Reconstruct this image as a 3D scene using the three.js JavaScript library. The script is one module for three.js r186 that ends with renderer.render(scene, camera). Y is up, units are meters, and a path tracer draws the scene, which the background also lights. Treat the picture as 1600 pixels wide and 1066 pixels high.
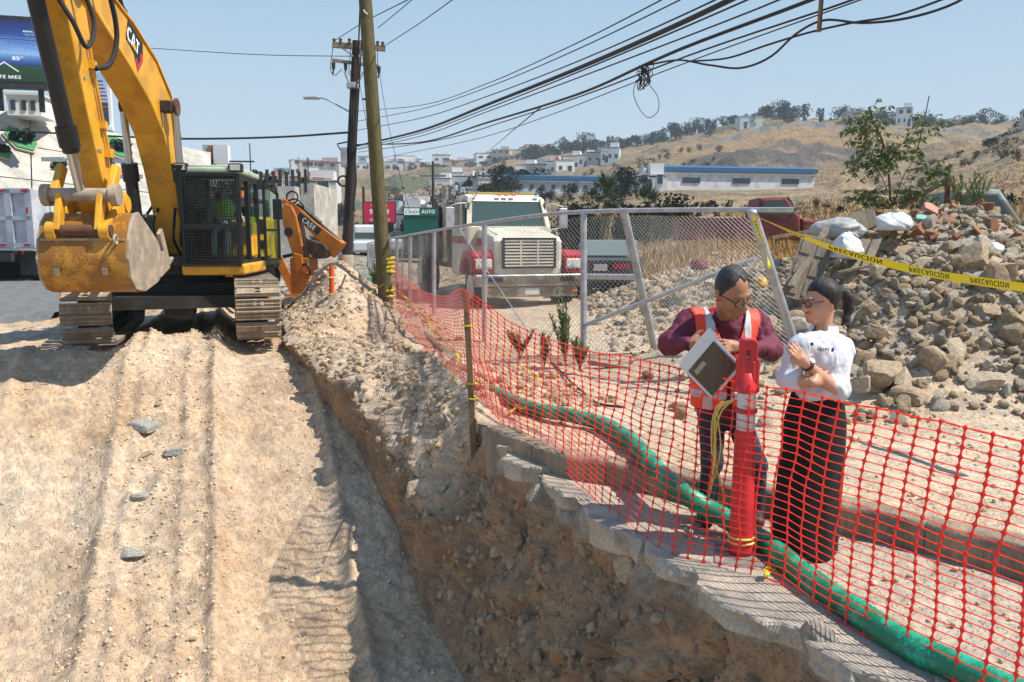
import * as THREE from 'three';
import { mergeGeometries, mergeVertices } from 'three/addons/utils/BufferGeometryUtils.js';
import { RoundedBoxGeometry } from 'three/addons/geometries/RoundedBoxGeometry.js';

// ---------- camera, sky, sun, exposure ----------
const F = 1244, PITCH = Math.atan(163 / F), EYE = 1.9;
const scene = new THREE.Scene();
const camera = new THREE.PerspectiveCamera(2 * Math.atan(533 / F) * 180 / Math.PI, 1600 / 1066, 0.1, 5000);
camera.position.set(0, EYE, 0);
camera.rotation.set(-PITCH, 0, 0);
const renderer = new THREE.WebGLRenderer({ antialias: true });
renderer.setSize(1024, 682);
renderer.toneMapping = THREE.LinearToneMapping;
renderer.toneMappingExposure = 1.38;
renderer.shadowMap.enabled = true;
{
  const W = 256, H = 128, d = new Float32Array(W * H * 4);
  const st = [[-90, .30, .25, .19], [-2, .36, .34, .31], [0, .49, .57, .62], [6, .42, .52, .61], [15, .305, .44, .575], [30, .22, .375, .60], [60, .14, .27, .50], [90, .11, .23, .46]];
  for (let j = 0; j < H; j++) {
    const e = ((j + .5) / H - .5) * 180; let k = 0; while (k < st.length - 2 && e > st[k + 1][0]) k++;
    const a = st[k], b = st[k + 1], t = Math.min(1, Math.max(0, (e - a[0]) / (b[0] - a[0])));
    for (let i = 0; i < W; i++) for (let c = 0; c < 4; c++) d[(j * W + i) * 4 + c] = c < 3 ? a[c + 1] + (b[c + 1] - a[c + 1]) * t : 1;
  }
  const sky = new THREE.DataTexture(d, W, H, THREE.RGBAFormat, THREE.FloatType);
  sky.mapping = THREE.EquirectangularReflectionMapping; sky.magFilter = sky.minFilter = THREE.LinearFilter; sky.needsUpdate = true;
  scene.background = sky; scene.environment = sky;
}
const sun = new THREE.DirectionalLight(new THREE.Color(1, .94, .85), 5.0);
sun.position.set(.97, 1.42, .22).multiplyScalar(60); sun.target.position.set(0, 0, -10);
sun.position.add(sun.target.position);
sun.castShadow = true; sun.shadow.mapSize.set(4096, 4096);
Object.assign(sun.shadow.camera, { left: -40, right: 40, top: 40, bottom: -40, near: 1, far: 200 });
scene.add(sun, sun.target);
scene.fog = new THREE.FogExp2(0xc4d2dc, 0.0005);

// ---------- helpers ----------
const V = (x, y, z) => new THREE.Vector3(x, y, z);
const rngOf = s => () => { s |= 0; s = s + 0x6D2B79F5 | 0; let t = Math.imul(s ^ s >>> 15, 1 | s); t = t + Math.imul(t ^ t >>> 7, 61 | t) ^ t; return ((t ^ t >>> 14) >>> 0) / 4294967296; };
const R0 = rngOf(7); const rr = (a, b, r = R0) => a + (b - a) * r();
const clamp = (x, a, b) => Math.min(b, Math.max(a, x)), lerp = (a, b, t) => a + (b - a) * t;
const sstep = (a, b, x) => { const t = clamp((x - a) / (b - a), 0, 1); return t * t * (3 - 2 * t); };
// a point of the photograph, at forward distance Z (metres)
const CP = Math.cos(PITCH), SP = Math.sin(PITCH);
function at(px, py, Z) { const t = (533 - py) / F, r = Z * (t * CP - SP) / (CP + t * SP), zc = Z * CP - r * SP; return V((px - 800) / F * zc, EYE + r, -Z); }
function onY(px, py, Y) { const t = (533 - py) / F, Z = (Y - EYE) * (CP + t * SP) / (t * CP - SP); return at(px, py, Z); }
const hash3 = (x, y, z) => { let h = Math.imul(x, 374761393) + Math.imul(y, 668265263) + Math.imul(z, 2147483647 ^ 0x5bd1e995) | 0; h = Math.imul(h ^ h >>> 13, 1274126177); h ^= h >>> 16; return (h >>> 0) / 4294967296; };
function vn(x, y, z) {
  const X = Math.floor(x), Y = Math.floor(y), Z = Math.floor(z); let u = x - X, v = y - Y, w = z - Z;
  u = u * u * (3 - 2 * u); v = v * v * (3 - 2 * v); w = w * w * (3 - 2 * w);
  const l = lerp;
  return l(l(l(hash3(X, Y, Z), hash3(X + 1, Y, Z), u), l(hash3(X, Y + 1, Z), hash3(X + 1, Y + 1, Z), u), v),
    l(l(hash3(X, Y, Z + 1), hash3(X + 1, Y, Z + 1), u), l(hash3(X, Y + 1, Z + 1), hash3(X + 1, Y + 1, Z + 1), u), v), w) * 2 - 1;
}
function fbm(x, y, z, o = 4, g = .5) { let s = 0, a = 1, n = 0; for (let i = 0; i < o; i++) { s += a * vn(x, y, z); n += a; a *= g; x = x * 2.03 + 11.3; y = y * 2.03 + 5.1; z = z * 2.03 + 7.7; } return s / n; }

const names = {};
function numbered(n) { const k = names[n] = (names[n] ?? -1) + 1; return k ? n + '_' + String(k).padStart(3, '0') : n; }
function tag(o, label, category, group, kind) { o.userData.label = label; if (category) o.userData.category = category; if (group) o.userData.group = group; if (kind) o.userData.kind = kind; return o; }
function thing(name, label, category, pos = V(0, 0, 0), turn = 0, group) { const o = new THREE.Group(); o.name = numbered(name); o.position.copy(pos); o.rotation.y = turn; scene.add(o); return tag(o, label, category, group); }
function mesh(name, geo, mat, parent) { const m = new THREE.Mesh(geo, mat); m.name = parent ? name : numbered(name); m.castShadow = m.receiveShadow = true; (parent || scene).add(m); return m; }
function struct(name, geo, mat, label) { const m = mesh(name, geo, mat); m.userData.kind = 'structure'; if (label) m.userData.label = label; return m; }
function copyOf(o, label, pos, turn) { const c = o.clone(); c.name = numbered(o.name.replace(/_\d{3}$/, '')); c.userData = { ...o.userData }; if (label) c.userData.label = label; if (pos) c.position.copy(pos); if (turn !== undefined) c.rotation.y = turn; scene.add(c); return c; }

// geometry helpers
const flatten = g => { const h = g.index ? g.toNonIndexed() : g; for (const k of Object.keys(h.attributes)) if (!['position', 'normal', 'uv'].includes(k)) h.deleteAttribute(k); if (!h.attributes.normal) h.computeVertexNormals(); return h; };
function boxUV(g, s = 1) {
  const p = g.attributes.position, n = p.count, uv = new Float32Array(n * 2), a = V(), b = V(), c = V();
  for (let i = 0; i < n; i += 3) {
    a.fromBufferAttribute(p, i); b.fromBufferAttribute(p, i + 1); c.fromBufferAttribute(p, i + 2);
    const N = b.clone().sub(a).cross(c.clone().sub(a)), ax = Math.abs(N.x), ay = Math.abs(N.y), az = Math.abs(N.z);
    [a, b, c].forEach((q, k) => { let u, v; if (ay >= ax && ay >= az) { u = q.x; v = q.z; } else if (ax >= az) { u = q.z; v = q.y; } else { u = q.x; v = q.y; } uv[(i + k) * 2] = u * s; uv[(i + k) * 2 + 1] = v * s; });
  }
  g.setAttribute('uv', new THREE.BufferAttribute(uv, 2)); return g;
}
const M = (...l) => boxUV(mergeGeometries(l.flat(9).map(flatten)));
const tf = (g, x = 0, y = 0, z = 0, rx = 0, ry = 0, rz = 0) => { g.applyMatrix4(new THREE.Matrix4().compose(V(x, y, z), new THREE.Quaternion().setFromEuler(new THREE.Euler(rx, ry, rz, 'YXZ')), V(1, 1, 1))); return g; };
const box = (w, h, d, x, y, z, rx, ry, rz) => tf(new THREE.BoxGeometry(w, h, d), x, y, z, rx, ry, rz);
const rbox = (w, h, d, r, x, y, z, rx, ry, rz) => tf(new RoundedBoxGeometry(w, h, d, 2, Math.min(r, w / 2.01, h / 2.01, d / 2.01)), x, y, z, rx, ry, rz);
const sph = (r, x, y, z, sx = 1, sy = 1, sz = 1, n = 14) => { const g = new THREE.SphereGeometry(r, n, n * .7 | 0); g.scale(sx, sy, sz); return tf(g, x, y, z); };
function cyl(a, b, r0, r1 = r0, n = 12, open = false) { const d = b.clone().sub(a), g = new THREE.CylinderGeometry(r1, r0, d.length(), n, 1, open); g.applyQuaternion(new THREE.Quaternion().setFromUnitVectors(V(0, 1, 0), d.clone().normalize())); const m = a.clone().add(b).multiplyScalar(.5); g.translate(m.x, m.y, m.z); return g; }
const ring = (r, t, axis, x, y, z, n = 24) => { const g = new THREE.TorusGeometry(r, t, 8, n); if (axis === 'y') g.rotateX(Math.PI / 2); if (axis === 'x') g.rotateY(Math.PI / 2); return tf(g, x, y, z); };
const tube = (pts, r, seg = 40, n = 6, closed = false) => new THREE.TubeGeometry(new THREE.CatmullRomCurve3(pts, closed, 'centripetal'), seg, r, n, closed);
// polygon in x,y extruded along z, centred, bevelled
function prism(pts, depth, z = 0, bev = .012) { const s = new THREE.Shape(pts.map(p => new THREE.Vector2(p[0], p[1]))); const g = new THREE.ExtrudeGeometry(s, { depth: depth - 2 * bev, bevelEnabled: bev > 0, bevelThickness: bev, bevelSize: bev, bevelOffset: -bev, bevelSegments: 2, curveSegments: 8 }); g.translate(0, 0, z - depth / 2 + bev); return g; }
// bar with rectangular section along a-b
function bar(a, b, w, h, up = V(0, 1, 0)) { const d = b.clone().sub(a), L = d.length(), f = d.clone().normalize(); let s = up.clone().cross(f); if (s.lengthSq() < 1e-6) s = V(1, 0, 0).cross(f); s.normalize(); const u = f.clone().cross(s), g = new THREE.BoxGeometry(w, h, L); g.applyMatrix4(new THREE.Matrix4().makeBasis(s, u, f)); const m = a.clone().add(b).multiplyScalar(.5); g.translate(m.x, m.y, m.z); return g; }
// grid surface from fn(u index, v index) -> Vector3 (or null), with uv fn
function grid(nu, nv, fn, uvf, colf) {
  const p = new Float32Array(nu * nv * 3), uv = new Float32Array(nu * nv * 2), col = colf && new Float32Array(nu * nv * 3), idx = [];
  for (let j = 0; j < nv; j++) for (let i = 0; i < nu; i++) { const k = j * nu + i, q = fn(i, j); p.set([q.x, q.y, q.z], k * 3); const t = uvf ? uvf(i, j, q) : [q.x, q.z]; uv.set(t, k * 2); if (col) col.set(colf(i, j, q), k * 3); if (i < nu - 1 && j < nv - 1) idx.push(k, k + 1, k + nu, k + 1, k + nu + 1, k + nu); }
  const g = new THREE.BufferGeometry(); g.setAttribute('position', new THREE.BufferAttribute(p, 3)); g.setAttribute('uv', new THREE.BufferAttribute(uv, 2)); if (col) g.setAttribute('color', new THREE.BufferAttribute(col, 3)); g.setIndex(idx); g.computeVertexNormals(); return g;
}
function flipFaces(g) { const a = g.index.array; for (let i = 0; i < a.length; i += 3) { const t = a[i]; a[i] = a[i + 1]; a[i + 1] = t; } g.computeVertexNormals(); return g; }

// ---------- textures ----------
function tileNoise(S, freq, oct, seed, gain = .55) {
  const out = new Float32Array(S * S); let amp = 1, tot = 0, f = freq;
  for (let o = 0; o < oct && f <= S; o++) {
    const r = rngOf(seed * 97 + o * 13 + 1), L = new Float32Array(f * f); for (let i = 0; i < f * f; i++) L[i] = r();
    for (let y = 0; y < S; y++) { const gy = y / S * f, Y = gy | 0; let v = gy - Y; v = v * v * (3 - 2 * v); const r0 = (Y % f) * f, r1 = ((Y + 1) % f) * f;
      for (let x = 0; x < S; x++) { const gx = x / S * f, X = gx | 0; let u = gx - X; u = u * u * (3 - 2 * u); const X1 = (X + 1) % f; out[y * S + x] += amp * ((L[r0 + X] * (1 - u) + L[r0 + X1] * u) * (1 - v) + (L[r1 + X] * (1 - u) + L[r1 + X1] * u) * v); } }
    tot += amp; amp *= gain; f *= 2;
  }
  for (let i = 0; i < out.length; i++) out[i] /= tot; return out;
}
function tex(S, fn, srgb = true, W = S) { const d = new Uint8Array(S * W * 4); for (let i = 0; i < S * W; i++) { const c = fn(i, i % W, i / W | 0); d[i * 4] = clamp(c[0], 0, 1) * 255; d[i * 4 + 1] = clamp(c[1], 0, 1) * 255; d[i * 4 + 2] = clamp(c[2], 0, 1) * 255; d[i * 4 + 3] = 255; } const t = new THREE.DataTexture(d, W, S); t.wrapS = t.wrapT = THREE.RepeatWrapping; t.magFilter = THREE.LinearFilter; t.minFilter = THREE.LinearMipmapLinearFilter; t.generateMipmaps = true; if (srgb) t.colorSpace = THREE.SRGBColorSpace; t.needsUpdate = true; return t; }
function withRepeat(t, u, v = u) { const c = t.clone(); c.repeat.set(u, v); c.needsUpdate = true; return c; }
const grey = (S, f) => tex(S, (i, x, y) => { const v = f(i, x, y); return [v, v, v]; }, false);
const N1 = tileNoise(1024, 8, 7, 1, .6), N2 = tileNoise(1024, 32, 5, 2, .65), N3 = tileNoise(512, 4, 7, 3, .6), N4 = tileNoise(512, 64, 3, 4, .7);
// scattered small stones as a height field
function pebbles(S, n, r0, r1, seed) { const o = new Float32Array(S * S), r = rngOf(seed); for (let k = 0; k < n; k++) { const cx = r() * S, cy = r() * S, R = r0 + (r1 - r0) * r() ** 3, e = .6 + r() * .8, h = .4 + .6 * r(), a = r() * 3.14, ca = Math.cos(a), sa = Math.sin(a); for (let y = -R * 1.5 | 0; y <= R * 1.5; y++) for (let x = -R * 1.5 | 0; x <= R * 1.5; x++) { const u = (x * ca + y * sa) / R, v = (y * ca - x * sa) / R / e, d = u * u + v * v; if (d < 1) { const i = ((cy + y + S) % S | 0) * S + ((cx + x + S) % S | 0); o[i] = Math.max(o[i], h * Math.sqrt(1 - d)); } } } return o; }
const PB = pebbles(1024, 2600, 2, 11, 5);
const T = {};
T.dirt = tex(1024, i => { const n = N1[i] - .5, m = N2[i] - .5, p = PB[i]; const v = .80 + n * .28 + m * .34 + (p > .05 ? .03 : 0); return [v, v * (1 - n * .05 - .005), v * (1 - n * .12 - .01)]; });
T.dirtB = grey(1024, i => N1[i] * .5 + N2[i] * .3 + PB[i] * .5);
T.rock = tex(512, i => { const n = N3[i] - .5, m = N4[i] - .5; const v = .8 + n * .5 + m * .25; return [v, v * (1 - n * .08), v * (1 - n * .2)]; });
T.rockB = grey(512, i => N3[i] * .7 + N4[i] * .4);
T.wood = tex(512, (i, x, y) => { const n = N3[(y >> 4) * 512 + x] - .5, m = N4[(y >> 3) * 512 + x] - .5; const v = .78 + n * .6 + m * .35; return [v, v * .96, v * .9]; });
T.woodB = grey(512, (i, x, y) => N4[(y >> 3) * 512 + x]);
T.paint = tex(512, i => { const n = N3[i], m = N4[i]; const d = sstep(.52, .68, n + (m - .5) * .3) * .55; return [lerp(.97, .80, d), lerp(.97, .78, d), lerp(.97, .86, d)]; });
T.grime = tex(512, i => { const n = N3[i], m = N4[i]; const d = sstep(.42, .62, n + (m - .5) * .35); return [lerp(.95, .72, d), lerp(.95, .67, d), lerp(.95, .60, d)]; });
T.cloth = grey(256, (i, x, y) => .5 + .5 * Math.sin(x * Math.PI / 2) * Math.sin(y * Math.PI / 2));
T.asphalt = tex(512, i => { const v = .78 + (N3[i] - .5) * .3 + (N4[i] - .5) * .4; return [v, v, v]; });
// ---------- materials ----------
const lin = (r, g, b) => new THREE.Color().setRGB(r, g, b);
const std = (c, rough = .8, o = {}) => new THREE.MeshStandardMaterial({ color: c, roughness: rough, ...o });
const withTex = (c, map, rep, bump, bs, rough = .9, o = {}) => std(c, rough, { map: withRepeat(map, rep), ...(bump ? { bumpMap: withRepeat(bump, rep), bumpScale: bs } : {}), ...o });
const DS = { side: THREE.DoubleSide };
const MT = {
  dirt: std(lin(1, 1, 1), .95, { map: withRepeat(T.dirt, .8), bumpMap: withRepeat(T.dirtB, .8), bumpScale: .022, vertexColors: true }),
  far: std(lin(1, 1, 1), 1, { map: withRepeat(T.dirt, .06), bumpMap: withRepeat(T.dirtB, .06), bumpScale: 1.6, vertexColors: true }),
  rockA: withTex(lin(.70, .53, .345), T.rock, 1.7, T.rockB, .02), rockB: withTex(lin(.54, .41, .265), T.rock, 1.3, T.rockB, .02), rockC: withTex(lin(.76, .62, .455), T.rock, 2.1, T.rockB, .015), rockD: withTex(lin(.58, .52, .43), T.rock, 1.9, T.rockB, .015),
  brick: withTex(lin(.45, .19, .10), T.rock, 3, T.rockB, .01), concrete: withTex(lin(.55, .47, .37), T.rock, 1.1, T.rockB, .012),
  yellow: withTex(lin(.78, .39, .024), T.paint, .9, null, 0, .42), orange: withTex(lin(.55, .18, .02), T.paint, 1.2, null, 0, .45),
  black: std(lin(.012, .012, .013), .45), rubber: std(lin(.02, .02, .02), .85), dark: withTex(lin(.035, .033, .03), T.grime, 1.1, null, 0, .7),
  steel: std(lin(.55, .55, .55), .28, { metalness: 1 }), galv: withTex(lin(.50, .51, .51), T.paint, 2.5, null, 0, .45, { metalness: .45 }), rust: withTex(lin(.16, .075, .035), T.rock, 3, T.rockB, .004, .85),
  track: withTex(lin(.50, .40, .285), T.rock, 2.2, T.rockB, .01, .8), worn: withTex(lin(.50, .41, .31), T.rock, 1.4, T.rockB, .004, .6),
  glass: new THREE.MeshPhysicalMaterial({ color: lin(.72, .90, .84), roughness: .05, transmission: 1, thickness: 0, ior: 1.45 }),
  white: withTex(lin(.74, .72, .66), T.paint, .7, null, 0, .5), red: withTex(lin(.42, .018, .028), T.paint, .9, null, 0, .4), chrome: withTex(lin(.62, .6, .57), T.grime, 1.3, null, 0, .3, { metalness: .9 }),
  wood: withTex(lin(.30, .20, .12), T.wood, 1.5, T.woodB, .004), greyWood: withTex(lin(.34, .30, .25), T.wood, 1.5, T.woodB, .004),
  asphalt: withTex(lin(.22, .215, .205), T.asphalt, .8, T.rockB, .006),
};
const canvasTex = (w, h, draw) => { const c = document.createElement('canvas'); c.width = w; c.height = h; const x = c.getContext('2d'); draw(x, w, h); const t = new THREE.CanvasTexture(c); t.colorSpace = THREE.SRGBColorSpace; t.needsUpdate = true; return t; };
// ---------- near ground: trench floor, trench wall, bank ----------
const pw = (l, x) => { if (x <= l[0][0]) return l[0][1]; for (let i = 1; i < l.length; i++) if (x <= l[i][0]) { const t = (x - l[i - 1][0]) / (l[i][0] - l[i - 1][0]); return lerp(l[i - 1][1], l[i][1], t); } return l[l.length - 1][1]; };
const pws = (l, x, w = .35) => (pw(l, x - w) + pw(l, x) * 2 + pw(l, x + w)) / 4;
const EDGE = [[0, 3.1], [2, 2.2], [3.2, 1.62], [4.29, 1.06], [5.34, .58], [6.2, .2], [6.9, -.12], [7.45, -.40], [8.2, -.42], [9, -.6], [10, -1.15], [11, -1.95], [11.8, -2.7], [13, -3.6], [16, -4.5], [21, -6]];
const FEDGE = [[0, 2.4], [3, 1.3], [5, .38], [6.6, -.40], [8.55, -1.32], [9.8, -2.0], [11, -2.8], [11.8, -3.15], [13, -3.65], [16, -4.55], [21, -6.05]];
const FLOORY = [[0, -2.5], [5, -2.45], [7, -1.98], [8.3, -1.5], [9, -1.1], [10, -.58], [11, -.2], [12, .02], [12.8, .1], [18, .1], [21, .12]];
const edgeX = Z => pws(EDGE, Z, .2) + .05 * fbm(Z * 2.1, 3, 1, 3) + .04 * fbm(Z * 7, 9, 1, 2), floorX = Z => pws(FEDGE, Z) + .10 * fbm(Z * 1.3, 7, 2, 3);
const KERB = [[-.2, 7.05], [.41, 6.16], [1.0, 5.78], [1.5, 5.40], [2.24, 4.88], [2.86, 4.25], [3.6, 3.3], [4.6, 1.6]];
function kerbSide(X, Z) { let best = 1e9, s = 1; for (let i = 1; i < KERB.length; i++) { const [ax, az] = KERB[i - 1], [bx, bz] = KERB[i], dx = bx - ax, dz = bz - az, t = clamp(((X - ax) * dx + (Z - az) * dz) / (dx * dx + dz * dz), 0, 1), qx = X - ax - dx * t, qz = Z - az - dz * t, d = Math.hypot(qx, qz); if (d < best) { best = d; s = (dx * qz - dz * qx) > 0 ? 1 : -1; } } return best * s; }
const gau = (X, Z, x, z, sx, sz) => Math.exp(-(((X - x) / sx) ** 2) - ((Z - z) / sz) ** 2);
// height of the untouched bank / lot
function bankY(X, Z) {
  let y = lerp(0, .18, sstep(-.012, .03, kerbSide(X, Z)) * sstep(-.6, -.1, X + (Z - 7) * .4)) ;
  y = Math.max(y, .16 * sstep(6.9, 7.6, Z));
  y += .06 * fbm(X * .5, 1, Z * .5, 3) * sstep(5.5, 9, Z);
  // rough spoil along the far bank, mound by the backhoe
  y += (.16 + .14 * fbm(X * 1.1, 4, Z * 1.1, 4)) * sstep(7.3, 9, Z) * sstep(1.1, .1, X - pw(EDGE, Z));
  y += (1.15 * gau(X, Z, -4.1, 17.2, 1.35, 2.2) * (1 + .3 * fbm(X * 1.4, 2, Z * 1.4, 4)) + .4 * gau(X, Z, -3.0, 14.8, .8, 1.3)) * sstep(-.1, 1.1, X - pw(EDGE, Z));
  // rubble heaps
  const h = 1.40 * gau(X, Z, 5.2, 9.5, 1.55, 1.5) + 2.05 * gau(X, Z, 6.9, 13.6, 2.5, 2.2) + 1.0 * gau(X, Z, 8.4, 10.2, 2.2, 2.4) + .75 * gau(X, Z, 3.7, 16.4, 1.8, 1.7) + .35 * gau(X, Z, 2.6, 10.2, 1.0, .7);
  y += h * (1 + .18 * fbm(X * .9, 8, Z * .9, 4));
  y += .22 * sstep(12.5, 16.5, Z) * sstep(-2.6, -1.2, X); y += sstep(16.5, 23, Z) * sstep(2.2, 6, X) * 1.15;
  return y;
}
const leftRise = (X, Z) => .12 * sstep(-7.4, -8.4, X) * sstep(10, 13, Z) + .9 * sstep(-6.5, -9.5, X) * sstep(12, 6, Z) + .5 * sstep(-4.4, -6.4, X) * sstep(12.5, 11, Z) * sstep(7, 9.5, Z);
function floorY(X, Z) {
  let y = pws(FLOORY, Z, .6) + leftRise(X, Z);
  const w = X + .35 * (Z - 7); // across the ruts, 0 at the reference line
  const gauge = x => sstep(.74, .50, Math.abs(w - x));
  const rut = Math.max(gauge(-2.05), gauge(-4.7)), mid = sstep(1.1, .6, Math.abs(w + 3.4));
  const along = Z * .94 - X * .33;
  y += mid * (.15 + .09 * fbm(X * 3, 0, Z * 3, 5)) + .05 * Math.exp(-(((w + 2.72) / .12) ** 2)); for (const e of [-2.05 - .74, -2.05 + .70, -4.7 + .72, -4.7 - .72, -3.15, -3.75]) { const dw = w - e - .06 * fbm(along * .8, e, 3, 3); y += (.055 + .05 * fbm(along * 3.1, e * 7, 1, 3)) * Math.exp(-((dw / .075) ** 2)); }
  const gr = Math.sin(along * Math.PI * 2 / .19 + 1.3 * fbm(X * 1.2, 3, Z * 1.2, 2));
  y += rut * (-.04 + .034 * (gr > .2 ? 1 : gr) * (.45 + 1.1 * fbm(X * 7, 5, Z * 4, 3)));
  y += .04 * fbm(X * 1.3, 1, Z * 1.3, 4) + (1 - rut * .8) * .045 * fbm(X * 7, 2, Z * 7, 4);
  y += .20 * gau(X, Z, -5.5, 12.3, .6, .35) + .07 * gau(X, Z, -4.6, 11.9, .8, .3);
  return y;
}
const disp = (p, a) => V(p.x + a * fbm(p.x * 2.2, p.y * 2.2, p.z * 2.2, 4), p.y + a * .5 * fbm(p.x * 2.2 + 40, p.y * 2.2, p.z * 2.2, 4), p.z + a * fbm(p.x * 2.2, p.y * 2.2 + 40, p.z * 2.2, 4));
const DUST = [.72, .515, .33], SOIL = [.44, .28, .16], PALE = [.78, .615, .445], GREYC = [.47, .43, .37];
const mixc = (a, b, t) => [lerp(a[0], b[0], t), lerp(a[1], b[1], t), lerp(a[2], b[2], t)];
const rowsZ = []; for (let z = 1.2; z < 21.2; z += z < 5 ? .04 : z < 12.5 ? .03 : z < 15.5 ? .06 : .12) rowsZ.push(z);
{
  const nf = 250;
  const g = grid(nf, rowsZ.length, (i, j) => { const Z = rowsZ[j], x1 = floorX(Z), t = i / (nf - 1), X = lerp(-10.5, x1, 1 - (1 - t) ** 1.25); return V(X, floorY(X, Z), -Z); }, (i, j, q) => [q.x, q.z],
    (i, j, q) => { const n = fbm(q.x * .7, 3, q.z * .7, 4); const w = q.x + .35 * (-q.z - 7); return mixc(mixc(DUST, PALE, clamp(.45 + n, 0, 1)), SOIL, clamp(.10 + .55 * fbm(q.x * 2.7, 8, q.z * 2.7, 4) + .35 * fbm(q.x * 9, 2, q.z * 9, 3), 0, .55)); });
  struct('trench_floor', flipFaces(g), MT.dirt, 'packed pale dirt floor of the trench with crawler track marks');
}
let wallPoint;
{
  const nw = 84;
  wallPoint = (t, Z) => { const xf = floorX(Z), xe = edgeX(Z), yf = floorY(xf, Z), ye = bankY(xe, Z), far = sstep(7.35, 8.3, Z);
    // near: steep wall; far: short wall then a slope of loose spoil
    const steep = V(lerp(xf, xe + .05, Math.pow(t, 1.15)) + .10 * Math.sin(t * 3.14) * fbm(Z * .9, 2, t, 2), lerp(yf, ye, t), -Z);
    const k = .45, yl = yf + Math.min(.85, (ye - yf) * .62), sl = t < k ? V(xf - .07 * t / k, lerp(yf, yl, t / k), -Z) : V(lerp(xf - .07, xe, (t - k) / (1 - k)), lerp(yl, ye, ((t - k) / (1 - k)) ** .92), -Z);
    const p = steep.lerp(sl, far), a = .30 * Math.sin(Math.PI * clamp(t, 0, 1)) ** .6 * lerp(1, .85, far) * sstep(.05, .5, ye - yf);
    const q = disp(p, a * .9); const f = a * .5, rg = Math.abs(fbm(p.x * 4, p.y * 3.2, p.z * 4, 3)); q.x -= a * .7 * (rg - .2); q.x += f * fbm(p.x * 9, p.y * 5, p.z * 9, 4); q.y += f * .6 * fbm(p.x * 9 + 9, p.y * 9, p.z * 9, 3); return q;
  };
  const g = grid(nw, rowsZ.length, (i, j) => wallPoint(i / (nw - 1), rowsZ[j]), (i, j, q) => [q.z, q.y + q.x * .3], (i, j, q) => { const Z = rowsZ[j], t = i / (nw - 1), far = sstep(7.2, 8.1, Z); const n = fbm(q.x * 1.6, q.y * 1.6, q.z * 1.6, 4); const layer = fbm(q.z * .4, q.y * 5, 3, 3); let c = mixc(SOIL, [.30, .215, .145], clamp(.4 + n * .9 + layer * .5, 0, 1)); c = mixc(c, [.50, .33, .19], clamp(fbm(q.x * 1.1, q.y * 2, q.z * 1.1 + 30, 3) * 1.6 - .1, 0, .8)); c = mixc(c, PALE, far * sstep(.42, .52, t) * (.85 + .15 * n)); return mixc(c, GREYC, (1 - far) * sstep(.86, .93, t + n * .05)); });
  struct('trench_wall', flipFaces(g), MT.dirt, 'rough brown earth wall of the trench');
}
{
  const nb = 330;
  const g = grid(nb, rowsZ.length, (i, j) => { const Z = rowsZ[j], x0 = edgeX(Z), t = i / (nb - 1), X = x0 + t * 3.2 + (13 - 3.2 - x0) * t ** 3.2; const q = V(X, bankY(X, Z), -Z); const r = sstep(.0, .02, t); q.y += r * (.02 * fbm(X * 5, 3, Z * 5, 3) + .10 * sstep(7.2, 9, Z) * sstep(1.4, .2, X - x0) * fbm(X * 6, 6, Z * 6, 4)); return q; }, (i, j, q) => [q.x, q.z],
    (i, j, q) => { const X = q.x, Z = -q.z, n = fbm(X * .8, 3, Z * .8, 4); let c = mixc(PALE, DUST, clamp(.4 + n, 0, 1)); const low = sstep(.02, -.02, kerbSide(X, Z)) * sstep(7.2, 6.8, Z); c = mixc(c, GREYC, low * .5); c = mixc(c, [.45, .36, .26], clamp(gau(X, Z, 5.2, 9.5, 2, 1.7) + gau(X, Z, 6.9, 13.6, 3, 2.6), 0, 1) * .7); const kd = Math.abs(kerbSide(X, Z)); return mixc(c, [.42, .30, .20], sstep(.05, .02, kd) * sstep(7.05, 6.8, Z) * .8); });
  struct('bank_ground', flipFaces(g), MT.dirt, 'pale dusty bank and dirt lot beside the trench');
}
// ---------- far ground ----------
const PXS = [-900, -300, 0, 200, 400, 480, 540, 620, 700, 800, 900, 1000, 1100, 1200, 1300, 1400, 1500, 1600, 2000, 2600];
const STN = [
  [20.4, null], [22, null], [24, null],
  [34, [430, 430, 428, 424, 420, 418, 416, 418, 420, 424, 425, 405, 385, 365, 352, 345, 345, 345, 345, 345]],
  [60, [405, 405, 400, 396, 394, 392, 392, 396, 400, 400, 396, 372, 350, 338, 326, 322, 316, 312, 310, 310]],
  [95, [392, 390, 385, 382, 380, 378, 381, 384, 384, 345, 332, 316, 312, 312, 306, 300, 262, 215, 205, 205]],
  [118, [388, 385, 380, 376, 366, 362, 374, 376, 368, 306, 304, 301, 299, 298, 296, 290, 240, 194, 185, 185]],
  [150, [380, 380, 375, 368, 338, 330, 356, 360, 350, 306, 304, 301, 299, 298, 292, 276, 252, 200, 190, 190]],
  [185, [375, 375, 370, 358, 305, 300, 336, 344, 342, 322, 304, 290, 268, 264, 266, 258, 246, 222, 210, 210]],
  [225, [372, 370, 362, 344, 292, 284, 302, 314, 310, 303, 288, 262, 246, 232, 232, 234, 240, 236, 215, 215]],
  [270, [370, 366, 350, 330, 290, 281, 289, 291, 288, 286, 268, 247, 226, 206, 202, 204, 207, 208, 208, 208]],
  [350, [368, 360, 340, 318, 288, 279, 281, 281, 276, 262, 246, 234, 212, 192, 186, 192, 199, 200, 202, 202]],
  [480, [368, 356, 330, 308, 284, 273, 271, 269, 264, 254, 242, 236, 222, 204, 198, 204, 206, 207, 208, 208]],
  [700, [368, 354, 326, 304, 282, 270, 266, 264, 262, 262, 262, 262, 262, 262, 262, 262, 262, 262, 262, 262]],
];
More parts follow.
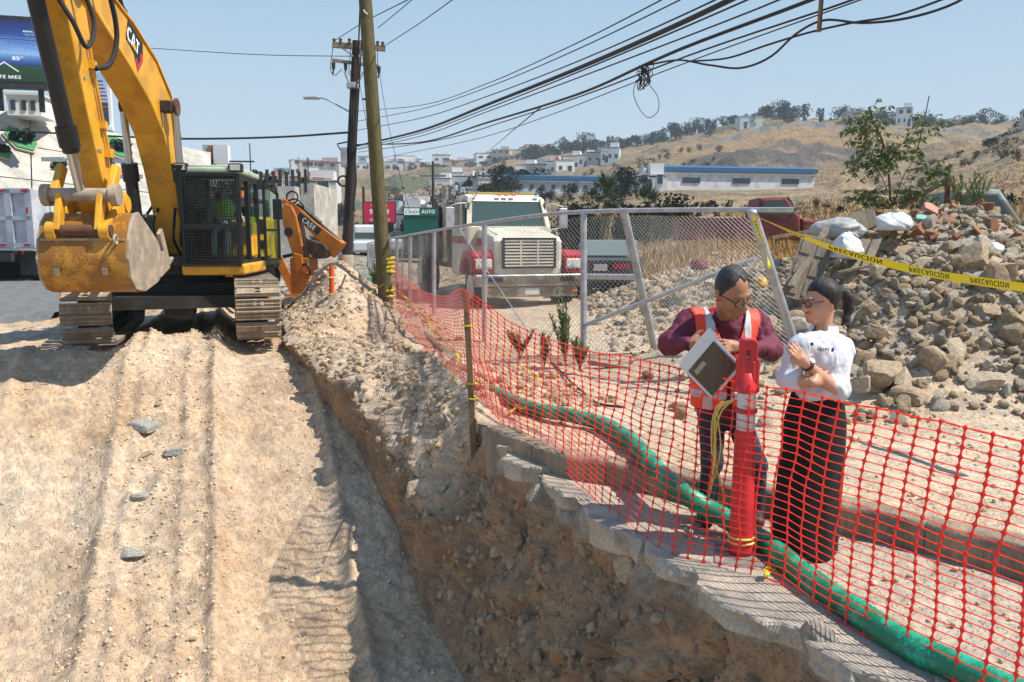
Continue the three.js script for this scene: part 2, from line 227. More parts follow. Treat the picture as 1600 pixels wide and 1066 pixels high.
function farY(px, Z) {
  const h = k => { const [z, l] = STN[k]; if (!l) { const X = (px - 800) / F * z; return X < pw(EDGE, z) ? floorY(Math.max(X, -10.4), z) : bankY(Math.min(X, 12.9), z); } let i = 1; while (i < PXS.length - 1 && px > PXS[i]) i++; const t = clamp((px - PXS[i - 1]) / (PXS[i] - PXS[i - 1]), 0, 1); return at(0, lerp(l[i - 1], l[i], sstep(0, 1, t) * .5 + t * .5), z).y; };
  let k = 0; while (k < STN.length - 2 && Z > STN[k + 1][0]) k++;
  const t = clamp((Z - STN[k][0]) / (STN[k + 1][0] - STN[k][0]), 0, 1); return lerp(h(k), h(k + 1), t);
}
function farGround(px, Z) { const X = (px - 800) / F * Z; const y = farY(px, Z); const calm = 1 - .9 * sstep(770, 810, px) * sstep(1310, 1280, px) * sstep(88, 100, Z) * sstep(160, 140, Z); return V(X, y + calm * fbm(X * .05, 2, Z * .05, 5) * sstep(50, 200, Z) * 4.2 + calm * 3.2 * Math.abs(fbm(X * .11, 7, Z * .045, 5)) * sstep(60, 150, Z) + .25 * fbm(X * .3, 4, Z * .3, 3) * sstep(17, 30, Z) * sstep(-2.5, 1.5, X - (-8 + .0 * Z)), -Z); }
{
  const zs = []; for (let z = 20.6; z < 700; z *= 1.015) zs.push(z);
  const nx = 640;
  const g = grid(nx, zs.length, (i, j) => { const px = -900 + 3500 * i / (nx - 1); const q = farGround(px, zs[j]); if (j < 2) q.y -= .04; return q; }, (i, j, q) => [q.x, q.z],
    (i, j, q) => { const Z = zs[j], px = -900 + 3500 * i / (nx - 1), n = fbm(q.x * .04, 3, q.z * .04, 5), m = fbm(q.x * .15, 9, q.z * .15, 4); let c = mixc([.43, .28, .135], [.53, .38, .215], clamp(.5 + n * 1.3, 0, 1)); c = mixc(c, [.20, .17, .09], clamp(fbm(q.x * .35, 5, q.z * .35, 4) * 2.2 - .35, 0, .75) * sstep(40, 90, Z) * (px > 1040 && px < 1400 && Z > 160 && Z < 290 ? .25 : 1)); c = mixc(c, [.30, .24, .14], clamp(m * 1.7 - .1, 0, .8) * sstep(28, 50, Z)); const green = sstep(.05, .3, fbm(q.x * .03 + 9, 1, q.z * .03, 4)) * sstep(90, 150, Z) * (px < 860 || Z > 290 ? .8 : .15); c = mixc(c, [.12, .15, .07], green); if (px > 1060 && px < 1360 && Z > 184 && Z < 222) c = mixc(c, [.15, .13, .115], .9 * sstep(-.25, .15, m + .2)); c = mixc(c, [.52, .335, .16], .75 * sstep(1000, 1090, px) * sstep(1440, 1380, px) * sstep(218, 228, Z) * sstep(285, 268, Z)); if (px < 600 && Z < 60) c = mixc(c, [.55, .50, .43], .7); return mixc(c, PALE, sstep(26, 17, Z)); });
  struct('hill_terrain', flipFaces(g), MT.far, 'dry tan hillside rising behind the lot');
}
{ const g = new THREE.CircleGeometry(4000, 48); g.rotateX(-Math.PI / 2); g.translate(0, -3.2, 0); struct('ground', g, withTex(lin(.40, .32, .23), T.dirt, 200, null, 0, 1), 'open dry ground reaching to the horizon'); }
// asphalt road on the left with its edge
{
  const pts = [[onY(-420, 640, .2), onY(-60, 530, .2)], [onY(-420, 560, .2), onY(95, 500, .2)], [onY(-300, 470, .2), onY(240, 455, .22)], [at(-100, 424, 40), at(420, 420, 40)], [at(300, 404, 70), at(520, 402, 70)], [at(470, 390, 110), at(566, 390, 110)]];
  const nu = 16, nv = 60, c0 = new THREE.CatmullRomCurve3(pts.map(p => p[0])), c1 = new THREE.CatmullRomCurve3(pts.map(p => p[1]));
  const g = grid(nu, nv, (i, j) => { const p = c0.getPoint(j / (nv - 1)).lerp(c1.getPoint(j / (nv - 1)), i / (nu - 1)); const px = 800 + F * p.x / -p.z; if (-p.z > 16) p.y = Math.max(p.y, farY(px, -p.z) + .1 + -p.z * .003); return p; });
  g.computeVertexNormals(); struct('road', g, MT.asphalt, 'grey asphalt road on the left');
}
// ---------- vegetation ----------
function leafCloud(lobes, n, size, seed, flat = .5) { // many small leaf faces spread through the lobes' volume
  const r = rngOf(seed), p = [], nn = [];
  for (let k = 0; k < n; k++) {
    const L = lobes[Math.floor(r() * lobes.length)]; let d = V(r() * 2 - 1, r() * 2 - 1, r() * 2 - 1); while (d.lengthSq() > 1) d = V(r() * 2 - 1, r() * 2 - 1, r() * 2 - 1);
    d.multiplyScalar(Math.pow(d.length(), -.45)); const c = V(L[0] + d.x * L[3], L[1] + d.y * L[4], L[2] + d.z * L[3]);
    const a = V(r() - .5, (r() - .5) * flat, r() - .5).normalize(), b = V(r() - .5, r() - .5, r() - .5).cross(a).normalize(), s = size * (.5 + r() * .9), t = s * (.35 + .3 * r());
    const q = [c.clone().addScaledVector(a, -s), c.clone().addScaledVector(b, t), c.clone().addScaledVector(a, s), c.clone().addScaledVector(b, -t)];
    const N = a.clone().cross(b).lerp(d.clone().normalize(), .35).normalize();
    for (const i of [0, 1, 2, 0, 2, 3]) { p.push(q[i].x, q[i].y, q[i].z); nn.push(N.x, N.y, N.z); }
  }
  const g = new THREE.BufferGeometry(); g.setAttribute('position', new THREE.Float32BufferAttribute(p, 3)); g.setAttribute('normal', new THREE.Float32BufferAttribute(nn, 3)); return g;
}
const leafMat = (r, g, b) => std(lin(r, g, b), .8, DS);
const LEAF = [leafMat(.055, .085, .03), leafMat(.04, .068, .03), leafMat(.085, .105, .04), leafMat(.16, .15, .06), leafMat(.11, .13, .05)];
const BARK = withTex(lin(.16, .115, .075), T.wood, 2, T.woodB, .01);
function lobesOf(seed, w, h0, h1, n) { const r = rngOf(seed), l = []; for (let i = 0; i < n; i++) { const a = r() * 6.28, q = Math.sqrt(r()) * w * .62, y = lerp(h0, h1, .15 + .75 * r()); l.push([Math.cos(a) * q, y, Math.sin(a) * q, w * (.28 + .25 * r()), (h1 - h0) * (.16 + .14 * r())]); } return l; }
function treeParts(o, seed, w, h, trunkH, mat, n = 420, leaf = .22, nl = 9) {
  const r = rngOf(seed + 5), lobes = lobesOf(seed, w / 2, trunkH, h, nl), limbs = [cyl(V(0, -.4, 0), V(.04 * w, trunkH * 1.1, 0), .045 * w + .03, .03 * w + .02, 8)];
  for (const L of lobes.slice(0, 5)) limbs.push(cyl(V(0, trunkH * (.5 + .4 * r()), 0), V(L[0] * .8, L[1], L[2] * .8), .022 * w + .01, .008 * w + .004, 5));
  mesh('trunk', M(limbs), BARK, o); const c = leafCloud(lobes, n, leaf, seed + 9); mesh('crown', c, mat, o); return o;
}
const treeKinds = [];
function plantTree(name, label, cat, group, kindKey, make, pos, s, turn) { // first of a kind is built, the rest are copies
  let o = treeKinds[kindKey];
  if (!o) { o = thing(name, label, cat, pos, turn, group); make(o); treeKinds[kindKey] = o; } else { o = copyOf(o, label, pos, turn); o.name = o.name; if (group) o.userData.group = group; }
  o.scale.setScalar(s); return o;
}
const RT = rngOf(33), zone = (v, a, b) => ['far left', 'left', 'middle', 'right', 'far right'][clamp(Math.floor((v - a) / (b - a + 1e-6) * 5), 0, 4)];
const forest = (list, kinds, label, group, name = 'tree', cat = 'tree') => { const xs = list.map(l => l[0]), hs = list.map(l => l[2]), x0 = Math.min(...xs), x1 = Math.max(...xs), hm = (Math.min(...hs) + Math.max(...hs)) / 2, lab0 = label; for (const [px, Z, hpx, dy] of list) { const label = `${hpx > hm ? 'bigger' : 'smaller'} ${lab0}, ${zone(px, x0, x1)} part`, base = farGround(px, Z), k = kinds[Math.floor(RT() * kinds.length)], h = hpx * Z / F; base.y -= h * .04; const v = { round: [1.05, .22, 0], tall: [.55, .12, 1], wide: [1.5, .2, 0], shrub: [1.7, .02, 2], dry: [1.3, .05, 3], pale: [.75, .2, 4] }[k]; plantTree(name, label, cat, group, k + name + Math.floor(RT() * 2), o => treeParts(o, 100 + Math.floor(RT() * 900), v[0], 1, v[1], LEAF[v[2]], k === 'tall' ? 480 : 560, .055, 11), base, h * (.85 + .3 * RT()), RT() * 6); } };
const line = (a, b, n, jz, h0, h1) => { const l = []; for (let i = 0; i < n; i++) { const t = (i + RT() * .8) / n; l.push([lerp(a[0], b[0], t), lerp(a[1], b[1], t) * (1 + (RT() - .5) * jz), lerp(h0, h1, RT())]); } return l; };
forest(line([820, 400], [1230, 345], 100, .16, 12, 26), ['round', 'wide', 'tall', 'round'], 'dark green tree on the ridge right of the white houses', 'trees along the hill ridge');
forest([[1243, 338, 30], [1268, 338, 28], [1225, 338, 16]], ['round', 'tall'], 'tall dark tree on the hilltop by the small grey house', 'tall trees on the hilltop');
forest(line([1290, 300], [1560, 292], 26, .05, 16, 28), ['wide', 'round', 'shrub'], 'rounded dark tree behind the wall atop the tan hill', 'trees behind the hilltop wall');
forest(line([590, 112], [840, 150], 60, .4, 22, 44), ['round', 'wide', 'shrub', 'pale'], 'leafy green tree among the valley houses', 'trees among the valley houses');
forest(line([600, 205], [860, 205], 44, .25, 14, 30), ['round', 'wide', 'shrub'], 'green tree on the slope below the white houses', 'trees below the white houses');
forest(line([560, 430], [840, 420], 40, .1, 7, 14), ['round', 'wide', 'shrub'], 'small distant tree on the skyline behind the white houses', 'trees on the far skyline');
forest(line([592, 165], [850, 150], 46, .3, 20, 36), ['round', 'wide', 'shrub'], 'green tree on the middle valley slope', 'trees on the middle valley slope');
forest(line([500, 110], [545, 150], 9, .2, 24, 48), ['round', 'tall', 'wide'], 'green tree at the foot of the rocky hill', 'trees below the rocky hill');
forest(line([430, 290], [540, 300], 9, .1, 10, 18), ['round', 'wide'], 'dark tree on top of the brown rocky hill', 'trees on the rocky hill');
forest(line([880, 66], [1070, 42], 26, .2, 36, 66), ['wide', 'shrub', 'round', 'pale'], 'dense green bush beyond the fence beside the palms', 'bushes beyond the fence', 'bush', 'bush');
forest(line([800, 104], [1000, 108], 14, .08, 14, 30), ['round', 'shrub', 'wide'], 'green bush on the bank below the blue roofed sheds', 'bushes below the blue roofed sheds', 'bush', 'bush');
forest([[967, 104, 52], [975, 108, 40]], ['tall', 'round'], 'tall brownish tree in front of the blue roofed sheds', 'tall trees by the sheds');
forest([[1390, 90, 16], [1430, 85, 14], [1550, 88, 26], [1575, 80, 20], [1500, 95, 14], [1595, 95, 16], [1350, 80, 12], [1470, 75, 12], [1530, 110, 14], [1450, 100, 12]], ['shrub', 'dry', 'shrub'], 'low bush growing on the dry slope at the right', 'bushes on the dry right slope', 'bush', 'bush');
forest(line([900, 215], [1120, 220], 30, .2, 5, 11), ['shrub', 'wide', 'dry'], 'scrub bush on the tan hill above the sheds', 'scrub on the tan hill', 'bush', 'bush');
forest(line([1340, 100], [1600, 100], 34, .35, 4, 10), ['shrub', 'dry', 'shrub'], 'little scrub tuft dotted over the right slope', 'scrub dotted over the right slope', 'bush', 'bush');
forest(line([1000, 60], [1330, 56], 14, .3, 8, 18), ['dry', 'shrub', 'dry'], 'dry brown bush on the tan slope behind the lot', 'dry bushes behind the lot', 'bush', 'bush');
// palms
function palm(px, Z, topPy, lab) {
  const b = farGround(px, Z), top = at(px, topPy, Z).y, h = top - b.y, o = thing('palm_tree', lab, 'palm', b, px), r = rngOf(px);
  mesh('trunk', M(cyl(V(0, -.5, 0), V(0, h, 0), .32, .22, 10)), BARK, o);
  const sk = []; for (let i = 0; i < 170; i++) { const a = r() * 6.28, y = h * (.42 + .56 * r()), R = .3 + .5 * r(); sk.push(bar(V(Math.cos(a) * .2, y, Math.sin(a) * .2), V(Math.cos(a) * R, y - .7 - r() * .6, Math.sin(a) * R), .12, .01)); } mesh('dead_fronds', M(sk), std(lin(.25, .18, .09), .9, DS), o);
  const fan = []; for (let i = 0; i < 46; i++) { const a = r() * 6.28, e = lerp(-.7, 1.3, r()), L = .6 + .3 * r(), d = V(Math.cos(a) * Math.cos(e), Math.sin(e), Math.sin(a) * Math.cos(e)), s = d.clone().cross(V(0, 1, 0)).normalize(), c = V(0, h, 0).addScaledVector(d, L); fan.push(cyl(V(0, h - .1, 0), c, .02, .012, 4)); for (let k = -6; k <= 6; k++) { const q = d.clone().applyAxisAngle(d.clone().cross(s), k * .2).multiplyScalar(.6 + .2 * r()); q.y -= .1; fan.push(bar(c, c.clone().add(q), .055, .006)); } }
  mesh('crown', M(fan), LEAF[0], o); o.scale.set(.62, 1, .62); return o;
}
palm(947, 44, 306, 'larger fan palm with brown skirt behind the truck'); palm(1008, 46, 322, 'smaller fan palm to the right of the larger one');
// ---------- buildings on the hills ----------
const WALLS = [std(lin(.74, .73, .70), .8), std(lin(.62, .60, .56), .8), std(lin(.48, .45, .40), .85), std(lin(.55, .40, .28), .85), std(lin(.33, .33, .33), .85), std(lin(.30, .38, .45), .8)];
const DARKWIN = std(lin(.03, .04, .05), .15), ROOFRED = std(lin(.35, .13, .07), .85), ROOFG = std(lin(.42, .42, .41), .7);
function house(px, Z, w, h, d, wall, label, group, seed, sink = .5, yaw) {
  const b = farGround(px, Z); b.y -= sink; const o = thing('house', label, 'house', b, yaw ?? Math.atan2(-b.x, -b.z) * .7 + (rngOf(seed)() - .5) * .5, group), r = rngOf(seed), st = Math.max(1, Math.round(h / 3)), H = h + sink;
  mesh('wall', M(box(w, H, d, 0, H / 2, 0), r() < .5 ? box(w * .45, 2.2, d * .6, w * .2, H + 1, -d * .1) : box(w * 1.02, .25, d * 1.02, 0, H + .12, 0)), wall, o);
  mesh('roof', M(box(w * 1.04, .18, d * 1.04, 0, H + .32, 0), r() < .3 ? cyl(V(-w * .25, H, 0), V(-w * .25, H + 1.5, 0), .6, .6, 10) : box(w * .3, .1, .5, -w * .2, H + .45, 0)), r() < .25 ? ROOFRED : ROOFG, o);
  for (let s = 0; s < st; s++) { const n = 2 + Math.floor(r() * 2); for (let k = 0; k < n; k++) if (r() < .85) { const ww = w / n * (.3 + .35 * r()), hh = 1 + .5 * r(); const f = mesh('window', M(box(ww + .24, hh + .24, .10, (k + .5) / n * w - w / 2, sink + 1.6 + s * 3, d / 2 + .03)), wall === WALLS[0] ? WALLS[1] : WALLS[0], o); mesh('pane', M(box(ww, hh, .06, (k + .5) / n * w - w / 2, sink + 1.6 + s * 3, d / 2 + .09)), DARKWIN, f); } }
  mesh('door', M(box(1, 2.1, .1, w * (r() - .5) * .6, sink + .6, d / 2 + .03)), DARKWIN, o); return o;
}
const RH = rngOf(77), ORD = ['first', 'second', 'third', 'fourth', 'fifth', 'sixth', 'seventh', 'eighth', 'ninth', 'tenth', 'eleventh', 'twelfth', 'thirteenth', 'fourteenth', 'fifteenth'], WN = ['white', 'off-white', 'beige', 'tan', 'grey', 'blue-grey'];
for (let i = 0; i < 15; i++) { const px = 690 + i * 18.5 + RH() * 5; house(px, 262 + RH() * 10, 5.6 + RH() * 1.5, 3.0 + RH() * 1.4, 8, WALLS[i % 5 === 3 ? 4 : 0], `${i % 5 === 3 ? 'grey' : 'white'} box house, ${ORD[i]} from the left in the terrace on the hill crest`, 'white hillside terrace houses', 200 + i, 1.2); }
for (let i = 0; i < 26; i++) { const px = 592 + RH() * 200, Z = 105 + RH() * 95, wi = Math.floor(RH() * 6); house(px, Z, 4 + RH() * 3.5, 2.6 + RH() * 1.6, 5, WALLS[wi], `${WN[wi]} flat roofed house in the ${Z < 135 ? 'nearer' : Z < 170 ? 'middle' : 'farther'} ${zone(px, 592, 792)} of the valley`, 'houses in the valley', 300 + i, .8); }
for (let i = 0; i < 24; i++) { const px = 560 + RH() * 300, wi = RH() < .6 ? 0 : 1 + Math.floor(RH() * 3); house(px, 440 + RH() * 50, 9 + RH() * 6, 4 + RH() * 3.5, 8, WALLS[wi], `tiny ${WN[wi]} house at the ${zone(px, 560, 860)} of the far skyline`, 'houses on the far skyline', 400 + i, 1); }
for (let i = 0; i < 7; i++) house(440 + RH() * 85, i < 2 ? 135 : 285, 8 + RH() * 5, 3.5 + RH() * 2, 7, WALLS[i % 3], `${WN[i % 3]} house ${i < 2 ? 'low on the slope' : 'on top'} of the brown rocky hill`, 'houses on the rocky hill', 460 + i, 1);
house(1318, 285, 6, 3.4, 6, WALLS[4], 'small grey concrete house on the hilltop skyline', null, 501, 1); house(1396, 285, 5, 5.6, 6, WALLS[0], 'narrow white tower house on the hilltop skyline', null, 502, 1); house(1592, 112, 3, 1.6, 3, WALLS[2], 'grey hut at the top of the right hand slope', null, 503, .6); house(1160, 330, 9, 4, 7, WALLS[1], 'pale house with red roof among the ridge trees', null, 504, 1);
// hilltop wall: panels
{ const o = thing('hilltop_wall', 'long low grey and reddish wall along the top of the tan hill', 'wall'); for (let i = 0; i < 34; i++) { const a = farGround(1080 + i * 14, 262), b = farGround(1094 + i * 14, 262); a.y += .4; b.y += .4; mesh('panel', M(bar(a, b, .3, 2.0)), WALLS[i % 5 === 0 ? 3 : i % 3 === 1 ? 4 : 2], o); } }
// blue roofed sheds
const BLUE = std(lin(.014, .095, .20), .6), SHED = withTex(lin(.50, .54, .58), T.paint, .3, null, 0, .7), SHEDW = withTex(lin(.70, .70, .68), T.paint, .3, null, 0, .7);
function shed(label, pl, pr, Z, top, bot, wall, roofH, winN) {
  const a = at(pl, bot, Z), b = at(pr, bot, Z + 4), w = a.distanceTo(b), h = at(pl, top, Z).y - a.y, o = thing('shed', label, 'shed', a.clone().lerp(b, .5), Math.atan2(-(b.z - a.z), b.x - a.x));
  mesh('wall', M(box(w, h + 3, 14, 0, h / 2 - 1.5, -7)), wall, o); mesh('roof', M(prism([[-7.3, 0], [0, roofH * .9], [7.3, 0], [7.3, -.35], [-7.3, -.35]].map(p => p), w + .6, 0, 0).rotateY(Math.PI / 2).translate(0, h + .35, -7), box(w + .7, roofH * .55, .25, 0, h - .05, .25)), BLUE, o);
  for (let i = 0; i < winN; i++) { mesh('window', M(box(w / winN * .35, h * .28, .12, (i + .5) / winN * w - w / 2, h * .45, .06)), DARKWIN, o); }
  mesh('trim', M(box(w + .2, .18, .2, 0, h * .8, .12)), WALLS[0], o); return o;
}
shed('long pale blue shed with dark blue roof behind the truck cab', 788, 988, 124, 279, 303, SHED, .8, 12);
shed('white shed with bright blue roof in the middle of the hillside', 1040, 1272, 121, 266, 296, SHEDW, 1.0, 3);
house(1012, 119, 4.4, 1.9, 4, WALLS[0], 'small white building between the two blue roofed sheds', null, 510, .5, 0);
// ---------- left side: retaining wall with planters, billboards ----------
const CREAM = withTex(lin(.66, .62, .54), T.rock, .25, T.rockB, .02);
{
  const o = thing('retaining_wall', 'tall cream concrete slope with hexagonal green planters at the left', 'wall');
  const A0 = at(-260, 398, 44), A1 = at(330, 392, 66), B0 = at(-260, 118, 52), B1 = at(330, 238, 74), n = V(A1.x - A0.x, 0, A1.z - A0.z).normalize();
  const P = (u, v) => A0.clone().lerp(A1, u).lerp(B0.clone().lerp(B1, u), v);
  const N = P(1, 0).sub(P(0, 0)).cross(P(0, 1).sub(P(0, 0))).normalize();
  for (let r = 0; r < 4; r++) for (let c = 0; c < 7; c++) { // cast panels with open joints
    const u0 = c / 7 + .002, u1 = (c + 1) / 7 - .002, v0 = r / 4 + .004, v1 = (r + 1) / 4 - .004, q = [P(u0, v0), P(u1, v0), P(u1, v1), P(u0, v1)], k = q.map(p => p.clone().addScaledVector(N, -.6));
    const g = new THREE.BufferGeometry(), pos = []; for (const f of [[0, 1, 2], [0, 2, 3]]) for (const i of f) pos.push(...q[i].toArray()); for (let e = 0; e < 4; e++) { const f = (e + 1) % 4; for (const p of [q[e], k[e], k[f], q[e], k[f], q[f]]) pos.push(...p.toArray()); }
    g.setAttribute('position', new THREE.Float32BufferAttribute(pos, 3)); g.computeVertexNormals(); mesh('panel', boxUV(g), CREAM, o);
  }
  const HG = [leafMat(.04, .22, .07), std(lin(.45, .38, .25), .9)];
  for (const [px, py, w, h] of [[31, 221, 24, 15], [184, 233, 22, 15], [0, 240, 12, 10], [90, 262, 10, 9]]) {
    let best = null; for (let u = 0; u < 1; u += .004) for (let v = .02; v < 1; v += .01) { const q = P(u, v), zc = -q.z * CP - (q.y - EYE) * SP, x = 800 + F * q.x / zc, y = 533 - F * ((q.y - EYE) * CP + -q.z * SP) / zc, d = Math.hypot(x - px, y - py); if (!best || d < best[0]) best = [d, q, -q.z]; }
    const c = best[1].addScaledVector(N, .05), s = w * best[2] / F, f = h / w, U = n.clone(), W2 = N.clone().cross(U).normalize(); const hex = k => [[-1, .35], [-.45, 1], [.6, .75], [1, -.35], [.45, -1], [-.6, -.75]].map(p => c.clone().addScaledVector(U, p[0] * s * k).addScaledVector(W2, p[1] * s * f * 1.7 * k));
    const fan = (q, th) => { const pos = []; const t = q.map(p => p.clone().addScaledVector(N, th)); for (let i = 1; i < 5; i++) for (const p of [t[0], t[i], t[i + 1]]) pos.push(...p.toArray()); for (let i = 0; i < 6; i++) { const j = (i + 1) % 6; for (const p of [q[i], q[j], t[j], q[i], t[j], t[i]]) pos.push(...p.toArray()); } const g = new THREE.BufferGeometry(); g.setAttribute('position', new THREE.Float32BufferAttribute(pos, 3)); g.computeVertexNormals(); return boxUV(g); };
    const pl = mesh('planter', fan(hex(1), .15), HG[1], o); const pr = leafCloud([[0, 0, 0, s * .75, s * .35]], 260, .3, px); pr.applyMatrix4(new THREE.Matrix4().makeBasis(U, W2, N).setPosition(c.clone().addScaledVector(N, .2))); const pr2 = fan(hex(.9), .25); mesh('planting', mergeGeometries([flatten(pr2), boxUV(flatten(pr))]), HG[0], pl);
  }
}
{ // lower wall block with steel posts
  const a = at(392, 380, 58), b = at(496, 378, 62), o = thing('block_wall', 'cream wall with stepped top and dark steel posts behind the excavator', 'wall');
  for (const [l, r, t] of [[392, 432, 296], [432, 468, 291], [468, 496, 287]]) { const p = at(l, t, 58 + (l - 392) / 26), q = at(r, t, 58 + (r - 392) / 26); const h = p.y + 1, g = box(q.x - p.x - .04, h, 8, (p.x + q.x) / 2, p.y - h / 2, p.z - 4); mesh('wall', boxUV(flatten(g)), CREAM, o); }
  for (let i = 0; i < 9; i++) { const p = at(397 + i * 10, 266 + (i % 2) * 3, 61); mesh('post', M(box(.2, 1.7, .2, p.x, p.y - .8, p.z)), MT.dark, o); }
}
forest([[18, 46, 62], [45, 48, 66], [78, 50, 52], [205, 56, 62], [225, 52, 50], [-20, 46, 60]], ['pale', 'tall'], 'slender pale green tree in front of the cream slope', 'trees before the cream slope');
forest([[300, 74, 132], [322, 76, 130], [345, 76, 120], [388, 74, 112], [410, 72, 106], [440, 70, 108], [460, 70, 104]], ['pale', 'round'], 'pale green treetop above the wall behind the excavator', 'treetops above the wall');
{ // billboards
  const bt = canvasTex(512, 768, (x, w, h) => { const g = x.createLinearGradient(0, 0, 0, h); g.addColorStop(0, '#16265e'); g.addColorStop(.35, '#2f63b8'); g.addColorStop(.55, '#7fb0e2'); g.addColorStop(.72, '#1d3f86'); g.addColorStop(.75, '#1e4a26'); g.addColorStop(1, '#18381f'); x.fillStyle = g; x.fillRect(0, 0, w, h); x.fillStyle = '#fff'; for (let i = 0; i < 60; i++) { x.globalAlpha = .08; x.beginPath(); x.ellipse((i * 137) % w, 210 + (i * 71) % 220, 70, 22, 0, 0, 7); x.fill(); } x.globalAlpha = 1; x.font = 'bold 110px sans-serif'; x.fillText('L', 20, 190); x.font = 'bold 34px sans-serif'; x.fillText('65"', 10, 240); x.fillText('4zvec.', 330, 150); x.font = '20px sans-serif'; x.fillText('10000 TOP', 335, 185); x.fillStyle = '#fff'; x.font = 'bold 64px sans-serif'; x.fillText('85"', 220, 500); x.lineWidth = 14; x.strokeStyle = '#eee'; x.beginPath(); x.moveTo(30, 640); x.lineTo(150, 530); x.lineTo(270, 640); x.stroke(); x.font = 'bold 58px sans-serif'; x.fillText('. ESTE MES', 0, 730); });
  function billboard(label, l, r, t, b, Z, mp, frame) { const a = at(l, b, Z), c = at(r, t, Z), w = c.x - a.x, h = c.y - a.y, o = thing('billboard', label, 'billboard', V((a.x + c.x) / 2, a.y, a.z), .25); mesh('frame', M(rbox(w + .5, h + .5, .5, .05, 0, h / 2, -.3), box(w + .6, .3, 1, 0, -.3, 0), ...[-.35, .35].map(k => box(.3, 1.6, .3, k * w, -1.1, -.4))), frame, o); const g = new THREE.PlaneGeometry(w, h); g.translate(0, h / 2, .0); mesh('poster', g, std(lin(1, 1, 1), .6, { map: mp }), o); return o; }
  billboard('dark blue stadium advertising billboard above the cream slope', -14, 62, 30, 128, 56, bt, MT.dark);
  billboard('white framed billboard with a city building picture behind the boom', 138, 164, 112, 196, 70, canvasTex(128, 384, (x, w, h) => { x.fillStyle = '#9db8d6'; x.fillRect(0, 0, w, h); x.fillStyle = '#2b3242'; x.fillRect(0, 220, w, 164); for (let i = 0; i < 9; i++) { x.fillStyle = i % 2 ? '#b8503c' : '#3e4658'; x.fillRect(10 + i * 4, 60 + i * 26, 96, 12); } }), std(lin(.75, .75, .74), .6));
  const hb = at(50, 172, 60), o = thing('house', 'white flat roofed house with dark windows under the blue billboard', 'house', hb, .2); mesh('wall', M(box(2.2, 1.4, 3, 0, .1, 0)), WALLS[0], o); mesh('roof', M(box(2.5, .15, 3.3, 0, .88, 0)), WALLS[1], o); for (const x of [-.7, .0, .6]) mesh('window', M(box(.3, .7, .1, x, .1, 1.53)), DARKWIN, o);
  const sp = at(341, 300, 78), s = thing('sign_tower', 'white sign tower with a brown panel and side arm above the cab', 'sign', sp, .1); mesh('tower', M(box(1.35, 4.4, 1, .5, 2.2, 0)), WALLS[0], s); mesh('panel', M(box(1.3, 2.2, .6, -.55, 3.3, 0)), WALLS[2], s); mesh('strip', M(box(.5, 2.1, .1, -.4, 3.3, .36)), ROOFRED, s); mesh('arm', M(box(2.6, .14, .2, 2.2, 2.9, 0)), MT.dark, s);
  const fr = at(170, 330, 50), f = thing('steel_frame', 'dark steel sign frame with side beams behind the stick', 'frame', fr); mesh('column', M(box(.9, 4.2, .5, 0, 2.0, 0)), MT.dark, f); for (const [x, y, w] of [[.9, 3.05, 1.6], [1.4, 2.1, 1.6], [-3.2, 3.15, 1.4]]) mesh('beam', M(box(w, .25, .25, x, y, 0)), MT.galv, f); mesh('tie', M(box(3, .1, .1, -2, 3.15, 0)), MT.galv, f);
}
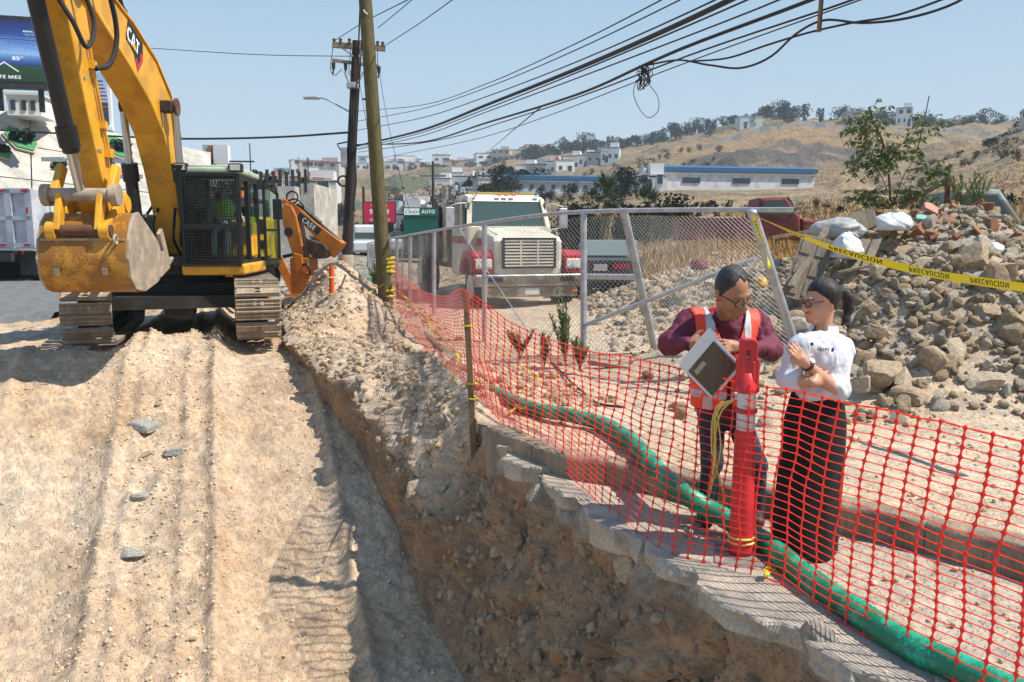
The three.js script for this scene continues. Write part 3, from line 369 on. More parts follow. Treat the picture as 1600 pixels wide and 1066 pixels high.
// ---------- excavator: local +x forward, +z machine right ----------
const capsulePts = (pts, r) => pts;
{
  const GY = .20, root = thing('excavator', 'large yellow tracked excavator with bucket lowered in front', 'excavator', V(-5.95, GY, -14.4), 0);
  root.scale.setScalar(.935);
  const rotU = -70.6 * Math.PI / 180, rotP = -83.4 * Math.PI / 180;
  const lower = (name, g, m, parent = root) => { g.rotateY(rotU); return mesh(name, g, m, parent); };
  const upper = (name, g, m, parent = root) => { g.rotateY(rotP); return mesh(name, g, m, parent); };
  const tr = 1.30, sw = .74, TL = 2.15, TR = .47; // track gauge half, shoe width, half length between wheels, radius
  // shoe path: stadium
  const per = 4 * TL + 2 * Math.PI * TR, nS = 50;
  const shoe = M(rbox(.178, .05, sw, .008, 0, 0, 0), box(.022, .05, sw - .02, -.07, .045, 0), box(.016, .035, sw - .03, 0, .04, 0), box(.016, .035, sw - .03, .06, .04, 0), box(.06, .05, .05, .0, .032, .06), box(.06, .05, .05, .0, .032, -.06));
  const mudShoe = M(shoe.clone(), rbox(.12, .04, sw * .44, .015, -.01, .035, -sw * .26), rbox(.12, .035, sw * .40, .015, .0, .035, sw * .27));
  for (const sd of [-1, 1]) {
    for (let i = 0; i < nS; i++) {
      let s = (i + .35) / nS * per, x, y, a; const arc = Math.PI * TR;
      if (s < 2 * TL) { x = TL - s; y = 2 * TR; a = Math.PI; } else if (s < 2 * TL + arc) { const t = (s - 2 * TL) / TR; x = -TL - Math.sin(t) * TR; y = TR + Math.cos(t) * TR; a = Math.PI + t; } else if (s < 4 * TL + arc) { x = -TL + (s - 2 * TL - arc); y = 0; a = 0; } else { const t = (s - 4 * TL - arc) / TR; x = TL + Math.sin(t) * TR; y = TR - Math.cos(t) * TR; a = t; }
      if (x > 0) y += .06 * (x / TL) ** 2 * (y < TR ? 1 : .4);
      const m = mesh('track_shoe', i % 3 ? shoe : mudShoe, MT.track, root); const q = V(x, y + .06, sd * tr).applyAxisAngle(V(0, 1, 0), rotU); m.position.copy(q); m.quaternion.setFromAxisAngle(V(0, 1, 0), rotU).multiply(new THREE.Quaternion().setFromAxisAngle(V(0, 0, 1), a + Math.PI)); 
    }
    lower('track_frame', M(rbox(TL * 2, .36, .32, .06, 0, .52, sd * tr), box(TL * 1.5, .2, .42, 0, .62, sd * tr)), MT.dark);
    for (const [x, r] of [[TL, .38], [-TL, .40]]) lower(x > 0 ? 'idler_wheel' : 'drive_sprocket', M(cyl(V(x, TR + .06, sd * tr - .14), V(x, TR + .06, sd * tr + .14), r, r, 24), cyl(V(x, TR + .06, sd * tr - .2), V(x, TR + .06, sd * tr + .2), .14, .14, 12)), MT.dark);
    for (let k = -3; k <= 3; k++) lower('track_roller', M(cyl(V(k * .58, .2, sd * tr - .2), V(k * .58, .2, sd * tr + .2), .12, .12, 12)), MT.dark);
  }
  lower('undercarriage_frame', M(rbox(1.5, .5, 1.9, .05, 0, .75, 0), box(1.0, .22, 2.3, .9, .66, 0), box(.9, .25, 2.3, -.9, .62, 0), rbox(.9, .34, .5, .05, .9, .55, .0), cyl(V(0, .98, 0), V(0, 1.14, 0), .78, .78, 32), ...[-.3, .35].map(z => box(.02, .1, .06, .77, .8, z))), MT.dark);
  // upper structure
  upper('platform', M(rbox(3.9, .22, 2.75, .04, -.85, 1.24, 0), box(2.2, .16, .9, .2, 1.4, .0)), MT.dark);
  const y = MT.yellow;
  upper('counterweight', M(prism([[-2.9, 1.2], [-2.0, 1.2], [-2.0, 2.25], [-2.75, 2.25], [-2.95, 2.0]], 2.75, 0, .08)), y);
  upper('engine_hood', M(rbox(1.7, .85, 1.6, .07, -1.4, 1.82, .3), rbox(.9, .18, 1.1, .05, -1.5, 2.3, .2)), y);
  const sidep = upper('side_panel', M(rbox(1.9, .82, .9, .05, -1.05, 1.8, -.92), rbox(.5, .75, .6, .08, -.1, 1.78, -1.08)), y);
  { const l = []; for (let k = 0; k < 9; k++) l.push(box(.03, .3, .02, -.55 - k * .07, 2.02, -1.375)); for (let k = 0; k < 6; k++) l.push(box(.03, .18, .02, -.6 - k * .07, 1.66, -1.375)); upper('louvre', M(l), MT.black, sidep); }
  upper('storage_box', M(rbox(1.5, .55, .95, .05, .25, 1.62, 1.0), rbox(1.0, .3, .9, .04, -.9, 2.1, 1.0)), MT.dark);
  upper('handrail', M(tube([V(.9, 1.9, 1.35), V(.9, 2.65, 1.35), V(.3, 2.7, 1.35), V(-.4, 2.7, 1.35)], .022, 30, 6), cyl(V(.1, 1.9, 1.35), V(.1, 2.7, 1.35), .02)), MT.dark);
  upper('exhaust_stack', M(cyl(V(-1.6, 2.3, .7), V(-1.6, 2.95, .7), .07, .07, 12)), MT.rust);
  // cab shell: posts, roof, skirt
  const cx0 = -.35, cx1 = 1.32, cz0 = -1.42, cz1 = -.42, cy0 = 1.32, cy1 = 2.92, post = (x, z, t = .08) => box(t, cy1 - cy0, t, x, (cy0 + cy1) / 2, z);
  const cabf = upper('cab_frame', M(post(cx1 - .05, cz0 + .045, .09), post(cx1 - .05, cz1 - .045, .09), post(.55, cz0 + .04), post(cx0 + .04, cz0 + .05, .1), post(cx0 + .04, cz1 - .05, .1), box(1.6, .08, .07, .48, cy0 + .04, cz0 + .04), box(.07, .08, .95, cx1 - .04, cy0 + .04, -.92), box(1.6, .09, .07, .48, cy1 - .05, cz0 + .04), box(.07, .09, .95, cx1 - .04, cy1 - .05, -.92), box(.07, .07, .95, cx1 - .03, 1.98, -.92), box(1.67, 1.6, .03, .48, 2.1, cz1 - .03), box(.03, 1.2, .95, cx0 + .03, 1.8, -.92)), MT.black);
  upper('cab_roof', M(rbox(1.74, .12, 1.06, .05, .48, cy1 + .05, -.92), rbox(1.5, .06, .85, .03, .42, cy1 + .13, -.92)), withTex(lin(.42, .50, .36), T.paint, .8, null, 0, .5));
  for (const z of [cz0 + .05, cz1 - .02]) { const w = upper('work_lamp', M(rbox(.16, .15, .24, .03, cx1 - .02, cy1 + .10, z)), MT.dark); upper('lens', M(box(.012, .10, .17, cx1 + .066, cy1 + .10, z)), std(lin(.5, .5, .47), .15), w); }
  upper('cab_skirt', M(rbox(1.95, .2, 1.1, .05, .40, 1.24, -.93)), y); upper('bumper_strip', M(rbox(1.5, .14, .12, .05, -1.25, 1.28, -1.42)), MT.dark);
  upper('cab_floor', M(box(1.6, .05, .95, .48, 1.37, -.92)), MT.dark);
  for (const [yy, h, nm] of [[2.43, .80, 'upper_windscreen'], [1.66, .52, 'lower_windscreen']]) upper(nm, M(box(.008, h, .82, cx1 - .06, yy, -.92)), MT.glass);
  upper('rear_side_glass', M(box(.75, .95, .008, .08, 2.33, cz0 + .04)), MT.glass);
  // wire guards on the front: each a frame with bars
  for (const [y0, y1] of [[2.02, 2.90], [1.32, 1.97]]) { const gf = upper('front_guard', M(box(.03, .05, 1.0, cx1 + .07, y0, -.92), box(.03, .05, 1.0, cx1 + .07, y1, -.92), box(.03, y1 - y0, .05, cx1 + .07, (y0 + y1) / 2, cz0 + .03), box(.03, y1 - y0, .05, cx1 + .07, (y0 + y1) / 2, cz1 - .03), ...Array.from({ length: 18 }, (_, k) => box(.02, .025, .03, cx1 + .09, y0 + .02 + (y1 - y0 - .04) * (k % 9) / 8, k < 9 ? cz0 + .03 : cz1 - .03)), ...Array.from({ length: 10 }, (_, k) => box(.02, .03, .025, cx1 + .09, y1, cz0 + .08 + k * .093))), MT.black); const w = []; for (let k = 1; k < 20; k++) w.push(box(.012, y1 - y0, .012, cx1 + .075, (y0 + y1) / 2, cz0 + k * .05)); for (let k = 1; k < (y1 - y0) / .05; k++) w.push(box(.012, .012, .95, cx1 + .082, y0 + k * .05, -.92)); upper('wire_grid', M(w), MT.black, gf); }
  // open door swung back along the side
  const dg = upper('cab_door', M(box(.05, 1.52, .05, -.35, 2.1, cz0 - .10), box(.05, 1.35, .05, -.95, 2.02, cz0 - .26), bar(V(-.35, 2.86, cz0 - .10), V(-.95, 2.68, cz0 - .26), .05, .05), bar(V(-.35, 1.36, cz0 - .10), V(-.95, 1.36, cz0 - .26), .05, .05), bar(V(-.35, 1.95, cz0 - .10), V(-.95, 1.95, cz0 - .26), .05, .05)), MT.black); { const g = box(.6, .85, .008, 0, 0, 0); g.rotateY(-Math.atan2(.16, .6)); g.translate(-.65, 2.36, cz0 - .18); upper('door_glass', M(g), MT.glass, dg); const g2 = box(.6, .55, .01, 0, 0, 0); g2.rotateY(-Math.atan2(.16, .6)); g2.translate(-.65, 1.66, cz0 - .18); upper('door_panel', M(g2), MT.glass, dg); }
  upper('mirror', M(tube([V(-.2, 2.75, cz0 - .05), V(-.2, 2.8, cz0 - .35), V(-.2, 2.5, cz0 - .38)], .015, 14, 5), rbox(.04, .4, .18, .02, -.2, 2.35, cz0 - .38)), MT.black);
  upper('seat', M(rbox(.5, .14, .5, .05, .35, 1.85, -.92), rbox(.14, .75, .5, .05, .08, 2.25, -.92)), MT.rubber); for (const z of [-.62, -1.22]) upper('control_console', M(rbox(.45, .35, .14, .03, .5, 1.85, z), cyl(V(.7, 2.0, z), V(.74, 2.2, z), .02)), MT.dark);
  // boom (profile in x,y), two plates wide
  const boomP = [[.05, 1.55], [.55, 1.55], [.78, 2.3], [1.12, 3.0], [1.5, 3.55], [2.1, 3.98], [3.0, 4.38], [4.25, 4.86], [4.72, 4.92], [4.85, 5.15], [4.68, 5.36], [4.2, 5.34], [2.8, 5.05], [1.75, 4.72], [1.05, 4.28], [.55, 3.6], [.22, 2.8], [.02, 1.9]];
  const boom = upper('boom', M(prism(boomP, .50, 0, .02)), y);
  upper('top_flange', M(...[[[2.8, 5.06], [4.2, 5.35]], [[1.75, 4.73], [2.8, 5.06]], [[1.05, 4.29], [1.75, 4.73]], [[.55, 3.61], [1.05, 4.29]]].map(([a, b]) => bar(V(a[0], a[1], 0), V(b[0], b[1], 0), .56, .03))), y, boom);
  upper('boom_lamp', M(rbox(.08, .2, .2, .03, 1.62, 4.0, -.34), box(.05, .05, .12, 1.6, 4.0, -.28)), MT.dark, boom);
  upper('boom_pin', M(cyl(V(1.42, 4.02, -.46), V(1.42, 4.02, .46), .11, .11, 18), cyl(V(1.42, 4.02, -.48), V(1.42, 4.02, -.44), .15, .15, 18)), MT.rust, boom); upper('foot_pin', M(cyl(V(.3, 1.8, -.4), V(.3, 1.8, .4), .13, .13, 18)), MT.rust, boom);
  upper('hydraulic_pipe', M(...[-.12, 0, .12].map(z => tube([V(.4, 3.6, z), V(1.0, 4.42, z), V(1.75, 4.88, z), V(2.9, 5.2, z), V(3.9, 5.42, z)], .03, 40, 7)), tube([V(3.0, 5.2, -.2), V(3.4, 5.55, -.22), V(4.2, 5.65, -.25), V(4.9, 5.55, -.3)], .03, 24, 7)), MT.black, boom);
  { // logo decal on the side of the boom
    const t = canvasTex(512, 512, (x, w, h) => { x.clearRect(0, 0, w, h); const P = (l, c) => { x.fillStyle = c; x.beginPath(); l.forEach((p, i) => i ? x.lineTo(p[0], p[1]) : x.moveTo(p[0], p[1])); x.closePath(); x.fill(); }; P([[40, 20], [470, 20], [500, 260], [380, 490], [250, 330], [20, 290]], '#15171a'); P([[420, 190], [490, 180], [490, 270], [380, 470], [290, 340], [350, 340], [380, 390], [430, 290]], '#c8202c'); x.fillStyle = '#f4f4f2'; x.font = 'bold 215px sans-serif'; x.save(); x.scale(.88, 1.15); x.fillText('CAT', 40, 230); x.restore(); P([[170, 262], [250, 180], [330, 262]], '#f0b428'); });
    const g = new THREE.PlaneGeometry(.78, .62); g.rotateY(Math.PI); g.rotateZ(.32); g.translate(2.75, 4.68, -.2545); g.rotateY(rotP); const m = new THREE.Mesh(g, std(lin(1, 1, 1), .5, { map: t, transparent: true, alphaTest: .5 })); m.name = 'logo_decal'; boom.add(m);
  }
  // boom cylinders
  for (const z of [-.42, .42]) { upper('boom_cylinder', M(cyl(V(.95, 1.5, z), V(1.28, 3.0, z), .105, .105, 18), cyl(V(1.22, 2.78, z), V(1.29, 3.08, z), .135, .135, 18)), MT.black); upper('boom_rod', M(cyl(V(1.28, 3.0, z), V(1.42, 4.02, z), .062, .062, 16)), MT.steel); upper('cylinder_pin', M(cyl(V(.95, 1.5, z - .12), V(.95, 1.5, z + .12), .09, .09, 14)), MT.rust); }
  // stick
  const stP = [[3.72, 2.12], [3.98, 2.08], [4.16, 2.5], [4.55, 3.4], [5.05, 4.75], [5.32, 5.55], [5.25, 6.15], [4.95, 6.25], [4.55, 5.6], [4.42, 5.15], [4.38, 4.8], [4.12, 3.7], [3.78, 2.5]];
  const stick = upper('stick', M(prism(stP, .40, 0, .018), cyl(V(4.72, 5.14, -.36), V(4.72, 5.14, .36), .14, .14, 20), cyl(V(3.85, 2.26, -.34), V(3.85, 2.26, .34), .10, .10, 16)), y);
  upper('pipe_clamp', M(tube([V(4.5, 4.4, -.24), V(4.2, 3.5, -.24), V(4.02, 3.0, -.24)], .022, 16, 6), box(.1, .1, .08, 4.4, 4.1, -.24), box(.1, .1, .08, 4.15, 3.35, -.24), box(.14, .12, .1, 4.03, 2.98, -.24)), y, stick);
  upper('stick_bolt', M(...[[4.3, 3.0], [4.22, 3.0], [4.6, 3.9]].map(([a, b]) => cyl(V(a, b, -.19), V(a, b, -.215), .03, .03, 8))), MT.worn, stick);
  upper('hydraulic_hose', M(tube([V(5.0, 5.2, -.3), V(4.75, 4.55, -.42), V(5.0, 4.2, -.4), V(5.2, 4.45, -.34), V(5.3, 4.75, -.2)], .03, 40, 8), tube([V(4.6, 5.6, -.32), V(4.28, 5.1, -.45), V(4.05, 4.55, -.45), V(4.2, 4.15, -.38), V(4.42, 4.05, -.28)], .036, 40, 8)), MT.rubber, stick);
  // stick cylinder on the boom, ending at the stick's upper end
  upper('stick_cylinder', M(cyl(V(2.5, 5.25, 0), V(4.0, 5.75, 0), .11, .11, 18)), MT.black); upper('stick_rod', M(cyl(V(4.0, 5.75, 0), V(5.1, 6.12, 0), .06, .06, 14)), MT.steel);
  // bucket cylinder and linkage
  upper('bucket_cylinder', M(cyl(V(5.42, 4.75, 0), V(4.72, 3.05, 0), .10, .10, 20), cyl(V(4.80, 3.24, 0), V(4.70, 3.0, 0), .13, .13, 20), cyl(V(4.70, 3.0, 0), V(4.67, 2.93, 0), .105, .105, 16), sph(.13, 5.47, 4.87, 0)), MT.black);
  upper('cylinder_bracket', M(prism([[5.1, 4.75], [5.35, 5.1], [5.6, 4.95], [5.55, 4.72], [5.4, 4.65]], .07, -.2, .01), prism([[5.1, 4.75], [5.35, 5.1], [5.6, 4.95], [5.55, 4.72], [5.4, 4.65]], .07, .2, .01)), y);
  upper('bucket_rod', M(cyl(V(4.70, 3.0, 0), V(4.45, 2.42, 0), .068, .068, 16)), MT.steel);
  upper('link_pin', M(cyl(V(4.44, 2.38, -.42), V(4.44, 2.38, .42), .095, .095, 18), ...[-.44, .44].map(z => cyl(V(4.44, 2.38, z - .05), V(4.44, 2.38, z + .05), .15, .15, 18))), MT.worn);
  for (const z of [-.36, .36]) upper('idler_link', M(prism([[4.36, 2.3], [4.52, 2.36], [4.18, 2.82], [4.02, 2.76]], .09, z, .015)), y);
  for (const z of [-.26, .26]) upper('bucket_link', M(prism([[4.38, 2.44], [4.54, 2.40], [4.70, 1.92], [4.54, 1.84]], .08, z, .015)), y);
  upper('ear_pin', M(cyl(V(4.6, 1.9, -.42), V(4.6, 1.9, .42), .08, .08, 16)), MT.rust);
  // bucket: shell swept across its width, side plates, ears, teeth
  const BK = withTex(lin(.56, .27, .03), T.grime, .9, T.rockB, .004, .5), prof = [[4.30, 2.14], [4.46, 2.02], [4.60, 1.78], [4.66, 1.52], [4.60, 1.26], [4.42, 1.09], [4.05, 1.04], [3.5, 1.14], [2.95, 1.34]], bw = .56, zc = -.04;
  const curve = new THREE.CatmullRomCurve3(prof.map(p => V(p[0], p[1], 0)), false, 'centripetal').getPoints(40), th = .035;
  const inner = curve.map((p, i) => { const a = curve[Math.max(0, i - 1)], b = curve[Math.min(40, i + 1)], t = b.clone().sub(a).normalize(); return V(p.x + t.y * th, p.y - t.x * th, 0); });
  const shellPts = [...curve.map(p => [p.x, p.y]), ...inner.reverse().map(p => [p.x, p.y])];
  const bucket = upper('bucket', M(prism(shellPts, bw * 2, zc, 0)), BK);
  const sideP = [...prof.map(p => p), [2.93, 1.5], [3.2, 1.66], [4.15, 2.16]];
  for (const s of [-1, 1]) { upper('side_plate', M(prism(sideP, .05, zc + s * (bw + .012), .008), bar(V(3.35, 1.9, zc + s * (bw + .05)), V(3.05, 1.4, zc + s * (bw + .05)), .05, .16), prism([[3.0, 1.34], [3.42, 1.22], [3.3, 1.6], [3.1, 1.62]], .06, zc + s * (bw + .05), .01)), MT.worn, bucket); }
  for (const s of [-1, 1]) upper('ear', M(prism([[3.72, 2.2], [3.76, 2.40], [3.86, 2.46], [4.0, 2.38], [4.3, 2.16], [4.5, 2.05], [4.66, 1.98], [4.68, 1.86], [4.6, 1.76], [4.4, 1.8], [4.2, 2.05]], .08, s * .34, .012), cyl(V(4.6, 1.9, s * .34 - .06), V(4.6, 1.9, s * .34 + .06), .12, .12, 18), cyl(V(3.85, 2.28, s * .34 - .06), V(3.85, 2.28, s * .34 + .06), .12, .12, 18)), y, bucket);
  upper('wear_strip', M(...[-.32, .3].map(z => bar(V(4.67, 1.4, z), V(4.65, 1.3, z), .07, .012, V(1, 0, 0))), bar(V(4.61, 1.78, zc - bw + .02), V(4.61, 1.78, zc + bw - .02), .02, .03)), MT.worn, bucket); upper('lifting_eye', M(ring(.06, .018, 'z', 4.66, 1.78, -.48), ), MT.worn, bucket);
  for (let k = 0; k < 5; k++) { const z = zc + (k - 2) * .28; upper('tooth', M(prism([[3.15, 1.28], [3.15, 1.42], [2.72, 1.50], [2.70, 1.46]], .1, z, .012)), MT.worn, bucket); }
  // hoses at boom foot
  upper('hose_bundle', M(...[-.2, -.12, .1, .2].map((z, i) => tube([V(.55, 1.45, z * 1.4), V(1.05, 1.75 + i * .05, z * 1.5), V(1.0, 2.1, z * 1.6), V(.7, 2.4, z * 1.2)], .026, 24, 6))), MT.black);
}
// wheel lying along local z
function wheelParts(o, x, y, z, r, w, rimMat, name = 'wheel') { const t = mesh(name, M(new THREE.TorusGeometry(r - w * .32, w * .42, 12, 28).scale(1, 1, 1.15).translate(x, y, z), cyl(V(x, y, z - w * .42), V(x, y, z + w * .42), r * .94, r * .94, 28)), MT.rubber, o); mesh('rim', M(cyl(V(x, y, z - w * .47), V(x, y, z + w * .47), r * .56, r * .56, 22), cyl(V(x, y, z - w * .55), V(x, y, z + w * .55), r * .18, r * .18, 12)), rimMat, t); return t; }
const LAMPR = std(lin(.42, .012, .015), .25), LAMPO = std(lin(.6, .2, .03), .3), PLATE = std(lin(.6, .6, .58), .5), HEADL = new THREE.MeshPhysicalMaterial({ color: lin(.75, .76, .74), roughness: .12, clearcoat: 1, metalness: .2 });
const TINT = std(lin(.055, .085, .08), .06);
{ // ---- backhoe digging behind the excavator; local +x points along the boom, towards the right of the picture
  const p = onY(462, 446, .35), Z = 19.5, b = at(418, 452, Z), root = thing('backhoe_loader', 'orange backhoe loader with folded digging arm behind the spoil mound', 'backhoe', V(b.x, .35, -Z), -.12), O = MT.orange;
  const P = (px, py) => { const q = at(px, py, Z); return [q.x - b.x, q.y - .35]; };
  mesh('body', M(rbox(2.2, .8, 1.5, .08, -1.5, 1.0, 0)), O, root); const cab = mesh('cab', M(rbox(1.5, .1, 1.5, .04, -.95, 2.42, 0), ...[[-.25, .7], [-.25, -.7], [-1.6, .7], [-1.6, -.7]].map(([x, z]) => box(.09, 1.2, .09, x, 1.85, z))), MT.dark, root); mesh('cab_glass', M(box(1.3, 1.05, .01, -.93, 1.85, .68), box(.01, 1.05, 1.3, -.22, 1.85, 0)), MT.glass, cab); mesh('warning_lamp', M(cyl(V(-.3, 2.48, .5), V(-.3, 2.62, .5), .07, .06)), LAMPO, cab);
  wheelParts(root, -.75, .62, .85, .68, .42, O); wheelParts(root, -.75, .62, -.85, .68, .42, O);
  const boomPts = [[465, 402], [448, 350], [446, 328], [452, 318], [462, 322], [470, 338], [479, 380], [487, 425], [476, 432]].map(q => P(...q)); const boom = mesh('boom', M(prism(boomPts, .42, 0, .03)), O, root);
  mesh('boom_emblem', M(cyl(V(...P(458, 363), .2), V(...P(458, 363), .225), .11, .11, 14)), MT.dark, boom);
  mesh('dipper', M(prism([[444, 316], [448, 310], [470, 322], [497, 346], [543, 380], [539, 388], [527, 400], [505, 378], [484, 356], [466, 338], [452, 328]].map(q => P(...q)), .30, 0, .025)), O, root);
  mesh('dipper_cylinder', M(cyl(V(...P(468, 320), .05), V(...P(505, 350), .05), .07), cyl(V(...P(505, 350), .05), V(...P(536, 376), .05), .04)), MT.black, root);
  mesh('hose_loop', M(ring(.14, .022, 'z', ...P(461, 309), .1), tube([V(...P(455, 314), .12), V(...P(468, 312), .14), V(...P(478, 320), .12), V(...P(480, 330), .1)], .022, 20, 6)), MT.black, root);
  const bk = mesh('bucket', M(prism([[488, 372], [500, 376], [516, 381], [522, 390], [519, 398], [508, 404], [497, 401], [489, 392]].map(q => P(...q)), .6, 0, .03)), withTex(lin(.10, .055, .035), T.grime, 2, null, 0, .8), root); for (let k = -2; k <= 2; k++) mesh('tooth', M(prism([[487, 368], [490, 376], [494, 375]].map(q => P(...q)), .06, k * .13, .004)), MT.worn, bk);
  mesh('bucket_link', M(prism([[519, 378], [525, 374], [533, 392], [526, 402], [520, 398]].map(q => P(...q)), .16, 0, .015)), O, root);
  for (const z of [.75, -.75]) mesh('stabiliser', M(bar(V(-.1, 1.2, z), V(.35, .1, z * 1.15), .16, .2), box(.45, .06, .4, .35, .06, z * 1.2)), O, root);
  mesh('swing_frame', M(rbox(.5, .9, .6, .05, ...P(478, 430), 0), cyl(V(...P(484, 436), -.3), V(...P(484, 436), .36), .2, .2, 20), prism([[470, 395], [482, 398], [486, 430], [474, 434]].map(q => P(...q)), .1, .3, .01)), O, root); mesh('swing_hose', M(tube([V(...P(478, 416), .3), V(...P(490, 412), .36), V(...P(496, 424), .36), V(...P(488, 434), .3)], .03, 20, 6)), MT.black, root);
  const t = canvasTex(512, 128, (x, w, h) => { x.clearRect(0, 0, w, h); x.fillStyle = '#23262a'; x.fillRect(0, 0, w, h); x.font = 'bold 128px sans-serif'; x.fillStyle = '#e8e8e4'; x.textAlign = 'center'; x.fillText('CASE', w / 2, 110); }); const g = new THREE.PlaneGeometry(.66, .165); g.rotateZ(-.66); const c = P(489, 350); g.translate(c[0], c[1], .154); mesh('lettering', g, std(lin(1, 1, 1), .5, { map: t }), root);
}
{ // ---- dump truck at the left edge: tail seen from behind; local +z towards us
  const Z = 27, c = at(14, 446, Z), root = thing('dump_truck', 'grey dump truck seen from behind at the left edge of the picture', 'truck', V(c.x - .1, c.y, -Z), -.1), W = withTex(lin(.56, .57, .59), T.paint, .5, null, 0, .5);
  mesh('dump_box', M(box(2.4, .08, 4.6, 0, 1.35, -2.35), box(.1, 1.9, 4.6, -1.15, 2.25, -2.35), box(.1, 1.9, 4.6, 1.15, 2.25, -2.35), box(2.4, 1.9, .1, 0, 2.25, -4.6)), W, root);
  const tg = mesh('tailgate', M(box(2.2, 1.9, .08, 0, 2.25, -.04), box(2.3, .16, .2, 0, 3.15, 0), box(2.3, .14, .2, 0, 2.25, 0), box(2.3, .16, .2, 0, 1.36, 0), ...[-1.1, -.37, .37, 1.1].map(x => box(.24, 1.9, .18, x, 2.25, 0.01))), W, root); for (const [x, y] of [[-.9, 3.15], [.15, 3.15], [1.0, 3.15], [1.05, 2.5], [-.85, 1.36], [.1, 1.36], [.95, 1.36], [-.3, 3.15]]) mesh('reflector', M(box(x > 1.02 ? .06 : .22, x > 1.02 ? .22 : .07, .02, x, y, .115)), LAMPR, tg);
  mesh('chassis', M(box(.9, .3, 6.5, 0, .95, -3), box(2.3, .12, .2, 0, 1.14, -.15)), MT.dark, root); mesh('bumper', M(box(2.3, .1, .1, 0, 1.22, .02)), MT.white, root);
  for (const x of [.42, .68, -.42, -.68]) mesh('tail_lamp', M(cyl(V(x, 1.12, -.05), V(x, 1.12, -.01), .07, .07, 14)), LAMPR, root);
  for (const x of [-.8, .8]) { mesh('mud_flap', M(box(.62, .75, .02, x, .72, -.1)), MT.rubber, root); }
  for (const z of [-1.0, -2.3]) for (const x of [-.85, .85]) { const t = mesh('wheel', M(cyl(V(x - .28, .5, z), V(x + .28, .5, z), .52, .52, 26)), MT.rubber, root); mesh('rim', M(cyl(V(x + Math.sign(x) * .26, .5, z), V(x + Math.sign(x) * .3, .5, z), .26, .26, 18)), MT.galv, t); }
  mesh('truck_cab', M(rbox(2.3, 1.9, 1.9, .15, 0, 1.9, -6.2), rbox(1.6, 1.2, 1.4, .2, 0, 1.4, -7.5)), MT.white, root); mesh('side_step', M(box(.5, .08, .4, 1.0, .42, -.3)), MT.galv, root);
}
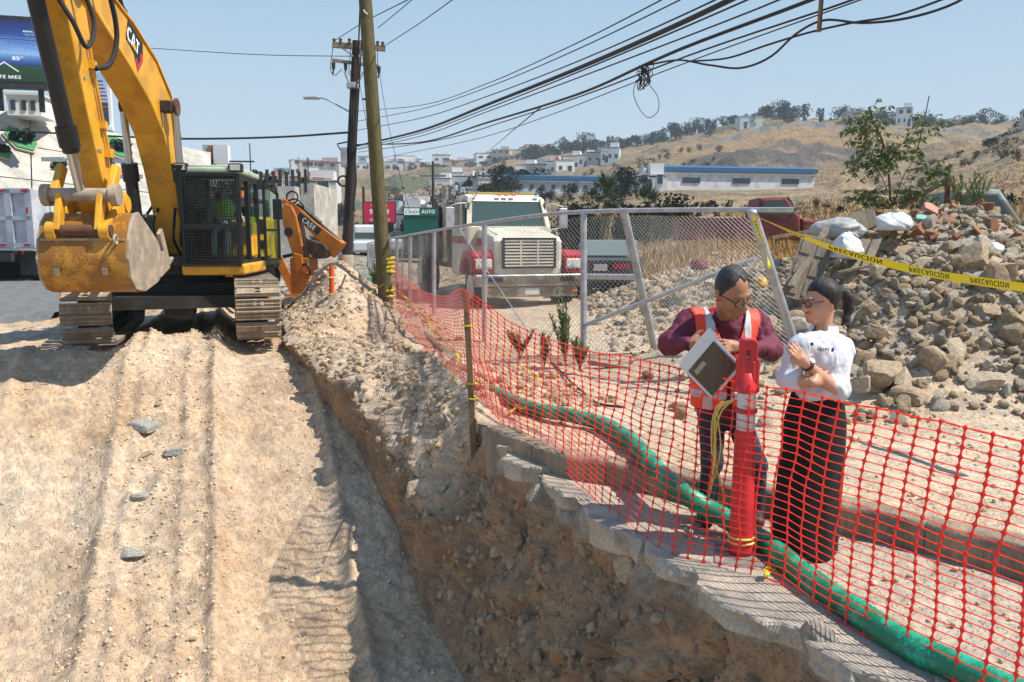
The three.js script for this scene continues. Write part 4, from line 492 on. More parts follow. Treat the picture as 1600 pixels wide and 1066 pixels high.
{ // ---- white truck facing us
  const Z = 16.8, c = at(826, 476, Z), root = thing('bonneted_truck', 'old cream bonneted truck with red fenders behind the chain link fence', 'truck', V(c.x, .37, -Z), .30), W = withTex(lin(.78, .73, .57), T.paint, .6, null, 0, .45), RD = MT.red;
  root.scale.set(1.05, .93, 1.05); const hood = [[0, .62], [0, 1.55], [-.12, 1.66], [-1.3, 1.86], [-1.3, .62]]; // side profile z (front at 0) -> use prism along x
  const px = (pts, w, x = 0, bev = .05) => prism(pts, w, 0, bev).rotateY(-Math.PI / 2).translate(x, 0, 0); // x in profile becomes z
  mesh('hood', M(px(hood.map(([a, b]) => [a, b]), 1.46, 0, .09), rbox(1.2, .06, 1.0, .03, 0, 1.755, -.7, .155)), W, root);
  const grille = mesh('grille', M(box(1.02, .60, .02, 0, 1.28, .012), box(1.10, .05, .05, 0, 1.6, .03), box(1.10, .05, .05, 0, .96, .03), box(.05, .66, .05, -.54, 1.28, .03), box(.05, .66, .05, .54, 1.28, .03)), MT.black, root); for (let k = 0; k < 9; k++) mesh('grille_bar', M(box(1.02, .035, .04, 0, 1.0 + k * .07, .03)), W, grille); for (const x of [-.18, .18]) mesh('grille_stay', M(box(.03, .6, .045, x, 1.28, .032)), W, grille);
  mesh('bumper', M(rbox(2.36, .28, .18, .05, 0, .68, .12), rbox(2.0, .24, .1, .03, 0, .42, .1)), MT.chrome, root); mesh('number_plate', M(box(.3, .15, .02, .02, .43, .16)), PLATE, root); for (const x of [-.93, .93]) mesh('marker_lamp', M(box(.1, .06, .03, x, .44, .155)), LAMPO, root); for (const x of [-.5, .5]) mesh('bumper_slot', M(box(.3, .1, .02, x * 1.5, .7, .212)), MT.black, root);
  for (const s of [-1, 1]) { const f = mesh('fender', M(px([[.02, .85], [.02, 1.22], [-.12, 1.34], [-.75, 1.34], [-1.0, 1.1], [-1.12, .8], [-.98, .78], [-.86, 1.05], [-.6, 1.16], [-.25, 1.1], [-.14, .82]], .42, s * .97, .05), rbox(.42, .34, .1, .06, s * .97, 1.0, .0)), RD, root); mesh('headlamp_bezel', M(rbox(.34, .22, .05, .03, s * .95, 1.04, .05)), W, f); mesh('headlamp', M(cyl(V(s * .98, 1.04, .07), V(s * .98, 1.04, .095), .075, .075, 18), box(.1, .12, .02, s * .84, 1.04, .08)), HEADL, f); wheelParts(root, 0, 0, 0, .5, .3, MT.white).position.set(s * .92, .5, -.6); root.children[root.children.length - 1].rotation.y = Math.PI / 2; }
  mesh('cab', M(px([[-1.3, .7], [-1.3, 1.88], [-1.38, 1.9], [-2.75, 1.9], [-2.75, .7]], 1.9, 0, .05), px([[-1.55, 2.5], [-1.62, 2.62], [-1.9, 2.68], [-2.7, 2.68], [-2.7, 2.5]], 1.72, 0, .06), ...[-1, 1].map(s => bar(V(s * .88, 1.86, -1.36), V(s * .80, 2.56, -1.6), .1, .09)), ...[-1, 1].map(s => box(.08, .75, .12, s * .87, 2.2, -2.0)), box(1.75, .78, .08, 0, 2.2, -2.68)), W, root);
  { const g = box(1.58, .66, .012, 0, 0, 0); g.rotateX(-.33); g.translate(0, 2.2, -1.47); mesh('windscreen', M(g), TINT, root); mesh('side_window', M(box(.02, .55, .5, .86, 2.2, -1.72)), TINT, root); mesh('side_window', M(box(.02, .55, .5, -.86, 2.2, -1.72)), TINT, root); }
  mesh('stripe', M(px([[-1.35, 1.48], [-1.35, 1.66], [-2.7, 1.66], [-2.7, 1.48]], 1.93, 0, .0), px([[-.62, 1.42], [-.5, 1.58], [-1.25, 1.62], [-1.28, 1.44]], 1.485, 0, 0)), RD, root);
  for (const x of [-.16, 0, .16]) mesh('roof_lamp', M(rbox(.1, .05, .05, .015, x, 2.66, -1.55)), LAMPO, root); for (const x of [-.7, .7]) mesh('roof_lamp', M(rbox(.1, .05, .05, .015, x, 2.64, -1.56)), PLATE, root); mesh('roof_bar', M(box(1.5, .05, .12, 0, 2.72, -2.0)), withTex(lin(.5, .36, .08), T.paint, 1, null, 0, .5), root);
  for (const s of [-1, 1]) mesh('mirror', M(rbox(.2, .5, .06, .03, s * 1.28, 2.1, -1.45), tube([V(s * .9, 2.45, -1.5), V(s * 1.15, 2.42, -1.45), V(s * 1.28, 2.36, -1.45)], .016, 10, 5), tube([V(s * .9, 1.8, -1.42), V(s * 1.2, 1.86, -1.45), V(s * 1.28, 1.9, -1.45)], .016, 10, 5)), MT.galv, root);
  mesh('flatbed', M(box(2.4, .12, 5, 0, 1.2, -5.4), box(.9, .3, 6, 0, .9, -4.6), ...[-1, 1].map(s => box(.06, .5, 5, s * 1.2, 1.5, -5.4)), box(2.4, 1.3, .08, 0, 1.75, -2.95)), MT.dark, root); for (const s of [-1, 1]) { const w = wheelParts(root, 0, 0, 0, .5, .5, MT.white); w.position.set(s * .85, .5, -6); w.rotation.y = Math.PI / 2; }
  mesh('exhaust_stack', M(cyl(V(-1.05, 1.0, -2.9), V(-1.05, 2.95, -2.9), .08, .08, 14)), MT.chrome, root);
}
// generic car body from a side profile; front towards -z when tail = +z faces us
function carBody(o, bodyPts, cabPts, w, cw, paint, roof) { const px = (pts, ww, bev) => prism(pts, ww, 0, bev).rotateY(-Math.PI / 2); mesh('body', M(px(bodyPts, w, .06)), paint, o); return mesh('cabin', M(px(cabPts, cw, .07)), roof || paint, o); }
{ // ---- grey saloon, tail towards us (profile x -> z; tail at 0, nose at -4.4)
  const Z = 19.2, b = at(938, 470, Z), o = thing('saloon_car', 'dusty grey saloon car parked nose away beside the truck', 'car', V(b.x, .40, -Z), -.22), P = withTex(lin(.17, .20, .19), T.paint, .8, null, 0, .5);
  const cab = carBody(o, [[0, .42], [.03, .62], [-.02, .94], [-.9, 1.0], [-3.2, 1.0], [-4.3, .86], [-4.45, .6], [-4.4, .38]], [[-.75, .96], [-1.25, 1.38], [-2.4, 1.42], [-3.15, .98]], 1.66, 1.42, withTex(lin(.05, .062, .06), T.paint, .8, null, 0, .4), P); { const g = box(1.22, .5, .01, 0, 0, 0); g.rotateX(-.86); g.translate(0, 1.2, -.93); mesh('rear_window', M(g), std(lin(.17, .22, .215), .2), cab); }
  mesh('rear_panel', M(box(1.5, .2, .02, 0, .80, .03)), MT.dark, o); for (const s of [-1, 1]) mesh('tail_lamp', M(box(.42, .13, .03, s * .5, .80, .045)), LAMPR, o); mesh('number_plate', M(box(.32, .16, .02, 0, .77, .05)), PLATE, o);
  mesh('bumper', M(rbox(1.7, .14, .14, .04, 0, .55, .06)), MT.galv, o); mesh('underbody', M(box(1.4, .16, 3.9, 0, .34, -2.1)), MT.dark, o); for (const z of [-.85, -3.55]) for (const s of [-1, 1]) { const w = wheelParts(o, 0, 0, 0, .31, .2, MT.galv); w.position.set(s * .7, .31, z); w.rotation.y = Math.PI / 2; }
}
function pickup(label, pos, turn, paint, patch) { // nose towards +x
  const o = thing('pickup_truck', label, 'pickup', pos, turn); mesh('bed', M(box(1.9, .5, 1.6, -1.35, .85, 0), box(1.75, .1, 1.4, -1.35, 1.12, 0)), patch, o); mesh('cab', M(prism([[-.4, .6], [-.4, 1.2], [-.3, 1.68], [.35, 1.7], [.72, 1.2], [.8, .6]], 1.5, 0, .07)), paint, o); mesh('hood', M(prism([[.8, .6], [.75, 1.16], [1.7, 1.08], [1.85, .95], [1.85, .6]], 1.5, 0, .08)), paint, o);
  for (const s of [-1, 1]) { mesh('side_window', M(prism([[-.28, 1.24], [-.2, 1.58], [.28, 1.6], [.54, 1.24]], .02, s * .755, .004)), TINT, o); mesh('wheel_arch', M(prism([[.9, .5], [1.0, .9], [1.35, 1.02], [1.68, .9], [1.78, .5], [1.66, .5], [1.55, .8], [1.35, .88], [1.12, .8], [1.02, .5]], .1, s * .76, .02)), paint, o); wheelParts(o, 1.34, .36, s * .68, .36, .22, MT.galv); wheelParts(o, -1.4, .36, s * .68, .36, .22, MT.galv); }
  { const g = box(.01, .62, 1.3, 0, 0, 0); g.rotateZ(.6); g.translate(.57, 1.44, 0); mesh('windscreen', M(g), TINT, o); } mesh('bumper', M(rbox(.12, .16, 1.5, .04, 1.9, .62, 0)), MT.galv, o); return o;
}
{ const a = at(1212, 352, 24), p = pickup('abandoned maroon pickup half hidden in dry grass behind the fence', V(a.x - .2, 1.1, -24.4), -.1, withTex(lin(.30, .065, .06), T.grime, .8, null, 0, .7), withTex(lin(.28, .08, .08), T.grime, .5, null, 0, .75)); p.scale.setScalar(1.15); }
{ const a = at(1497, 372, 15.6), p = pickup('abandoned pale blue pickup behind the rubble heap at right', V(a.x - .05, .86, -15.6), -.12, withTex(lin(.36, .42, .40), T.grime, .6, null, 0, .6), withTex(lin(.30, .34, .33), T.grime, .8, null, 0, .7)); p.scale.setScalar(1.12); }
// ---------- poles, lamp, cables ----------
const CABLE = std(lin(.018, .018, .02), .6);
{ // green treated pole
  const Z = 16.5, base = at(606, 503, Z), top = at(566, -70, Z - .3), o = thing('utility_pole', 'leaning greenish timber pole wrapped with yellow tape', 'pole', V(base.x, base.y - .3, base.z)); const d = top.clone().sub(base); d.y += .3;
  mesh('shaft', M(cyl(V(0, 0, 0), d, .155, .125, 20)), withTex(lin(.16, .15, .065), T.wood, .8, T.woodB, .008), o); mesh('hook', M(tube([V(0, 0, 0).addScaledVector(d, .86).add(V(-.02, 0, .15)), V(0, 0, 0).addScaledVector(d, .853).add(V(.01, 0, .19)), V(0, 0, 0).addScaledVector(d, .85).add(V(.05, 0, .16))], .015, 10, 5)), MT.white, o); mesh('bolt', M(cyl(V(0, 0, 0).addScaledVector(d, .64).add(V(-.19, 0, .02)), V(0, 0, 0).addScaledVector(d, .64).add(V(0, 0, .02)), .02)), MT.rust, o);
}
const PZ = 26;
{ // dark pole with cross-arms
  const base = at(540, 432, PZ), top = at(557, 64, PZ), o = thing('utility_pole', 'dark timber pole with cross-arms and a concrete collar at its foot', 'pole', base.clone()); const d = top.clone().sub(base), L = (px, py, dz = 0) => at(px, py, PZ - dz).sub(base);
  mesh('shaft', M(cyl(V(0, -.3, 0), d, .19, .13, 16)), withTex(lin(.05, .032, .024), T.wood, .8, T.woodB, .01, .8), o); mesh('concrete_collar', M(cyl(V(0, -.3, 0), L(540, 398), .30, .25, 16)), MT.concrete, o);
  mesh('cross_arm', M(bar(L(519, 70, .15), L(602, 76, -.15), .14, .16)), MT.greyWood, o); mesh('cross_arm', M(bar(L(519, 94, .12), L(592, 104, -.12), .10, .09)), MT.greyWood, o);
  for (const [x, y] of [[522, 66], [532, 66], [546, 66], [566, 68], [590, 70], [598, 71]]) mesh('insulator', M(cyl(L(x, y + 2, .15), L(x, y - 6, .15), .05, .035, 10), sph(.06, ...L(x, y - 4, .15).toArray(), 1, .6, 1, 8)), MT.rust, o);
  for (const [x, y] of [[521, 102], [540, 103], [592, 108]]) mesh('fuse_holder', M(cyl(L(x, y - 4, .1), L(x, y + 6, .1), .06, .05, 10), cyl(L(x, y + 6, .1), L(x - 1, y + 14, .1), .025)), MT.dark, o);
  mesh('brace', M(bar(L(536, 76, .1), L(552, 88, .12), .03, .05), bar(L(575, 80, .1), L(560, 88, .12), .03, .05)), MT.galv, o); mesh('transformer_bracket', M(rbox(.34, .18, .3, .03, ...L(551, 134, .2).toArray()), bar(L(538, 112, .2), L(546, 132, .2), .05, .05), bar(L(568, 112, .2), L(560, 128, .2), .05, .05)), MT.galv, o);
  mesh('control_box', M(rbox(.2, .62, .2, .02, ...L(538, 246, .1).toArray())), MT.galv, o); mesh('cable_bracket', M(bar(L(527, 225), L(546, 221), .04, .04), bar(L(527, 226), L(534, 238), .03, .03)), MT.dark, o);
  mesh('cable_coil', M(ring(.16, .03, 'z', ...L(536, 283, .1).toArray()), tube([L(552, 180, .2), L(553, 240, .22), L(556, 280, .24), L(551, 330, .22)], .03, 20, 5), tube([L(548, 110, .22), L(549, 180, .2), L(546, 300, .2)], .02, 20, 5)), CABLE, o);
  for (const [a, b] of [[520, 522], [548, 545], [590, 570]]) mesh('jumper', M(tube([L(a, 74, .15), L(a - 3, 112, .25), L(b, 118, .2), L(b + 12, 108, .1)], .012, 16, 5)), CABLE, o);
  const la = thing('street_lamp', 'grey street lamp on a thin arm reaching left from the dark pole', 'lamp', at(546, 175, PZ)); const l0 = la.position.clone(), Q = (px, py) => at(px, py, PZ).sub(l0); mesh('arm', M(tube([Q(546, 175), Q(530, 166), Q(512, 156), Q(498, 152)], .028, 16, 6)), MT.galv, la); mesh('lamp_head', M(rbox(.52, .09, .2, .04, ...Q(487, 153).toArray())), MT.galv, la);
}
function wirePole(label, px, top, bot, Z, arm, r = .12) { const b = at(px, bot, Z), t = at(px, top, Z), o = thing('utility_pole', label, 'pole', b); mesh('shaft', M(cyl(V(0, -.4, 0), V(0, t.y - b.y, 0), r, r * .7, 10)), withTex(lin(.07, .05, .04), T.wood, .8), o); if (arm) for (const dy of [.35, 1.1]) mesh('cross_arm', M(box(arm, .14, .14, 0, t.y - b.y - dy, 0)), MT.greyWood, o); return o; }
wirePole('thin distant pole with cross-arms behind the red billboard', 678, 252, 395, 62, 2.0, .13); wirePole('short dark pole with a transformer left of the red billboard', 570, 292, 392, 60, 0, .14); wirePole('slim far pole on the skyline above the wall', 482, 246, 290, 120, 0, .12); wirePole('slim mast above the wall behind the cab roof', 393, 224, 300, 90, 0, .08);
const wire = (label, pts, r, n = 60) => { const m = mesh('overhead_cable', tube(pts.map(p => at(...p)), r, n, 5), CABLE); return tag(m, label, 'cable', 'overhead cables'); };
const WL = [
  ['thin overhead wire rising from the left end of the cross-arm', [[522, 64, 26], [566, 36, 22], [640, -2, 16], [700, -36, 12]], .012], ['second thin wire rising steeply from the middle of the cross-arm', [[590, 44, 24], [612, 26, 22], [655, -10, 17]], .012], ['thin wire rising from the right end of the cross-arm', [[600, 72, 26], [650, 40, 21], [706, 0, 16], [760, -40, 12]], .012],
  ['uppermost thin wire of the sweep across the sky', [[556, 174, 26], [660, 164, 22], [760, 131, 17], [900, 68, 12], [1033, 0, 9], [1100, -36, 8]], .009], ['second thin wire of the sweep across the sky', [[556, 190, 26], [660, 170, 22], [760, 137, 17], [900, 78, 12], [1062, 0, 9], [1120, -30, 8]], .009], ['third wire of the sweep just above the thick bundle', [[556, 204, 26], [660, 184, 21], [760, 151, 16], [900, 97, 12], [1117, 0, 8], [1180, -32, 7.4]], .010],
  ['thick black cable bundle of the sweep across the sky', [[558, 228, 26], [660, 203, 20], [760, 164, 15], [900, 108, 11], [1020, 56, 8.8], [1140, 0, 7.4], [1200, -30, 7]], .028], ['wire just below the thick bundle', [[558, 232, 26], [660, 207, 20], [760, 170, 15], [900, 114, 11], [1167, 0, 7.6], [1230, -30, 7]], .010], ['second wire below the thick bundle', [[558, 234, 26], [660, 212, 20], [760, 175, 15], [960, 100, 10], [1217, 0, 7.4], [1280, -28, 7]], .009],
  ['lower thick cable carrying the tangle of loose wire', [[556, 226, 26], [660, 222, 20], [760, 192, 15], [917, 142, 10.5], [1010, 100, 8.8], [1075, 72, 8], [1267, 0, 6.6], [1330, -26, 6.2]], .017], ['thin wire lashed along the lower thick cable', [[560, 238, 26], [700, 216, 18], [800, 186, 14], [920, 146, 10.5], [1100, 78, 8], [1332, 0, 6.4], [1400, -26, 6]], .009], ['faint thin wire lowest in the sweep across the sky', [[600, 246, 24], [760, 213, 15], [870, 176, 12], [986, 131, 9.5], [1110, 84, 8], [1400, -20, 6]], .006],
  ['drooping black cable sagging below the others at the right', [[1010, 102, 8.8], [1060, 94, 8.2], [1110, 102, 7.6], [1160, 106, 7.2], [1205, 88, 6.9], [1245, 52, 6.7], [1285, 32, 6.5], [1350, 36, 6.2], [1420, 28, 6], [1490, 6, 5.8], [1540, -24, 5.7]], .010], ['twisting black cable that crosses the drooping one at the right', [[1080, 96, 8], [1140, 90, 7.4], [1200, 70, 7], [1260, 52, 6.7], [1330, 36, 6.3], [1400, 24, 6], [1470, 0, 5.9], [1510, -16, 5.8]], .009],
  ['slack wire dropping to the houses in the middle distance', [[848, 165, 13], [800, 205, 24], [760, 238, 60], [735, 252, 110]], .012], ['thick cable running left from the dark pole past the boom', [[546, 207, 26], [440, 214, 26], [300, 217, 26], [200, 214, 27], [-60, 200, 28]], .034], ['thin wire high above the excavator cab', [[552, 88, 26], [420, 86, 27], [230, 75, 30], [-60, 56, 34]], .012],
  ['dark cable running straight up beside the green pole', [[552, 230, 25.6], [558, 120, 24], [563, 0, 22], [566, -50, 21]], .022], ['second dark cable running up beside the green pole', [[556, 230, 25.5], [562, 120, 23], [568, 10, 21], [570, -50, 20]], .018], ['thin guy wire slanting down right of the green pole', [[592, 108, 26], [602, 170, 26], [620, 254, 26.5], [640, 330, 27]], .008], ['thin guy wire between the two poles', [[560, 120, 26], [572, 190, 26], [588, 290, 26], [596, 340, 26]], .008]];
for (const w of WL) wire(...w);
{ const p = at(1005, 104, 8.8), o = thing('wire_tangle', 'tangle of loose wire with a hanging loop on the lower cable', 'wire', p), r = rngOf(5); const Q = (x, y) => at(x, y, 8.8).sub(p); mesh('loop', M(tube([Q(1002, 118), Q(990, 140), Q(998, 168), Q(1014, 184), Q(1028, 174), Q(1028, 152), Q(1016, 134), Q(1006, 118)], .004, 50, 4)), CABLE, o); for (let k = 0; k < 12; k++) mesh('strand', M(tube([Q(1002 + r() * 8, 100 + r() * 12), Q(992 + r() * 30, 98 + r() * 44), Q(990 + r() * 32, 100 + r() * 46), Q(1000 + r() * 10, 110 + r() * 20)], .0045, 20, 4)), CABLE, o); }
{ const p = at(1281, 20, 6.5), o = thing('cable_spacer', 'brown wooden spacer hanging vertically on the cable', 'spacer', p), b = at(1279, 50, 6.5).sub(p), t = at(1284, -20, 6.5).sub(p); mesh('stick', M(bar(b, t, .022, .022)), MT.wood, o); mesh('cord', M(cyl(b.clone().add(V(.014, 0, .01)), t.clone().add(V(.014, 0, .01)), .005, .005, 5)), CABLE, o); }
// ---------- chain-link fence ----------
{
  const o = thing('chain_link_fence', 'sagging galvanised chain link fence around the dirt lot', 'fence');
  const post = (t, b, r, lab) => { const m = mesh('post', M(cyl(b, t, r, r, 14), sph(r * 1.15, t.x, t.y, t.z, 1, .7, 1, 10)), MT.galv, o); if (lab) m.userData.label = lab; };
  // stations of the fence: top and bottom of the mesh
  const S = [[at(575, 381, 36), at(575, 432, 36)], [at(596, 378, 26), at(596, 445, 26)], [at(620, 372, 20.5), at(620, 465, 20.5)], [at(641, 368, 18), at(641, 480, 18)], [at(678, 362, 15.6), at(678, 500, 15.6)], [at(757, 349, 12.9), at(757, 530, 12.9)], [at(912, 334, 10.6), at(912, 566, 10.6)], [at(975, 332, 10.9), at(1024, 548, 11.5)], [at(1176, 333, 8.9), at(1258, 590, 9.4)]];
  S.forEach(([t, b], i) => { const d = t.clone().sub(b).normalize(); post(t, b.clone().addScaledVector(d, -.3), i >= 7 ? .055 : .043, i === 7 ? 'post leaning to the left' : i === 8 ? 'thick post leaning far to the left' : undefined); });
  const rail = [at(575, 380, 36), at(620, 371, 20.5), at(678, 361, 15.6), at(757, 348, 12.9), at(840, 337, 11.6), at(912, 331, 10.6), at(1060, 328, 9.7), at(1176, 328, 8.95), at(1243, 328, 8.5)]; mesh('top_rail', M(tube(rail, .028, 90, 8)), MT.galv, o);
  mesh('brace_rail', M(cyl(at(914, 508, 10.55), at(1180, 404, 9.6), .028, .028, 10)), MT.galv, o);
  { const a = at(716, 356, 14), b = at(832, 528, 11.5); mesh('guy_wire', M(cyl(a, b, .010, .010, 5)), MT.galv, o); }
  // woven wire: zigzag strands, one mesh per bay
  for (let i = 1; i < S.length; i++) {
    const [t0, b0] = S[i - 1], [t1, b1] = S[i], L = (t0.distanceTo(t1) + b0.distanceTo(b1)) / 2, cell = i <= 2 ? .14 : i <= 4 ? .09 : .075, nc = Math.round(L / cell), nr = Math.round(2 / cell), pts = (u, v) => t0.clone().lerp(t1, u).lerp(b0.clone().lerp(b1, u), v), list = [], out = V(t1.z - t0.z, 0, -(t1.x - t0.x)).normalize();
    const P = (c, k) => { const u = (c + (k % 2) * .5) / nc, v = .02 + .96 * k / (2 * nr); const q = pts(clamp(u, 0, 1), v); q.addScaledVector(out, .06 * Math.sin(u * 7) * Math.sin(v * 3.1) + .03 * fbm(u * 6, v * 4, i, 2)); return q; };
    const pos = [], nor = [], rad = i >= 7 ? .0026 : .0024; const seg = (a, b) => { const d = b.clone().sub(a).normalize(), s = d.clone().cross(out).normalize(), n = [s, s.clone().multiplyScalar(-.5).addScaledVector(out, .87), s.clone().multiplyScalar(-.5).addScaledVector(out, -.87)]; for (let e = 0; e < 3; e++) { const p = n[e], q = n[(e + 1) % 3]; for (const [w, x] of [[a, p], [b, p], [b, q], [a, p], [b, q], [a, q]]) { pos.push(w.x + x.x * rad, w.y + x.y * rad, w.z + x.z * rad); nor.push(x.x, x.y, x.z); } } };
    for (let c = 0; c < nc; c++) for (let k = 0; k < 2 * nr; k++) { const a = P(c, k), b = P(c, k + 1); seg(a, b); const e = P(c + 1, k), f = P(c + (k % 2 ? 0 : 1), k + 1); if (k % 2 === 0) seg(e, P(c, k + 1)); else seg(a, P(c + 1, k + 1)); }
    const g = new THREE.BufferGeometry(); g.setAttribute('position', new THREE.Float32BufferAttribute(pos, 3)); g.setAttribute('normal', new THREE.Float32BufferAttribute(nor, 3)); const m = mesh('woven_wire', g, std(lin(.34, .35, .35), .45, { metalness: .6 }), o); m.userData.kind = 'stuff';
  }
}
// ---------- signs and shop behind ----------
{ const b = at(593, 348, 58), o = thing('billboard', 'red advertising billboard with white lettering behind the green pole', 'billboard', b), w = at(618, 348, 58).x - at(569, 348, 58).x, h = at(593, 316, 58).y - b.y; mesh('frame', M(box(w + .1, h + .1, .2, 0, h / 2, -.12), box(.2, 4, .2, 0, -2, -.12)), MT.dark, o); const g = new THREE.PlaneGeometry(w, h); g.translate(0, h / 2, 0); mesh('poster', g, std(lin(1, 1, 1), .6, { map: canvasTex(512, 330, (x, ww, hh) => { x.fillStyle = '#cf1f45'; x.fillRect(0, 0, ww, hh); x.fillStyle = '#fff'; x.textAlign = 'center'; x.font = '34px sans-serif'; x.fillText('Anuncia tu marca', ww / 2, 60); x.font = 'bold 110px sans-serif'; x.fillText('9       9', ww / 2, 190); x.font = '30px sans-serif'; x.fillText('contáctanos', ww / 2, 240); x.font = 'bold 52px sans-serif'; x.fillText('+52 (664) 9 13', ww / 2, 300); }) }), o); }
{ const b = at(680, 366, 40), o = thing('shop_building', 'green corrugated workshop with a white painted sign behind the truck', 'shop', b, .1); const w = 3.1, h = at(680, 334, 40).y - b.y; const wl = mesh('wall', M(box(w, h + 1, 3, 0, h / 2 - .5, -1.6)), std(lin(.015, .16, .12), .6), o); for (let k = 0; k < 24; k++) mesh('rib', M(box(.05, h, .05, -w / 2 + .06 + k * .13, h / 2, -.08)), wl.material, o); const s = mesh('sign_board', M(box(w, .42, .06, 0, h + .1, -.05)), std(lin(.02, .14, .11), .6), o); const g = new THREE.PlaneGeometry(w, .42); g.translate(0, h + .1, -.015); mesh('lettering', g, std(lin(1, 1, 1), .6, { map: canvasTex(1024, 140, (x, ww, hh) => { x.fillStyle = '#0d5a48'; x.fillRect(0, 0, ww, hh); x.fillStyle = '#e8f0ec'; x.fillRect(10, 18, 250, 104); x.fillStyle = '#0d5a48'; x.font = 'italic bold 80px serif'; x.fillText('Castro', 20, 100); x.fillStyle = '#e8f0ec'; x.font = 'bold 84px sans-serif'; x.fillText('AUTO', 290, 100); x.fillText('ELENC', 620, 100); }) }), s); }
for (const [px, py, Z, c, l] of [[551, 398, 58, lin(.30, .02, .03), 'small red car far down the road beside the dark pole'], [571, 400, 52, lin(.6, .6, .6), 'white van coming up the road in the distance'], [627, 396, 56, lin(.55, .55, .55), 'small silver car parked beyond the fence by the billboard']]) { const b = at(px, py, Z), o = thing('parked_car', l, 'car', b); o.rotation.y = .2; mesh('body', M(rbox(1.7, .75, 3.8, .2, 0, .62, 0)), std(c, .35), o); mesh('cabin', M(rbox(1.5, l.includes('van') ? 1.2 : .6, 2, .2, 0, l.includes('van') ? 1.4 : 1.2, -.2)), l.includes('van') ? std(c, .35) : TINT, o); mesh('windscreen', M(box(1.3, .4, .02, 0, 1.3, .82)), TINT, o); for (const x of [-.75, .75]) mesh('wheel', M(cyl(V(x - .1, .3, 1.2), V(x + .1, .3, 1.2), .3, .3, 12)), MT.rubber, o); }
// ---------- rocks ----------
function rockGeo(seed, detail = 3, cuts = 9) {
  const r = rngOf(seed), pl = []; if (cuts < 0) for (const [x, y, z] of [[1, 0, 0], [-1, 0, 0], [0, 1, 0], [0, -1, 0], [0, 0, 1], [0, 0, -1], [.7, .7, 0], [-.6, .3, .7]]) pl.push([V(x + .5 * (r() - .5), y + .5 * (r() - .5), z + .5 * (r() - .5)).normalize(), (Math.abs(x * y) + Math.abs(x * z) > 0 ? .62 : .40) + .22 * r()]);
  for (let i = 0; i < cuts; i++) { const d = V(r() * 2 - 1, r() * 2 - 1, r() * 2 - 1).normalize(); pl.push([d, .46 + .36 * r()]); }
  let g = new THREE.IcosahedronGeometry(1, detail); g.deleteAttribute('uv'); g.deleteAttribute('normal'); g = mergeVertices(g, 1e-4); const p = g.attributes.position, v = V(), sx = .8 + .5 * r(), sy = .6 + .3 * r(), sz = .75 + .4 * r();
  for (let i = 0; i < p.count; i++) { v.fromBufferAttribute(p, i).normalize(); let R = 1; for (const [n, h] of pl) { const d = v.dot(n); if (d > 0) R = Math.min(R, h / d); } R *= 1 + .05 * fbm(v.x * 5 + seed, v.y * 5, v.z * 5, 3); p.setXYZ(i, v.x * R * sx, v.y * R * sy, v.z * R * sz); }
  const f = g.toNonIndexed(); g.computeVertexNormals(); f.computeVertexNormals(); // flat facets softened by bump
  return boxUV(f);
}
const ROCKS = Array.from({ length: 12 }, (_, i) => i < 6 ? rockGeo(11 + i, 3) : rockGeo(11 + i, 3, -1));
const SMALL = Array.from({ length: 4 }, (_, i) => rockGeo(51 + i, 1, 8));
const RM = [MT.rockA, MT.rockB, MT.rockC, MT.rockA, MT.rockD];
const BRICKS = []; const RR = rngOf(404), surfY = (X, Z) => X < edgeX(Z) ? floorY(X, Z) : bankY(X, Z);
function rock(name, label, cat, group, x, y, z, s, mat, geo) { const m = mesh(name, geo || ROCKS[Math.floor(RR() * ROCKS.length)], mat); m.position.set(x, y, z); m.rotation.set(RR() * 6, RR() * 6, RR() * 6); m.scale.setScalar(s); return tag(m, label, cat, group); }
function scatter(name, list, geo, mat, label) { const m = new THREE.InstancedMesh(geo, mat, list.length), q = new THREE.Quaternion(), e = new THREE.Euler(), X = new THREE.Matrix4(), c = new THREE.Color(); list.forEach((p, i) => { q.setFromEuler(e.set(RR() * 6, RR() * 6, RR() * 6)); X.compose(V(p[0], p[1], p[2]), q, V(p[3], p[3], p[3])); m.setMatrixAt(i, X); const t = .75 + .45 * RR(); m.setColorAt(i, c.setRGB(t, t * (.97 + .03 * RR()), t * (.92 + .08 * RR()))); }); m.name = numbered(name); m.castShadow = m.receiveShadow = true; m.userData = { kind: 'stuff', label }; scene.add(m); return m; }
let mi = 0; const rockLabel = (heap, s, m, X, x0, x1, Z, z0, z1) => `${s < .1 ? 'small' : s < .16 ? 'medium' : 'large'} ${['tan', 'brown', 'pale', 'tan', 'grey'][m]} rock at the ${Z < z0 ? 'front' : Z < z1 ? 'middle' : 'back'} ${X < x0 ? 'left' : X < x1 ? 'centre' : 'right'} of the ${heap}`;
